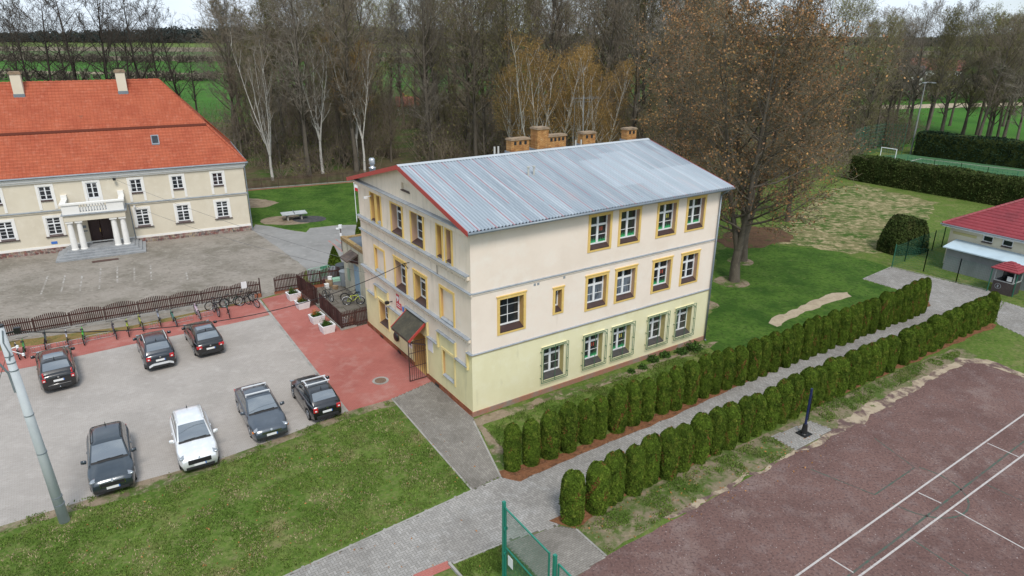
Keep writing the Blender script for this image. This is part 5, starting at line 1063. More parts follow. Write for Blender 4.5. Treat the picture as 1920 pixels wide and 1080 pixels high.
# undergrowth of the wood: one mass nobody could count
def undergrowth():
    rng = np.random.default_rng(77); S = []; LV = []; 
    spots = []
    while len(spots) < 1040:
        y = rng.uniform(97,200); x = rng.uniform(-75,95); px = proj((x,y,0))[0]
        if px < 300 or px > 1700 or (px > 1600 and y < 122) or (px < 480 and y > 140): continue
        lim = 362-.105*(px-380) if px < 700 else 330
        if proj((x,y,0))[1] > lim-4 and px < 1000: continue
        if abs(px-762) < 26 and y < 150: continue
        spots.append((x,y))
    for (x,y) in spots:
        h = rng.uniform(1.6,4.2) if rng.random() < .55 else rng.uniform(4,8); r = h*rng.uniform(.45,.7); n = int(26+rng.integers(0,14)); 
        d = rng.normal(size=(n,3))*.55; d[:,2] = 1; d /= np.linalg.norm(d,axis=1,keepdims=True)
        b0 = np.array([x,y,0])+np.concatenate([rng.normal(size=(n,2))*r*.25, np.zeros((n,1))],1); e = b0+d*h*rng.uniform(.6,1.05,(n,1))
        m_ = (b0+e)/2+rng.normal(size=(n,3))*.12*h*.4
        S.append(np.concatenate([b0,m_,np.full((n,1),.035),np.full((n,1),.022)],1)); S.append(np.concatenate([m_,e,np.full((n,1),.024),np.full((n,1),.012)],1))
        for q in range(3):
            t_ = rng.uniform(.3,1,(n,1)); s_ = m_+(e-m_)*t_; S.append(np.concatenate([s_, s_+(rng.normal(size=(n,3))*.5+np.array([0,0,.5]))*h*.22, np.full((n,1),.016),np.full((n,1),.009)],1))
        k = int(110*h/3); c = np.array([x,y,h*.55])+rng.normal(size=(k,3))*np.array([r*.55,r*.55,h*.26]); LV.append(c)
    V, Q = tubes(np.concatenate(S), 3); C_ = np.concatenate(LV); C_ = C_[C_[:,2] > .1]; V2, Q2 = leaf_quads(C_, .1, rng, .2)
    mi = np.concatenate([np.zeros(len(Q),int), 1+(rng.random(len(Q2)) < .3)])
    tag(fast_mesh('undergrowth', np.concatenate([V,V2]), np.concatenate([Q,Q2+len(V)]), [m_twig,mat('young shrub leaves',(.13,.145,.04),.9,island=.4),mat('brown shrub leaves',(.16,.12,.06),.9,island=.4)], midx=mi), kind='stuff')
undergrowth()
# woods and hedgerows on the skyline
def treeline(name, x0, x1, y, h, seed, n, m, lab=None, wid=30):
    rng = np.random.default_rng(seed); x = rng.uniform(x0,x1,n); yy = y+rng.uniform(-wid,wid,n); hh = h*(.7+.5*rng.random(n))*(.75+.35*np.sin(x*.004+seed)); V = []; Q = []
    c = np.stack([x,yy,np.zeros(n)],1); m_ = 90; d = rng.normal(size=(n,m_,3)); d /= np.linalg.norm(d,axis=2,keepdims=True); k = rng.random((n,m_,1))**.3
    pts = c[:,None,:]+d*k*np.stack([hh*.5,hh*.4,hh*.5],1)[:,None,:]+np.array([0,0,1.])*hh[:,None,None]*.5; pts = pts.reshape(-1,3)
    V, Q = leaf_quads(pts, h*.075, rng, 0, .6); tag(fast_mesh(name, V, Q, m), kind='stuff')
m_farw = mat('far forest', (.05,.062,.06), .95, island=.25); m_farb = mat('far bare hedgerow', (.15,.13,.1), .95, island=.25)
treeline('far_forest', -1500, 1500, 1250, 24, 3, 2600, m_farw, wid=60); treeline('far_hedgerow', -500, -120, 300, 6, 4, 200, m_farb, wid=4); treeline('far_hedgerow', -700, 500, 480, 9, 5, 700, m_farb, wid=14)
treeline('far_hedgerow', 60, 420, 235, 8, 8, 380, m_farb, wid=16)

# grass blades: near lawns and ragged edges
def blades(name, poly, n, seed, h=(.03,.075), m=None, thresh=None):
    rng = np.random.default_rng(seed); q = [(p.x,p.y) for p in pxs(*poly)]; x0, x1 = min(a for a,_ in q), max(a for a,_ in q); y0, y1 = min(b for _,b in q), max(b for _,b in q); pts = []
    while len(pts) < n:
        X_ = rng.uniform(x0,x1,4000); Y_ = rng.uniform(y0,y1,4000)
        for a, b in zip(X_, Y_):
            if inside(a,b,q) and (noise.noise((a*.8,b*.8,seed))+.5*noise.noise((a*2.6,b*2.6,seed)) > (thresh if thresh is not None else -9)+.15*rng.normal()): pts.append((a,b))
    P_ = np.array(pts[:n]); k = len(P_); a = rng.random(k)*PI; w = .012+.02*rng.random(k); hh = rng.uniform(h[0],h[1],k); lx, ly = rng.normal(size=k)*.03, rng.normal(size=k)*.03
    dx, dy = np.cos(a)*w, np.sin(a)*w; z = np.full(k,.0)
    V = np.stack([np.stack([P_[:,0]-dx,P_[:,1]-dy,z],1), np.stack([P_[:,0]+dx,P_[:,1]+dy,z],1), np.stack([P_[:,0]+lx+dx*.3,P_[:,1]+ly+dy*.3,hh],1), np.stack([P_[:,0]+lx-dx*.3,P_[:,1]+ly-dy*.3,hh],1)],1).reshape(-1,3)
    tag(fast_mesh(name, V, np.arange(4*k).reshape(-1,4), m or m_blade), kind='stuff')
m_blade = mat('grass blades', (.125,.185,.036), .9, [((.09,.15,.026),.35,.42,.6), ((.2,.18,.08),.6,.55,.75,(1,1,1),8)], island=.4); m_blade2 = mat('dry grass blades', (.3,.25,.14), .9, island=.3)
LW = ((-40,1025),(160,957),(405,884),(560,832),(650,792),(735,764),(884,914),(700,998),(500,1085),(-40,1085))
blades('grass_blades', LW, 40000, 1, thresh=-.1); blades('grass_blades', LW, 7000, 2, m=m_blade2, thresh=.2); blades('grass_blades', ((0,985),(250,905),(410,860),(650,772),(740,748),(745,765),(560,825),(410,885),(160,955),(0,1005)), 2600, 3, h=(.03,.08), thresh=.3)
blades('grass_blades', ((905,800),(1010,758),(1100,730),(1210,690),(1330,650),(1345,680),(1200,745),(1060,805),(950,850)), 12000, 4, h=(.05,.12), thresh=0)
blades('grass_blades', ((1140,1040),(1080,990),(1300,880),(1440,815),(1490,848),(1250,968)), 9000, 5, thresh=.12); blades('grass_blades', ((1520,765),(1690,692),(1800,655),(1800,668),(1640,745),(1560,800)), 8000, 6, thresh=0)
blades('grass_blades', ((855,1060),(945,1020),(1010,1085),(870,1085)), 4000, 7, h=(.04,.1), thresh=0)
# ================================================================ cars
m_tyre = mat('tyre rubber', (.015,.015,.016), .85); m_rim = mat('alloy rim', (.42,.43,.45), .3, metal=.8); m_chrome = mat('chrome', (.6,.61,.62), .15, metal=1)
m_cglass = mat('car glass', (.04,.055,.066), .03, spec=.9, coat=.6); m_cglass.node_tree.nodes['Principled BSDF'].inputs['IOR'].default_value = 2.4; m_plast = mat('black plastic', (.02,.02,.021), .6); m_tail = mat('red lamp glass', (.45,.012,.015), .15, coat=.5)
m_head = mat('headlamp glass', (.3,.33,.36), .08, coat=.6, metal=.3); m_amber = mat('amber lamp', (.7,.2,.02), .2); m_plate = mat('licence plate', (.75,.75,.74), .4); m_silver = mat('silver plastic', (.68,.69,.7), .45, metal=.15)
m_interior = mat('cowl black', (.012,.012,.013), .7)
def paint(n, c):
    m = _paint(n, c); m.node_tree.nodes['Principled BSDF'].inputs['Coat IOR'].default_value = 1.62; return m
def _paint(n, c): return mat(n, c, .28, [(tuple(min(1,q*1.3+.004) for q in c),2.5,.5,.8)], metal=.35, coat=.9)
def lerp(a, b, t): return a+(b-a)*t
def car(label, loc, rot, paintm, L=4.5, W=1.84, H=1.62, wb=2.66, hood=.98, belt=1.02, x0=.95, x1=.15, x2=-1.5, x3=-2.05, rear=1.0, wr=.34, rails=None, clad=False, two_tone=None, tailstyle='side', hood_len=.0, badge=True, grille='dark', rim=None, roofdark=False, sun=False, mirror=None):
    t = thing('parked_car', label, 'car', Vector(loc)+Vector((*OFF.get(label[:12],(0,0)),0)), rot, 'cars in the paved car park'); t.scale = (1.075,1.03,1.06); body = MB(); X = L/2
    def hw(x): u = max(0,(abs(x)-(X-.75))/.75); return W/2*(1-.16*u**2.4)
    def zs(x):
        if x > x0-.1:
            u = (x-(x0-.1))/(X-(x0-.1)); z = lerp(hood, hood*.82, u**1.4); e = max(0,(x-(X-.2))/.2); return z-.14*e**2
        if x < x3+.05:
            e = max(0,(x3+.05-x)/max(.05,X+x3+.05)); return rear-.05*e-(.12*max(0,(-x-(X-.12))/.12)**2)
        u = (x-x3)/(x0-.1-x3); return lerp(rear, hood, u)+.02*math.sin(PI*u)
    xw = (wb/2+.02, -wb/2+.02); Ra = wr+.045
    def zb(x):
        z = .2+.08*max(0,(abs(x)-(X-.5))/.5)
        for c in xw:
            if abs(x-c) < Ra: z = max(z, wr-.02+math.sqrt(Ra*Ra-(x-c)**2)*.98)
        return z
    xs = sorted({round(v,3) for v in list(np.linspace(-X,X,19))+[X-.03,X-.09,X-.16,-X+.03,-X+.08,-X+.15,x0-.1,x3+.05]+[c+Ra*k for c in xw for k in (-1.0,-.97,-.85,-.6,-.3,0,.3,.6,.85,.97,1.0)]})
    rings = []
    for x in xs:
        w, z, b = hw(x), zs(x), zb(x); h = z-b; ring = [(x,y,zz) for y,zz in ((w*.86,b),(w*.975,b+.03),(w,b+h*.35),(w*.995,b+h*.62),(w*.972,b+h*.8),(w*.955,z-.035),(w*.88,z+.012),(w*.5,z+.035),(0,z+.045))]
        rings.append(ring+[(x,-y,zz) for x,y,zz in ring[-2::-1]])
    n = len(rings[0]); vs = [v for r in rings for v in r]; body.add(vs, [])
    for i in range(len(rings)-1):
        for j in range(n-1): body.f.append((i*n+j,i*n+j+1,(i+1)*n+j+1,(i+1)*n+j)); body.m.append(1 if clad and (j in (0,1,n-2,n-3)) else 0)
    body.f += [tuple(range(n-1,-1,-1)), tuple(range((len(rings)-1)*n,len(rings)*n))]; body.m += [0,0]
    wl = lambda x: hw(x)*.885; wrf = W/2*.70
    def zr(x):
        if x >= x1: u = (x0-x)/(x0-x1); return lerp(zs(x), H-.045, u**.92)
        if x <= x2: u = (x-x3)/(x2-x3); return lerp(zs(x), H-.04, max(0,u)**.8)
        u = (x-x2)/(x1-x2); return H-.042+.05*math.sin(PI*u)
    gx = sorted({round(v,3) for v in list(np.linspace(x3,x2,6))+list(np.linspace(x2,x1,8))+list(np.linspace(x1,x0,7))}); rg = []
    for x in gx:
        z0, z1 = zs(x)-.02, zr(x); k = max(0,min(1,(z1-z0)/(H-zs(x)))); a = wl(x); wt = lerp(a, wrf, k)
        r = [(x,a,z0),(x,lerp(a,wt,.5)+.015*k,lerp(z0,z1,.5)),(x,wt,z1-.06*k),(x,wt*.93,z1-.016*k),(x,wt*.6,z1+.008),(x,0,z1+.018)]; rg.append(r+[(x,-y,z) for x,y,z in r[-2::-1]])
    m = len(rg[0]); o = len(body.v); body.v += [v for r in rg for v in r]
    for i in range(len(rg)-1):
        for j in range(m-1): body.f.append((o+i*m+j,o+i*m+j+1,o+(i+1)*m+j+1,o+(i+1)*m+j)); body.m.append(2 if roofdark and 3 <= j <= m-5 else 0)
    bd = body.build('body', [paintm, m_plast, two_tone or paintm], t, smooth=True)
    def top(x, y, off=.012):
        k = max(0,min(1,(zr(x)-zs(x))/(H-zs(x)))); wt = lerp(wl(x), wrf, k); q = min(1,abs(y)); return Vector((x, y*wt, zr(x)+.018-.034*q**2.2*k+off))
    def patch(name, xa, xb, ya, mt, off=.012, ns=6, ny=8, dx=0):
        b = MB(); V = []
        for i in range(ns+1):
            for j in range(ny+1):
                x = lerp(xa,xb,i/ns); y = lerp(-ya,ya,j/ny); V.append(top(x+dx*(1-(y/ya)**2),y,off))
        b.add(V, [(i*(ny+1)+j,i*(ny+1)+j+1,(i+1)*(ny+1)+j+1,(i+1)*(ny+1)+j) for i in range(ns) for j in range(ny)]); return b.build(name, mt, t, smooth=True)
    patch('windshield', lerp(x0,x1,.09), lerp(x0,x1,.93), .9, m_cglass, .014)
    patch('rear_window', lerp(x3,x2,.22 if tailstyle != 'sedan' else .1), lerp(x3,x2,.9), .86, m_cglass, .014)
    if sun: patch('sunroof', lerp(x1,x2,.12), lerp(x1,x2,.8), .74, m_cglass, .012)
    for s in (1,-1):
        def side(a, b_, nm):
            k = MB(); V = []; ns, nz = 8, 3
            for i in range(ns+1):
                x = lerp(a,b_,i/ns); lo, hi = zs(x)+.045, max(zs(x)+.05, zr(x)-.105)
                for j in range(nz+1):
                    z = lerp(lo,hi,j/nz); z0, z1 = zs(x)-.02, zr(x); kk = max(0,min(1,(z1-z0)/(H-zs(x)))); wt = lerp(wl(x),wrf,kk); f = (z-z0)/max(.05,z1-.06*kk-z0); y = lerp(wl(x),wt,f)+.015*kk*(1-abs(2*f-1))+.009; V.append((x,s*y,z))
            k.add(V, [(i*(nz+1)+j,i*(nz+1)+j+1,(i+1)*(nz+1)+j+1,(i+1)*(nz+1)+j) for i in range(ns) for j in range(nz)]); k.build(nm, m_cglass, t, smooth=True)
        xm = lerp(x2,x1,.52); side(xm+.05, lerp(x1,x0,.72), 'side_window'); side(max(x2-.1,lerp(x3,x2,.55)), xm-.05, 'side_window')
        b = MB(); b.lathe([(.02,-.1),(.085,-.09),(.1,0),(.085,.09),(.02,.1)],10); mr_ = b.build('mirror', mirror or paintm, t, smooth=True); mr_.location = (lerp(x1,x0,.74), s*(wl(0)+.19), zs(0)+.1); mr_.rotation_euler = (PI/2,0,.2*s); mr_.scale = (.7,1,1.15)
        b = MB(); xh = X-.17; yh = hw(xh)*.78
        b.lathe([(.02,-.085),(.24,-.07),(.29,0),(.24,.07),(.02,.085)],16); h_ = b.build('headlight', m_head, t, smooth=True); h_.location = (xh-.06, s*yh, zs(xh)-.02); h_.rotation_euler = (0,.35,-s*.62); h_.scale = (.4,.85,.62)
        b = MB(); xt = -X+.06
        if tailstyle == 'tall': b.box(-.06,.12,-.09,.09,-.1,.1); b.box(.0,.2,-.035,.05,.1,.38)
        elif tailstyle == 'square': b.box(-.05,.09,-.12,.12,-.12,.12)
        else: b.box(-.06,.1,-.19,.13,-.085,.085)
        q = b.build('taillight', m_tail, t, bevel=.02); q.location = (-X+.035, s*(hw(-X+.03)-(.11 if tailstyle == 'tall' else .135 if tailstyle == 'square' else .15)), rear-.2 if tailstyle != 'tall' else rear-.24); q.scale = (1,-s,1)
        b = MB(); b.box(-.02,.02,-.05,.05,-.03,.03); c = b.build('lamp_lens', m_plate, q); c.location = (-.05,0,-.02 if tailstyle != 'side' else -.05)
        for xx in xw:
            b = MB(); b.lathe([(wr-.1,-.1),(wr-.02,-.105),(wr,-.06),(wr,.06),(wr-.02,.105),(wr-.1,.1)],26); w_ = b.build('wheel', m_tyre, t, smooth=True); w_.rotation_euler = (PI/2,0,0); w_.location = (xx, s*(W/2-.115), wr)
            b = MB(); b.torus((0,0,0),(0,0,1),wr-.105,.018,24,5)
            for k in range(5):
                a = 2*PI*k/5; b.bar((.05*math.cos(a),.05*math.sin(a),-.005),((wr-.11)*math.cos(a),(wr-.11)*math.sin(a),0),.05,.02)
            b.lathe([(.065,-.02),(.065,.02)],12); r_ = b.build('rim', rim or m_rim, w_); r_.location = (0,0,-s*.1)
            b = MB(); b.lathe([(wr-.09,-.01),(wr-.09,.01)],20); k_ = b.build('brake_disc', m_interior, w_); k_.location = (0,0,-s*.075)
        if rails:
            pts = [(x, s*(lerp(wrf,wrf,1)*.97), zr(x)+.035) for x in np.linspace(lerp(x1,x2,.06),lerp(x1,x2,.9),7)]; b = MB(); b.path([Vector(p)+Vector((0,0,.03 if 0 < i < 6 else -.03)) for i,p in enumerate(pts)], .02, 6); b.build('roof_rail', m_silver if rails == 'silver' else (m_plast if rails == 'black' else m_silver), t, smooth=True)
        for xd in (xm+.15, xm-.9):
            if xd < -wb/2+.1: continue
            b = MB(); b.box(xd-.09,xd+.09,s*(hw(xd)*.985)-.02,s*(hw(xd)*.985)+.02,zs(xd)-.19,zs(xd)-.16); b.build('door_handle', paintm, t)
    b = MB(); V = [top(lerp(x0,x1,a),y,.016) for y in np.linspace(-.92,.92,9) for a in (-.0,.09)]; b.add(V, [(2*i,2*i+1,2*i+3,2*i+2) for i in range(8)]); b.bar(top(lerp(x0,x1,.08),-.6,.03),top(lerp(x0,x1,.1),.05,.03),.025,.02); b.bar(top(lerp(x0,x1,.08),.05,.03),top(lerp(x0,x1,.1),.7,.03),.025,.02); b.build('wiper_cowl', m_interior, t)
    zf = hood*.82-.14
    b = MB(); xg = X+.005
    if grille == 'wide': b.box(xg-.08,xg+.02,-.5,.5,zf-.16,zf+.05)
    elif grille == 'chrome': b.box(xg-.06,xg+.012,-.46,.46,zf-.05,zf+.06)
    else: b.box(xg-.08,xg+.015,-.48,.48,zf-.12,zf+.06)
    g_ = b.build('grille', m_interior, t, bevel=.015)
    b = MB()
    if grille in ('chrome','framed'):
        for k in range(3 if grille == 'chrome' else 2): z = (zf-.04+k*.042) if grille == 'chrome' else (zf-.13+k*.175); b.box(xg,xg+.022,-.48,.48,z,z+.018)
        if grille == 'framed': b.box(xg,xg+.02,-.5,-.47,zf-.13,zf+.06); b.box(xg,xg+.02,.47,.5,zf-.13,zf+.06)
        b.build('grille_trim', m_chrome, g_)
    b = MB(); b.box(X-.05,X+.008,-.62,.62,.26,.4); b.build('bumper_intake', m_plast, t, bevel=.015)
    for (xx, dz, nm) in ((X+.012,.47,1),(-X-.004,rear-.36 if tailstyle != 'sedan2' else .5,-1)):
        b = MB(); b.box(xx-.01,xx+.01,-.26,.26,dz-.055,dz+.055); pp = b.build('licence_plate', m_plate, t); b = MB(); b.box(xx-.012,xx+.012,(-.26 if nm < 0 else .215),(-.215 if nm < 0 else .26),dz-.055,dz+.055); b.build('plate_band', m_sblue, pp)
    b = MB(); b.lathe([(.055,-.008),(.055,.008)],16); e = b.build('front_badge', m_chrome, t); e.rotation_euler = (0,PI/2-.3,0); e.location = (X-.03, 0, zf+.115)
    b = MB(); b.lathe([(.05,-.008),(.05,.008)],16); e = b.build('rear_badge', m_chrome, t); e.rotation_euler = (0,PI/2,0); e.location = (-X-.0, 0, rear-.17)
    b = MB(); b.box(-X-.012,-X+.06,-.6,.6,.3,.46); b.build('rear_bumper_insert', m_plast, t, bevel=.02)
    b = MB(); b.lathe([(.035,0),(.02,.05),(.006,.16)],8,(lerp(x2,x1,.08),0,H-.0)); b.build('roof_aerial', m_plast, t)
    t['spec'] = 0; del t['spec']
    return t, dict(top=top, X=X, zr=zr, wrf=wrf, rear=rear, hw=hw)
AW = R(123.6)
OFF = {'black estate':(.37,-.97),'dark navy of':(.45,-.88),'shiny black ':(.32,-.87),'slate blue g':(.36,-.39),'charcoal hat':(.34,-.38),'dark slate f':(.5,-.35),'white compac':(.2,-.3)}
def park(mid, rot, L, nose_to_cam):   # mid: middle of the bumper that faces the camera, on the ground
    d = Vector((math.cos(rot), math.sin(rot), 0)); return Vector((mid[0],mid[1],0))+(d*(-L/2) if nose_to_cam else d*(L/2))
black = paint('black car paint', (.008,.008,.009)); navy = paint('dark navy car paint', (.014,.019,.028)); slate = paint('slate grey car paint', (.06,.075,.095)); dslate = paint('dark slate car paint', (.028,.04,.052)); charc = paint('charcoal car paint', (.014,.015,.019)); wht = paint('white car paint', (.8,.81,.82))
t, q = car('black estate crossover with tall red tail lamps, parked nearest the concrete pole', park((-27.0,36.3),AW+R(2.5),4.65,False), AW+R(2.5), black, L=4.65, W=1.89, H=1.66, hood=1.0, belt=1.05, x0=1.0, x1=.25, x2=-1.55, x3=-2.15, rear=1.12, wr=.36, tailstyle='tall', sun=True)
b = MB(); b.box(-q['X']-.02,-q['X']+.01,-.55,.55,.52,.545); b.build('chrome_strip', m_chrome, t); b = MB(); b.lathe([(.03,-.03),(.045,0),(.03,.03)],10,(-q['X']-.06,0,.4)); b.build('tow_ball', m_chrome, t)
t, q = car('dark navy off-roader with silver roof rails and silver rear bumper bar', park((-22.45,38.95),AW+R(.5),4.34,False), AW+R(.5), navy, L=4.34, W=1.8, H=1.62, hood=1.0, x0=.95, x1=.25, x2=-1.45, x3=-2.0, rear=1.08, wr=.35, rails='silver', clad=True, tailstyle='square')
b = MB(); X = q['X']; b.bar((-X-.03,-.45,.5),(-X-.03,.45,.5),.04,.12); b.bar((-X-.03,-.45,.5),(-X+.03,-.72,.36),.04,.12); b.bar((-X-.03,.45,.5),(-X+.03,.72,.36),.04,.12); b.build('bumper_bar', m_silver, t)
t, q = car('shiny black hatchback with wide red tail lamps, parked nearest the entrance court', park((-20.0,40.85),AW+R(1),4.35,False), AW+R(1), black, L=4.35, W=1.8, H=1.48, hood=.92, x0=1.0, x1=.2, x2=-1.4, x3=-2.0, rear=.98, wr=.32, tailstyle='side', sun=True)
t, q = car('slate blue grey saloon with two silver roof bars', park((-12.83,30.65),AW+PI+R(-1.5),4.77,True), AW+PI+R(-1.5), slate, L=4.77, W=1.82, H=1.47, wb=2.71, hood=.9, x0=.95, x1=.1, x2=-1.1, x3=-1.85, rear=.96, wr=.33, tailstyle='sedan', grille='chrome')
for x in (-.1,-.95):
    b = MB(); z = q['zr'](x)+.09; b.bar((x,-.62,z),(x,.62,z),.085,.04); b.bar((x,-.6,z),(x,-.6,z-.13),.05,.04); b.bar((x,.6,z),(x,.6,z-.13),.05,.04); b.build('roof_bar', m_silver, t)
for s in (1,-1):
    b = MB(); b.box(-.05,.05,-.05,.05,-.035,.035); c = b.build('indicator', m_amber, t); c.location = (q['X']-.25, s*.84, .64)
t, q = car('charcoal hatchback with a square silver roof rack at the court edge', park((-10.42,32.6),AW+R(-.5),4.02,False), AW+R(-.5), charc, L=4.02, W=1.75, H=1.52, wb=2.59, hood=.94, x0=.85, x1=.1, x2=-1.3, x3=-1.85, rear=1.0, wr=.32, tailstyle='square')
for x in (.0,-.65):
    b = MB(); z = q['zr'](x)+.1; b.bar((x,-.66,z),(x,.66,z),.07,.04); b.build('roof_bar', m_silver, t)
for s in (1,-1):
    b = MB(); z = q['zr'](-.3)+.07; b.bar((.02,s*.55,z),(-.67,s*.55,z),.05,.04); b.bar((0,s*.55,z),(0,s*.55,z-.12),.04,.04); b.bar((-.65,s*.55,z),(-.65,s*.55,z-.12),.04,.04); b.build('rack_rail', m_silver, t)
t, q = car('dark slate family crossover with chrome edged grille, nearest the lawn on the left', park((-18.75,26.2),AW+PI+R(-2.5),4.4,True), AW+PI+R(-2.5), dslate, L=4.4, W=1.84, H=1.6, hood=1.0, x0=.95, x1=.15, x2=-1.5, x3=-2.05, rear=1.06, wr=.36, rails='black', tailstyle='side', grille='framed')
t, q = car('white compact crossover with black lower bumpers', park((-15.25,27.95),AW+PI+R(-2.5),4.1,True), AW+PI+R(-2.5), wht, L=4.1, W=1.77, H=1.64, wb=2.52, hood=1.0, x0=.9, x1=.1, x2=-1.4, x3=-1.9, rear=1.06, wr=.34, rails='silver', clad=True, grille='wide')
# ================================================================ fences
m_picket = mat('dark brown stain', (.062,.03,.026), .8, [((.09,.045,.038),3,.5,.75),((.035,.02,.018),1.2,.5,.75)], island=.25)
m_picket2 = mat('weathered brown fence', (.095,.068,.05), .9, [((.14,.11,.085),2,.5,.75),((.05,.038,.03),1.2,.5,.75)], island=.25)
def picket_panel(parent, x0, x1, hmid, hend, z0, m, wid=.068, gap=.052, thick=.022, y=0, solid=False):
    b = MB(); x = x0+.02; pit = wid+gap if not solid else wid+.004
    while x+wid < x1:
        u = (x+wid/2-x0)/(x1-x0); h = hend+(hmid-hend)*math.sin(PI*u)**.8; hv = h+random.uniform(-.012,.012)
        b.add([(x,y,z0),(x+wid,y,z0),(x+wid,y,hv-.05),(x+wid/2,y,hv),(x,y,hv-.05),(x,y+thick,z0),(x+wid,y+thick,z0),(x+wid,y+thick,hv-.05),(x+wid/2,y+thick,hv),(x,y+thick,hv-.05)],
              [(0,1,2,3,4),(9,8,7,6,5),(0,5,6,1),(1,6,7,2),(2,7,8,3),(3,8,9,4),(4,9,5,0)]); x += pit
    for z in (z0+.18, hend-.28): b.box(x0,x1,y+thick+.002,y+thick+.05,z,z+.08)
    return b.build('panel', m, parent)
def picket_fence(label, a, b_, n, hmid, hend, m, base=.22, basem=None, post=True, group=None, solid=False, name='picket_fence', z0=None, cat='fence', gap=.052, wid=.068):
    a, b_ = Vector((a[0],a[1],0)), Vector((b_[0],b_[1],0)); d = b_-a; L_ = d.length; t = thing(name, label, cat, a, math.atan2(d.y,d.x), group)
    if base:
        k = MB(); k.box(-.08,L_+.08,-.02,.18,-.1,base); k.build('base_wall', basem or m_conc, t)
    for i in range(n):
        picket_panel(t, L_*i/n+.03, L_*(i+1)/n-.03, hmid, hend, (base or 0)+.06 if z0 is None else z0, m, solid=solid, gap=gap, wid=wid)
    for i in range(n+1):
        k = MB(); x = L_*i/n; k.box(x-.035,x+.035,.03,.1,0,hend-.05); k.build('post', m_iron, t)
    return t
FA, FB = P(25,636), P(489,556.5); fd = (FB-FA).normalized()
picket_fence('long dark brown picket fence with scalloped top behind the parked bicycles', FA-fd*5.2, FB, 10, 1.5, 1.3, m_picket)
t = thing('brick_gate_post', 'small brick pier at the end of the long picket fence', 'gate post', FB+fd*.02, math.atan2(fd.y,fd.x)); k = MB(); k.box(-.5,.02,-.14,-.03,0,.32); k.build('base', m_brick, t); k = MB(); k.box(-.02,.06,-.06,.08,0,1.6); k.build('post', m_iron, t)
G0 = P(517.5,552.5); picket_fence('dark picket fence on brick base between yard gate and bins', G0, G0+fd*7.4, 4, 1.65, 1.45, m_picket, base=.22, basem=m_brick)
E0, E1, E2, E3, E4 = P(560,547), P(594,580), P(600,580.5), P(641,619), P(667,613)
picket_fence('close boarded brown fence panel beside the rear white planters', E0, Vector((-15.2,49.0,0)), 2, 1.5, 1.46, m_picket, base=.05, solid=True)
picket_fence('long close boarded brown fence behind the front white planters', E2, E3, 3, 1.42, 1.38, m_picket, base=.12, solid=True)
picket_fence('short picket fence facing the court by the bicycle yard', E3, E4, 1, 1.4, 1.34, m_picket, base=.12, gap=.05)
picket_fence('narrow picket gate against the school wall', E4+(P(693,606)-E4).normalized()*.08, P(692,606.5), 1, 1.4, 1.34, m_picket, base=0, z0=.08, name='picket_gate', cat='gate', gap=.05)
picket_fence('open dark slatted gate turned out over the court', P(570,578), P(592,572.5), 1, 1.5, 1.5, m_picket, base=0, z0=.1, name='slatted_gate', cat='gate', gap=.025)
BA, BB = P(462,356), P(664,340); bd2 = (BB-BA).normalized()
picket_fence('long weathered wooden picket fence along the edge of the wood', BA-bd2*9, BB+bd2*16, 18, 1.5, 1.42, m_picket2, base=.1, gap=.06, wid=.09)
stripe('kerb_line', BA-bd2*9+Vector((.25,-.5,0)), BB+bd2*6+Vector((.25,-.5,0)), .35, .03, m_red)
k = MB(); k.box(0,.42,-.02,.0,0,.55); o = k.build('paper_notice', m_swhite); o.location = (FB-fd*1.35-Vector((-fd.y,fd.x,0))*.03+Vector((0,0,.95))); o.rotation_euler = (0,0,math.atan2(fd.y,fd.x)); tag(o,'white paper notice pinned to the long picket fence near its end','notice')
# green welded mesh fences
def mesh_fence(label, pts, h, name='mesh_fence', step=.12, hstep=.2, r=.006, post=2.4, m=None, cat='fence', posts=None):
    t = thing(name, label, cat, pts[0]); o = Vector(pts[0]); m = m or m_green_mesh
    for a, b_ in zip(pts[:-1], pts[1:]):
        a, b_ = Vector(a)-o, Vector(b_)-o; a.z = b_.z = 0; L_ = (b_-a).length; k = MB(); n = int(L_/step)
        for i in range(n+1): q = a.lerp(b_,i/n); k.bar(q+Vector((0,0,.05)), q+Vector((0,0,h)), r, r)
        z = .08
        while z < h: k.bar(a+Vector((0,0,z)), b_+Vector((0,0,z)), r*1.2, r*1.2); z += hstep
        k.build('mesh_panel', m, t)
        npst = max(1,round(L_/post))
        for i in range(npst+1):
            q = a.lerp(b_,i/npst); k = MB(); k.bar(q+Vector((0,0,-.1)), q+Vector((0,0,h+.08)), .06, .06); k.build('post', m_green_post, t)
    return t
m_green_mesh = mat('green wire', (.03,.14,.09), .5); m_green_post = mat('green post paint', (.02,.13,.085), .45)
mesh_fence('green mesh fence running back past the trimmed bush', [P(1672,500),P(1696,490),P(1725,477),P(1747,470),P(1765,463),P(1800,452)], 2.0)
mesh_fence('green mesh fence between the path and the cream pavilion', [P(1672,500.5),P(1731,509),P(1792,530),P(1850,546)], 2.1)
mesh_fence('green mesh fence to the right of the guard booth', [P(1897,557),P(1975,580)], 2.1)
mesh_fence('tall green ball stop fence behind the white goal', [P(1596,300),P(1625,290),P(1652,284),P(1690,290)], 5.2, step=.5, hstep=.6, r=.03, post=4)
mesh_fence('low green fence along the near side of the pitch', [P(1700,306),P(1750,314),P(1800,321),P(1850,329),P(1905,338)], 1.2, step=.6, hstep=.4, r=.03, post=5)
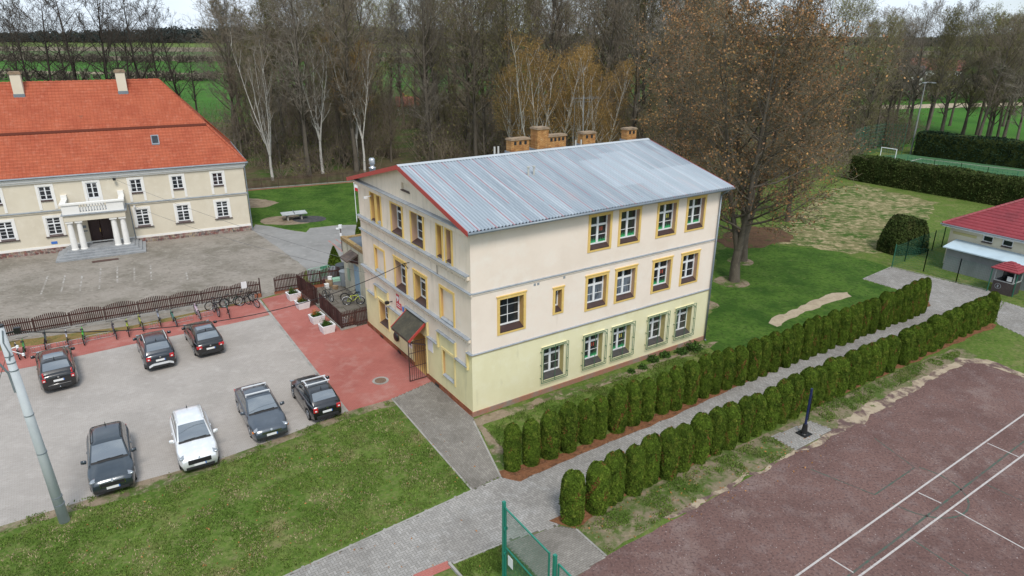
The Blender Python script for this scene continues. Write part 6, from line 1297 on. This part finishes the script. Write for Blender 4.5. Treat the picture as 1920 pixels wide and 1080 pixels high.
# foreground court gate
c0 = P(945,948,4.0); gd = R(-56.76); t = thing('court_gate', 'tall green mesh gate leaf with braced rails in the foreground', 'gate', (c0.x,c0.y,0), gd)
m_gfr = mat('bright green frame', (.015,.2,.14), .4)
k = MB(); k.bar((0,0,-.1),(0,0,4.18),.11,.11); k.build('post', m_gfr, t)
k = MB()
for p, q in (((.12,3.95),(2.78,3.95)),((.12,2.2),(2.78,2.2)),((.12,.1),(2.78,.1))): k.bar((p[0],0,p[1]),(q[0],0,q[1]),.05,.05)
for x in (.12,2.78): k.bar((x,0,.06),(x,0,3.99),.05,.05)
k.build('frame', m_gfr, t)
k = MB(); x = .16
while x < 2.76: k.bar((x,0,.12),(x,0,3.93),.0045,.0045); x += .052
z = .15
while z < 3.93: k.bar((.14,.004,z),(2.76,.004,z),.0045,.0045); z += .052
k.build('wire_mesh', m_green_mesh, t)
k = MB(); k.bar((.12,-.005,3.0),(.12,-.005,3.12),.14,.05); k.bar((.12,-.005,1.9),(.12,-.005,2.0),.14,.05); k.build('hinge', m_gfr, t, each=True)
k = MB(); k.box(.3,.62,-.02,-.01,1.55,2.0); k.build('sign', m_swhite, t)
t = thing('court_fence', 'green mesh fence panel just right of the foreground gate', 'fence', (c0.x+3.09*math.cos(gd),c0.y+3.09*math.sin(gd),0), gd)
k = MB(); k.bar((0,0,-.1),(0,0,4.12),.11,.11); k.build('post', m_gfr, t); k = MB(); k.bar((3.0,0,-.1),(3.0,0,4.12),.09,.09); k.build('post', m_gfr, t)
k = MB(); k.bar((.2,0,3.9),(2.9,0,3.9),.05,.05); k.bar((.2,0,.1),(2.9,0,.1),.05,.05); k.bar((.2,0,.1),(.2,0,3.9),.05,.05); k.build('frame', m_gfr, t)
k = MB(); x = .24
while x < 2.9: k.bar((x,0,.12),(x,0,3.88),.0045,.0045); x += .052
z = .15
while z < 3.88: k.bar((.22,.004,z),(2.9,.004,z),.0045,.0045); z += .052
k.build('wire_mesh', m_green_mesh, t)
# ================================================================ bicycles and racks
def bike(label, px, py, rot, frame_c, lean=.08, hub=False, back=True, s=1.0, fender=None):
    """px, py: photo point where the wheel nearest the camera meets the ground; rot: heading away from it"""
    g = P(px,py); d = Vector((math.cos(rot),math.sin(rot),0)); t = thing('bicycle', label, 'bicycle', g+d*.52*s, rot, 'parked bicycles'); t.scale = (s,)*3
    t.rotation_euler = (lean,0,rot); m = mat('bicycle frame paint', frame_c, .35, coat=.4); wr, bx = .34, .52
    for x in (bx,-bx):
        k = MB(); k.torus((x,0,wr),(0,1,0),wr-.025,.026,24,6); w_ = k.build('wheel', m_tyre, t, smooth=True)
        k = MB(); k.torus((x,0,wr),(0,1,0),wr-.06,.011,24,4); k.tube((x,-.05,wr),(x,.05,wr),.022,n=7)
        for i in range(12): a = 2*PI*i/12; k.tube((x,.0,wr),(x+(wr-.06)*math.cos(a),0,wr+(wr-.06)*math.sin(a)),.0035,n=3)
        k.build('rim', m_rim, w_)
        if fender: k = MB(); k.path([(x+(wr+.03)*math.cos(a),0,wr+(wr+.03)*math.sin(a)) for a in np.linspace(R(20),R(170),8)],.018,5); k.build('mudguard', fender, t)
    bb, st, hd, hd2 = Vector((-.08,0,.3)), Vector((-.22,0,.8)), Vector((.36,0,.82)), Vector((.385,0,.7)); k = MB()
    for a, b_, r in ((bb,st,.02),(st-Vector((-.02,0,.06)),hd,.022),(bb,hd2,.024),(bb,Vector((-bx,0,wr)),.013),(Vector((-.2,0,.72)),Vector((-bx,0,wr)),.012),(hd+Vector((-.02,0,.06)),hd2,.022)): k.tube(a,b_,r,n=7)
    k.build('frame', m, t, smooth=True)
    k = MB()
    for y in (.05,-.05): k.tube(hd2+Vector((0,y*.6,0)), (bx,y,wr), .014, n=6)
    k.build('fork', m, t); k = MB(); k.path([(.26,.29,.98),(.33,.2,.97),(.345,0,.93),(.33,-.2,.97),(.26,-.29,.98)],.015,6); k.tube((.345,0,.93),hd,.016,n=6); k.build('handlebar', m_plast, t)
    k = MB(); k.lathe([(.02,0),(.09,.01),(.085,.045),(.02,.06)],10); s_ = k.build('saddle', m_plast, t, smooth=True); s_.location = (-.24,0,.9); s_.scale = (1.5,.8,1); k = MB(); k.tube(st,(-.245,0,.91),.013,n=6); k.build('seat_post', m_rim, t)
    k = MB(); k.torus(bb,(0,1,0),.09,.01,16,4); k.bar(bb+Vector((0,.06,0)),bb+Vector((.1,.07,-.13)),.02,.02); k.bar(bb+Vector((0,-.06,0)),bb+Vector((-.1,-.07,.13)),.02,.02); k.bar(bb+Vector((.06,.1,-.13)),bb+Vector((.14,.1,-.13)),.06,.02); k.bar(bb+Vector((-.14,-.1,.13)),bb+Vector((-.06,-.1,.13)),.06,.02); k.build('crank', m_plast, t)
    return t
BK = [('dark bicycle half hidden left of the concrete pole',8,662,AW,(.02,.02,.022),1),('small white and red child bicycle beside the pole',37.5,674,AW+R(4),(.6,.5,.5),.92),('green framed dark bicycle next to the small white one',47.5,671,AW,(.03,.3,.05),1),('dark teal bicycle behind the black estate crossover',86,655,AW+R(-2),(.02,.05,.05),1),('white and blue bicycle leaning behind the black estate crossover',129,652,AW+R(2),(.6,.62,.68),1),('bright green bicycle with green fork',159,647,AW+R(-3),(.07,.6,.05),1),
 ('dark purple bicycle alone beside an empty rack',219,636,AW+R(3),(.045,.03,.06),1),('black bicycle with a lime yellow fork and bottle',242.5,631,AW+R(-3),(.45,.6,.05),1),('black bicycle with small yellow headstock left of the navy off-roader roof',269,621,AW+R(3),(.35,.38,.04),1),('white and blue bicycle behind the navy off-roader',302,612,AW+R(-2),(.45,.5,.6),1),('dark green bicycle with pale stripe between the two parked cars',332,612,AW+R(3),(.04,.2,.14),1),('white and pink bicycle behind the black hatchback',376,599,AW+R(4),(.65,.5,.6),1),
 ('black bicycle with pale saddle right of the black hatchback',410,594,AW+R(5),(.02,.02,.024),1),('black bicycle with teal frame pointing at the fence',431,596,AW+R(-6),(.03,.14,.11),1),('dark bicycle parked along the fence behind the pale saddled one',394,582,TH+R(4),(.03,.03,.03),.95),('dark bicycle leaning along the fence near the notice',421,577,TH+R(-14),(.03,.05,.03),1),('large black bicycle with big wheels below the notice',447,572,TH+R(10),(.05,.04,.02),1.05),('black bicycle at the end of the row by the kerb',483,577,AW+R(22),(.02,.02,.02),1)]
for lb, px, py, r_, c_, s_ in BK: bike(lb, px, py, r_, c_, lean=random.uniform(-.1,.1), s=s_*1.12)
bike('lime yellow city bicycle with white mudguards in the fenced bicycle yard', 651, 572, R(10), (.55,.62,.03), .05, fender=m_pvc)
bike('black city bicycle behind the lime yellow one', 647, 565, R(16), (.02,.02,.02), -.05, fender=m_dark); bike('dark bicycle leaning over near the fence panel in the bicycle yard', 621, 566, AW+R(12), (.02,.025,.03), .15)
m_galv = mat('galvanised tube', (.34,.34,.34), .4, metal=.5)
for i,(px,py,lb) in enumerate(((78,659,'empty bicycle rack nearest the concrete pole'),(108,652,'empty bicycle rack above the black estate crossover'),(147,645,'bicycle rack just left of the bright green bicycle'),(178,637,'empty bicycle rack between bright green and purple bicycles'),(199,633,'bicycle rack just left of the dark purple bicycle'),(282,616,'bicycle rack behind the navy off-roader'),(347,603,'low bicycle rack above the black hatchback'),(385,594,'bicycle rack left of the pale saddled bicycle'))):
    g = P(px,py); t = thing('bicycle_rack', lb, 'bike rack', g, TH, 'bicycle racks along the fence'); k = MB()
    for z in (.03,.38): k.tube((-.55,0,z),(.55,0,z),.014,n=6); 
    k.build('rail', m_galv, t, each=True); k = MB()
    for x in (-.5,-.36,.0,.14,.5-.14,.5): k.path([(x,-.2,.03),(x,-.2,.34),(x,0,.42),(x,.22,.34),(x,.22,.03)],.008,4)
    k.build('hoop', m_galv, t, each=True)
# ================================================================ planters, bins, yard clutter
m_plw = mat('white planter concrete', (.74,.74,.74), .8, [((.62,.62,.61),2.5,.5,.75)]); m_soil = mat('planter soil', (.04,.03,.02), .95)
def planter(lb, px, py, plantm, seed):
    t = thing('planter', lb, 'planter', P(px,py), TH+R(4), 'white planters along the boarded fence'); k = MB()
    lo, hi = .34, .43; k.add([(x*lo*1.15,y*lo,0) for x,y in ((-1,-1),(1,-1),(1,1),(-1,1))]+[(x*hi*1.15,y*hi,.6) for x,y in ((-1,-1),(1,-1),(1,1),(-1,1))]+[(x*(hi-.07)*1.15,y*(hi-.07),.6) for x,y in ((-1,-1),(1,-1),(1,1),(-1,1))]+[(x*(hi-.09)*1.15,y*(hi-.09),.5) for x,y in ((-1,-1),(1,-1),(1,1),(-1,1))],
      [(3,2,1,0),(0,1,5,4),(1,2,6,5),(2,3,7,6),(3,0,4,7),(4,5,9,8),(5,6,10,9),(6,7,11,10),(7,4,8,11),(8,9,13,12),(9,10,14,13),(10,11,15,14),(11,8,12,15)]); k.build('box', m_plw, t)
    k = MB(); k.box(-.38,.38,-.33,.33,.46,.53); k.build('soil', m_soil, t); rng = np.random.default_rng(seed)
    c = np.stack([rng.normal(size=420)*.15,rng.normal(size=420)*.13,.55+np.abs(rng.normal(size=420))*.13],1); V, Q = leaf_quads(c,.05,rng,.6,.4); fast_mesh('plant', V, Q, m_shrub, t)
    c = np.stack([-.14+rng.normal(size=260)*.1,.05+rng.normal(size=260)*.09,.62+np.abs(rng.normal(size=260))*.17],1); V, Q = leaf_quads(c,.045,rng,1,.35); fast_mesh('plant', V, Q, plantm, t)
m_orange = mat('orange heather', (.4,.14,.03), .9, island=.3)
planter('white planter with tall green grass, nearest the yard gate', 551, 561, m_shrub, 1); planter('white planter with orange heather beside the open slatted gate', 568, 577, m_orange, 2)
planter('white planter with orange heather, in front of the long boarded fence', 595, 604, m_orange, 3); planter('white planter with low green plants, nearest the building', 614, 622, m_shrub, 4)
m_bin = mat('dark grey bin plastic', (.05,.058,.066), .55); m_bin2 = mat('grey bin plastic', (.2,.22,.235), .6); m_bin3 = mat('blue grey barrel plastic', (.17,.2,.225), .6)
def barrel(name, lb, px, py, r, h, m, lidm, cat='bin'):
    t = thing(name, lb, cat, P(px,py), .3); k = MB(); k.lathe([(r*.82,0),(r*.86,.03),(r*.93,h*.5),(r*.97,h*.52),(r*.95,h*.55),(r,h*.95),(r*1.05,h*.96),(r*1.05,h)],18); k.build('body', m, t, smooth=False)
    k = MB(); k.lathe([(r*1.09,h+.005),(r*1.09,h+.05),(r*.9,h+.1),(r*.2,h+.13)],18); k.build('lid', lidm, t)
    k = MB(); k.bar((r*1.0,-.1,h*.85),(r*1.0,.1,h*.85),.04,.04); k.build('handle', m, t)
barrel('waste_bin','tall dark grey round bin against the annex wall',643,528,.48,1.5,m_bin,m_bin); barrel('waste_bin','lighter grey round bin in front of the tall dark one',648,535,.42,1.25,m_bin2,m_bin2); barrel('rain_barrel','blue grey barrel with pale lid next to the picket fence',628,523,.44,.95,m_bin3,m_ledge,'barrel'); barrel('bucket','low dark tub with whitish lid by the annex door',655,535,.42,.5,m_bin,m_plate,'tub')
m_card = mat('cardboard', (.3,.21,.13), .9, [((.22,.15,.09),2,.45,.65)]); m_mint = mat('mint crate plastic', (.3,.5,.38), .6); m_redc = mat('dull red crate plastic', (.3,.08,.07), .7)
for lb, px, py, z, sx, sy, sz, m, r_ in (('cardboard box, largest in the clutter heap by the bins',618,536,0,.8,.6,.75,m_card,.2),('pale mint lidded crate on top of the clutter heap',632,535,.42,1.0,.7,.32,m_mint,.5),('grey storage crate under the mint one',632,535,0,1.0,.75,.55,m_bin2,.45),('dull red crate at the left of the clutter heap',610,533,0,.65,.5,.55,m_redc,.8),('white box on the cardboard box in the clutter heap',620,536,.57,.45,.4,.35,m_plate,.1),('small cardboard box in front of the clutter heap',629,542,0,.55,.4,.4,m_card,-.3),('white bucket like box at the front left of the clutter heap',613,540,0,.45,.45,.5,m_plate,.6)):
    t = thing('crate', lb, 'crate', P(px,py)+Vector((0,0,z+.004)), r_, 'clutter heap by the bins'); sx, sy, sz = sx*.7, sy*.7, sz*.75; k = MB(); k.box(-sx/2,sx/2,-sy/2,sy/2,0,sz*.88); k.build('body', m, t, bevel=.015); k = MB(); k.box(-sx/2-.02,sx/2+.02,-sy/2-.02,sy/2+.02,sz*.885,sz); k.build('lid', m, t, bevel=.01)
t = thing('cot_frame', 'green panelled metal cot frame leaning by the picket fence', 'metal frame', P(588,533), TH+R(8)); k = MB()
for x in (0,1.75):
    for y in (0,.75): k.tube((x,y,0),(x,y,1.15),.025,n=6)
for z in (.2,1.13):
    for y in (0,.75): k.tube((0,y,z),(1.75,y,z),.02,n=6)
    for x in (0,1.75): k.tube((x,0,z),(x,.75,z),.02,n=6)
for i in range(1,12): k.tube((i*.146,0,.2),(i*.146,0,1.13),.012,n=4); k.tube((i*.146,.75,.2),(i*.146,.75,1.13),.012,n=4)
k.build('frame', m_mint, t); k = MB(); k.box(1.1,1.7,.76,.79,.22,1.1); k.build('panel', mat('green board',(.03,.2,.11),.7), t)
sheet('bicycle_yard', pxs((560,547),(600,580),(641,619),(667,613),(692,606),(688,560),(650,528),(578,541)), .011, over_brick(mat('old concrete slabs',(.19,.17,.145),.95,[((.13,.115,.095),.6,.42,.62),((.1,.1,.06),1.6,.55,.75),((.25,.23,.2),5,.55,.8)],bump=(12,.5,.03)),(.45,.42,.38),1.1,.9,.03,dark=.82), .04, .5)
for i,(px,py,c_) in enumerate(((646,602,(.6,.6,.6)),(652,600,(.5,.45,.4)),(660,600,(.45,.25,.18)))):
    t = thing('sack', ['whitish rubbish sack on the boarded fence corner','grey rubbish sack in the middle of the corner heap','reddish rubbish sack nearest the narrow gate'][i], 'sack', P(px,py+9), i); k = MB(); k.lathe([(.12,0),(.26,.08),(.28,.3),(.2,.5),(.06,.58),(.1,.66)],10); k.build('bag', mat('sack plastic',c_,.6,bump=(9,1,.05)), t, smooth=True); k = MB(); k.torus((0,0,.585),(0,0,1),.065,.012,10,4); k.build('tie', m_dark, t)
# manhole
g = P(713.5,714); t = thing('manhole', 'round manhole cover with concrete ring in the red court', 'manhole', (g.x,g.y,.012)); k = MB(); k.lathe([(.5,0),(.5,.012),(.36,.012)],28); k.v = k.v; k.build('ring', m_conc, t); k = MB(); k.lathe([(.35,.0),(.35,.016)],24); k.build('cover', mat('rusty iron lid',(.2,.13,.09),.8,[((.13,.09,.07),8,.45,.65)],bump=(40,.6,.01)), t)
# table tennis, flag, lamp mast, basketball post
ta = P(538,414); tb = P(566,411); dd_ = (tb-ta).normalized(); t = thing('tennis_table', 'pale concrete table tennis table on a worn patch of lawn', 'table', (ta+tb)/2+Vector((-.1,.35,0)), math.atan2(dd_.y,dd_.x)); k = MB(); k.box(-1.37,1.37,-.76,.76,.69,.77); tp = k.build('top', mat('pale table top',(.45,.47,.47),.6,[((.33,.35,.35),1.5,.45,.65)]), t, bevel=.01)
k = MB(); k.box(-.012,.012,-.8,.8,.775,.92); k.build('net', m_gutter, t)
for x in (-.75,.75): k = MB(); k.box(x-.09,x+.09,-.5,.5,0,.685); k.build('leg', m_conc, t, bevel=.02)
k = MB(); k.box(-1.3,1.3,-.7,-.66,.62,.685); k.box(-1.3,1.3,.66,.7,.62,.685); k.build('apron', m_gutter, t, each=True)
g = P(670,424); t = thing('flagpole', 'white flagpole flying a small white and red flag behind the school', 'flagpole', g); k = MB(); k.tube((0,0,-.1),(0,0,4.75),.045,.03,8); k.lathe([(.05,4.75),(.06,4.8),(.01,4.86)],8); k.build('pole', m_pvc, t)
def flag(z0, z1, m):
    V = []; n = 10
    for j,z in enumerate((z0,(z0+z1)/2,z1)):
        for i in range(n+1): u = i/n; V.append((.04+u*.85*.9, .1*math.sin(u*5.5+j*.4)*u-.25*u, z-.35*u+.05*math.sin(u*4)))
    k = MB(); k.add(V, [(j*(n+1)+i,j*(n+1)+i+1,(j+1)*(n+1)+i+1,(j+1)*(n+1)+i) for j in range(2) for i in range(n)]); return k
flag(4.3,4.65,m_swhite).build('flag', m_swhite, t); flag(3.95,4.3,m_sred).build('flag', m_sred, t)
g = P(642,471); t = thing('lamp_mast', 'thin dark mast with white camera boxes beside the annex', 'lamp post', g); k = MB(); k.tube((0,0,-.1),(0,0,2.5),.045,.04,8); k.build('pole', m_iron, t); k = MB(); k.box(-.16,.16,-.12,.12,2.3,2.65); k.build('lamp_head', m_swhite, t, bevel=.02); k = MB(); k.box(-.42,-.1,-.08,.08,2.2,2.34); k.build('camera', m_swhite, t, bevel=.02); k = MB(); k.box(-.09,.09,-.1,-.05,1.55,1.85); k.build('switch_box', m_swhite, t)
g = P(1507,814); t = thing('basketball_post', 'bare dark blue basketball post with black foot on a paved pad', 'post', g, TH); k = MB(); k.tube((0,0,.05),(0,0,2.75),.065,.06,10); k.build('pole', mat('dark blue paint',(.012,.022,.085),.45), t); k = MB(); k.box(-.32,.32,-.3,.3,.015,.06); k.lathe([(.2,.06),(.17,.1),(.11,.62),(.1,.64)],12); k.build('foot', m_dark, t); k = MB(); k.bar((0,-.1,.9),(0,-.1,2.4),.03,.03); k.build('cable_trunking', m_dark, t)
ga, gb = P(1649,298.5), P(1677,303); gx = (gb-ga); t = thing('football_goal', 'white framed football goal at the far end of the pitch', 'goal', ga, math.atan2(gx.y,gx.x)); gl = gx.length; k = MB(); k.tube((0,0,0),(0,0,2),.07,n=7); k.tube((gl,0,0),(gl,0,2),.07,n=7); k.tube((-.05,0,2),(gl+.05,0,2),.07,n=7); k.build('frame', m_pvc, t); k = MB()
for i in range(9): k.bar((gl*i/8,0,1.95),(gl*i/8,.9,0),.015,.015)
for j in range(6): k.bar((0,.18*j,1.95-.39*j),(gl,.18*j,1.95-.39*j),.015,.015)
k.build('net', m_ledge, t)
g = P(1707,289); t = thing('floodlight_mast', 'tall thin grey floodlight mast at the corner of the pitch', 'lamp post', g); k = MB(); k.tube((0,0,-.1),(0,0,12.3),.16,.09,10); k.build('pole', m_galv, t); k = MB(); k.bar((-.2,0,12.25),(1.4,0,12.25),.1,.1); k.build('arm', m_galv, t); k = MB(); k.box(.9,1.7,-.25,.25,12.1,12.22); k.box(-.5,.1,-.25,.25,12.1,12.22); k.build('floodlight', m_ledge, t, each=True)
# concrete utility pole and the cables
pb = P(122,977); ptop = Vector((pb.x,pb.y,0)); pole = thing('utility_pole', 'pale concrete utility pole with metal bands and black fittings in the foreground', 'utility pole', pb, R(20))
m_pole = mat('pale pole concrete', (.5,.53,.55), .85, [((.42,.45,.47),1.2,.45,.65,(1,1,.4)),((.5,.52,.53),4,.55,.8)], bump=(30,.3,.01))
k = MB(); tt = Vector((-.32,-.1,9.35)); k.tube((0,0,-.4),tt,.215,.14,18); k.build('shaft', m_pole, pole, smooth=True)
def onp(z): return tt*((z+.4)/9.75)
for z in (.55,.95,3.3,5.2,7.35,7.7,8.0): k = MB(); k.tube(onp(z),onp(z+.05),.222-.0082*z,.222-.0082*z,16); k.build('band', m_gutter, pole)
k = MB(); k.tube(onp(9.34),onp(9.34)+Vector((0,0,.06)),.16,.15,14); k.tube(onp(9.3)+Vector((-.5,0,.1)),onp(9.3)+Vector((-.12,.0,.08)),.1,.1,8); k.build('top_cap', m_dark, pole, each=True)
k = MB(); k.bar(onp(9.0)+Vector((.1,0,0)),onp(9.0)+Vector((.42,.1,.02)),.06,.06); k.box(*[v for c,h in zip(onp(9.0)+Vector((.5,.1,.05)),(.11,.08,.12)) for v in (c-h,c+h)]); k.build('fitting', m_dark, pole, each=True)
for dx in (0,.12):
    k = MB(); q = onp(8.45)+Vector((.33+dx,.1,-.1-dx*3)); k.lathe([(.02,-.07),(.055,-.04),(.035,-.01),(.055,.02),(.02,.06)],10,q); k.tube(onp(8.3),q,.02,n=5); k.build('insulator', m_swhite, pole)
k = MB(); k.path([onp(9.2)+Vector((.1,-.12,0)),onp(8.7)+Vector((.02,-.17,0)),onp(8.2)+Vector((.1,-.16,0)),onp(7.9)+Vector((.02,-.18,0))],.022,5); k.path([onp(8.1)+Vector((-.9,-.2,.35)),onp(7.8)+Vector((-.4,-.2,.2)),onp(7.3)+Vector((-.17,-.1,0)),onp(6.4)+Vector((-.16,-.1,0))],.04,6); k.build('conduit', m_gutter, pole, each=True)
def cable(lb, a, b_, sag, r, m, n=28):
    pts = [Vector(a).lerp(Vector(b_),i/n)-Vector((0,0,sag*4*(i/n)*(1-i/n))) for i in range(n+1)]; k = MB(); k.path(pts, r, 5); return tag(k.build('overhead_cable', m), lb, 'cable')
def S(s, t_, z): return S0+Vector((s*math.cos(TH)-t_*math.sin(TH), s*math.sin(TH)+t_*math.cos(TH), z))
def Mn(a, d, z): return M0+Vector((a*math.cos(MA)-d*math.sin(MA), a*math.sin(MA)+d*math.cos(MA), z))
pt = pb+Matrix.Rotation(R(20),3,'Z')@(onp(9.0)+Vector((.45,.1,0)))
cable('thick black cable from the concrete pole to the school gable', pt, S(-.35,7.38,6.95), 1.3, .022, m_dark)
m_wire = mat('grey wire', (.12,.12,.12), .6)
cable('thin grey wire from the manor lamp to the school gable', Mn(-11.73,-.3,6.6), S(-.1,14.2,4.9), .4, .012, m_wire); cable('thin grey wire from the manor porch to the annex porch', Mn(-10.5,-.3,3.8), S(-.3,14.0,4.4), .5, .012, m_wire)
k = MB(); a_, b_ = pb+Matrix.Rotation(R(20),3,'Z')@onp(8.2), P(-60,905); k.tube(a_,b_,.012,n=5); tag(k.build('guy_wire', m_wire), 'thin guy wire slanting left from the concrete pole', 'cable')
# litter leaves and pale scraps on the lawn
t = None
rngl = np.random.default_rng(5); pts = []
for _ in range(260):
    px, py = rngl.uniform(80,900), rngl.uniform(790,1075); g = P(px,py)
    if py > 985-.33*(px-0)+40: pts.append((g.x,g.y,.03))
for _ in range(420):
    px, py = rngl.uniform(1090,1560), rngl.uniform(790,1010); g = P(px,py); lim = 985-(px-1090)*.42
    if lim-12 < py < lim+75: pts.append((g.x,g.y,.03))
V, Q = leaf_quads(np.array(pts), .05, rngl, 2.5, .6); tag(fast_mesh('fallen_leaves', V, Q, mat('fallen leaves',(.3,.14,.05),.9,island=.4)), kind='stuff')
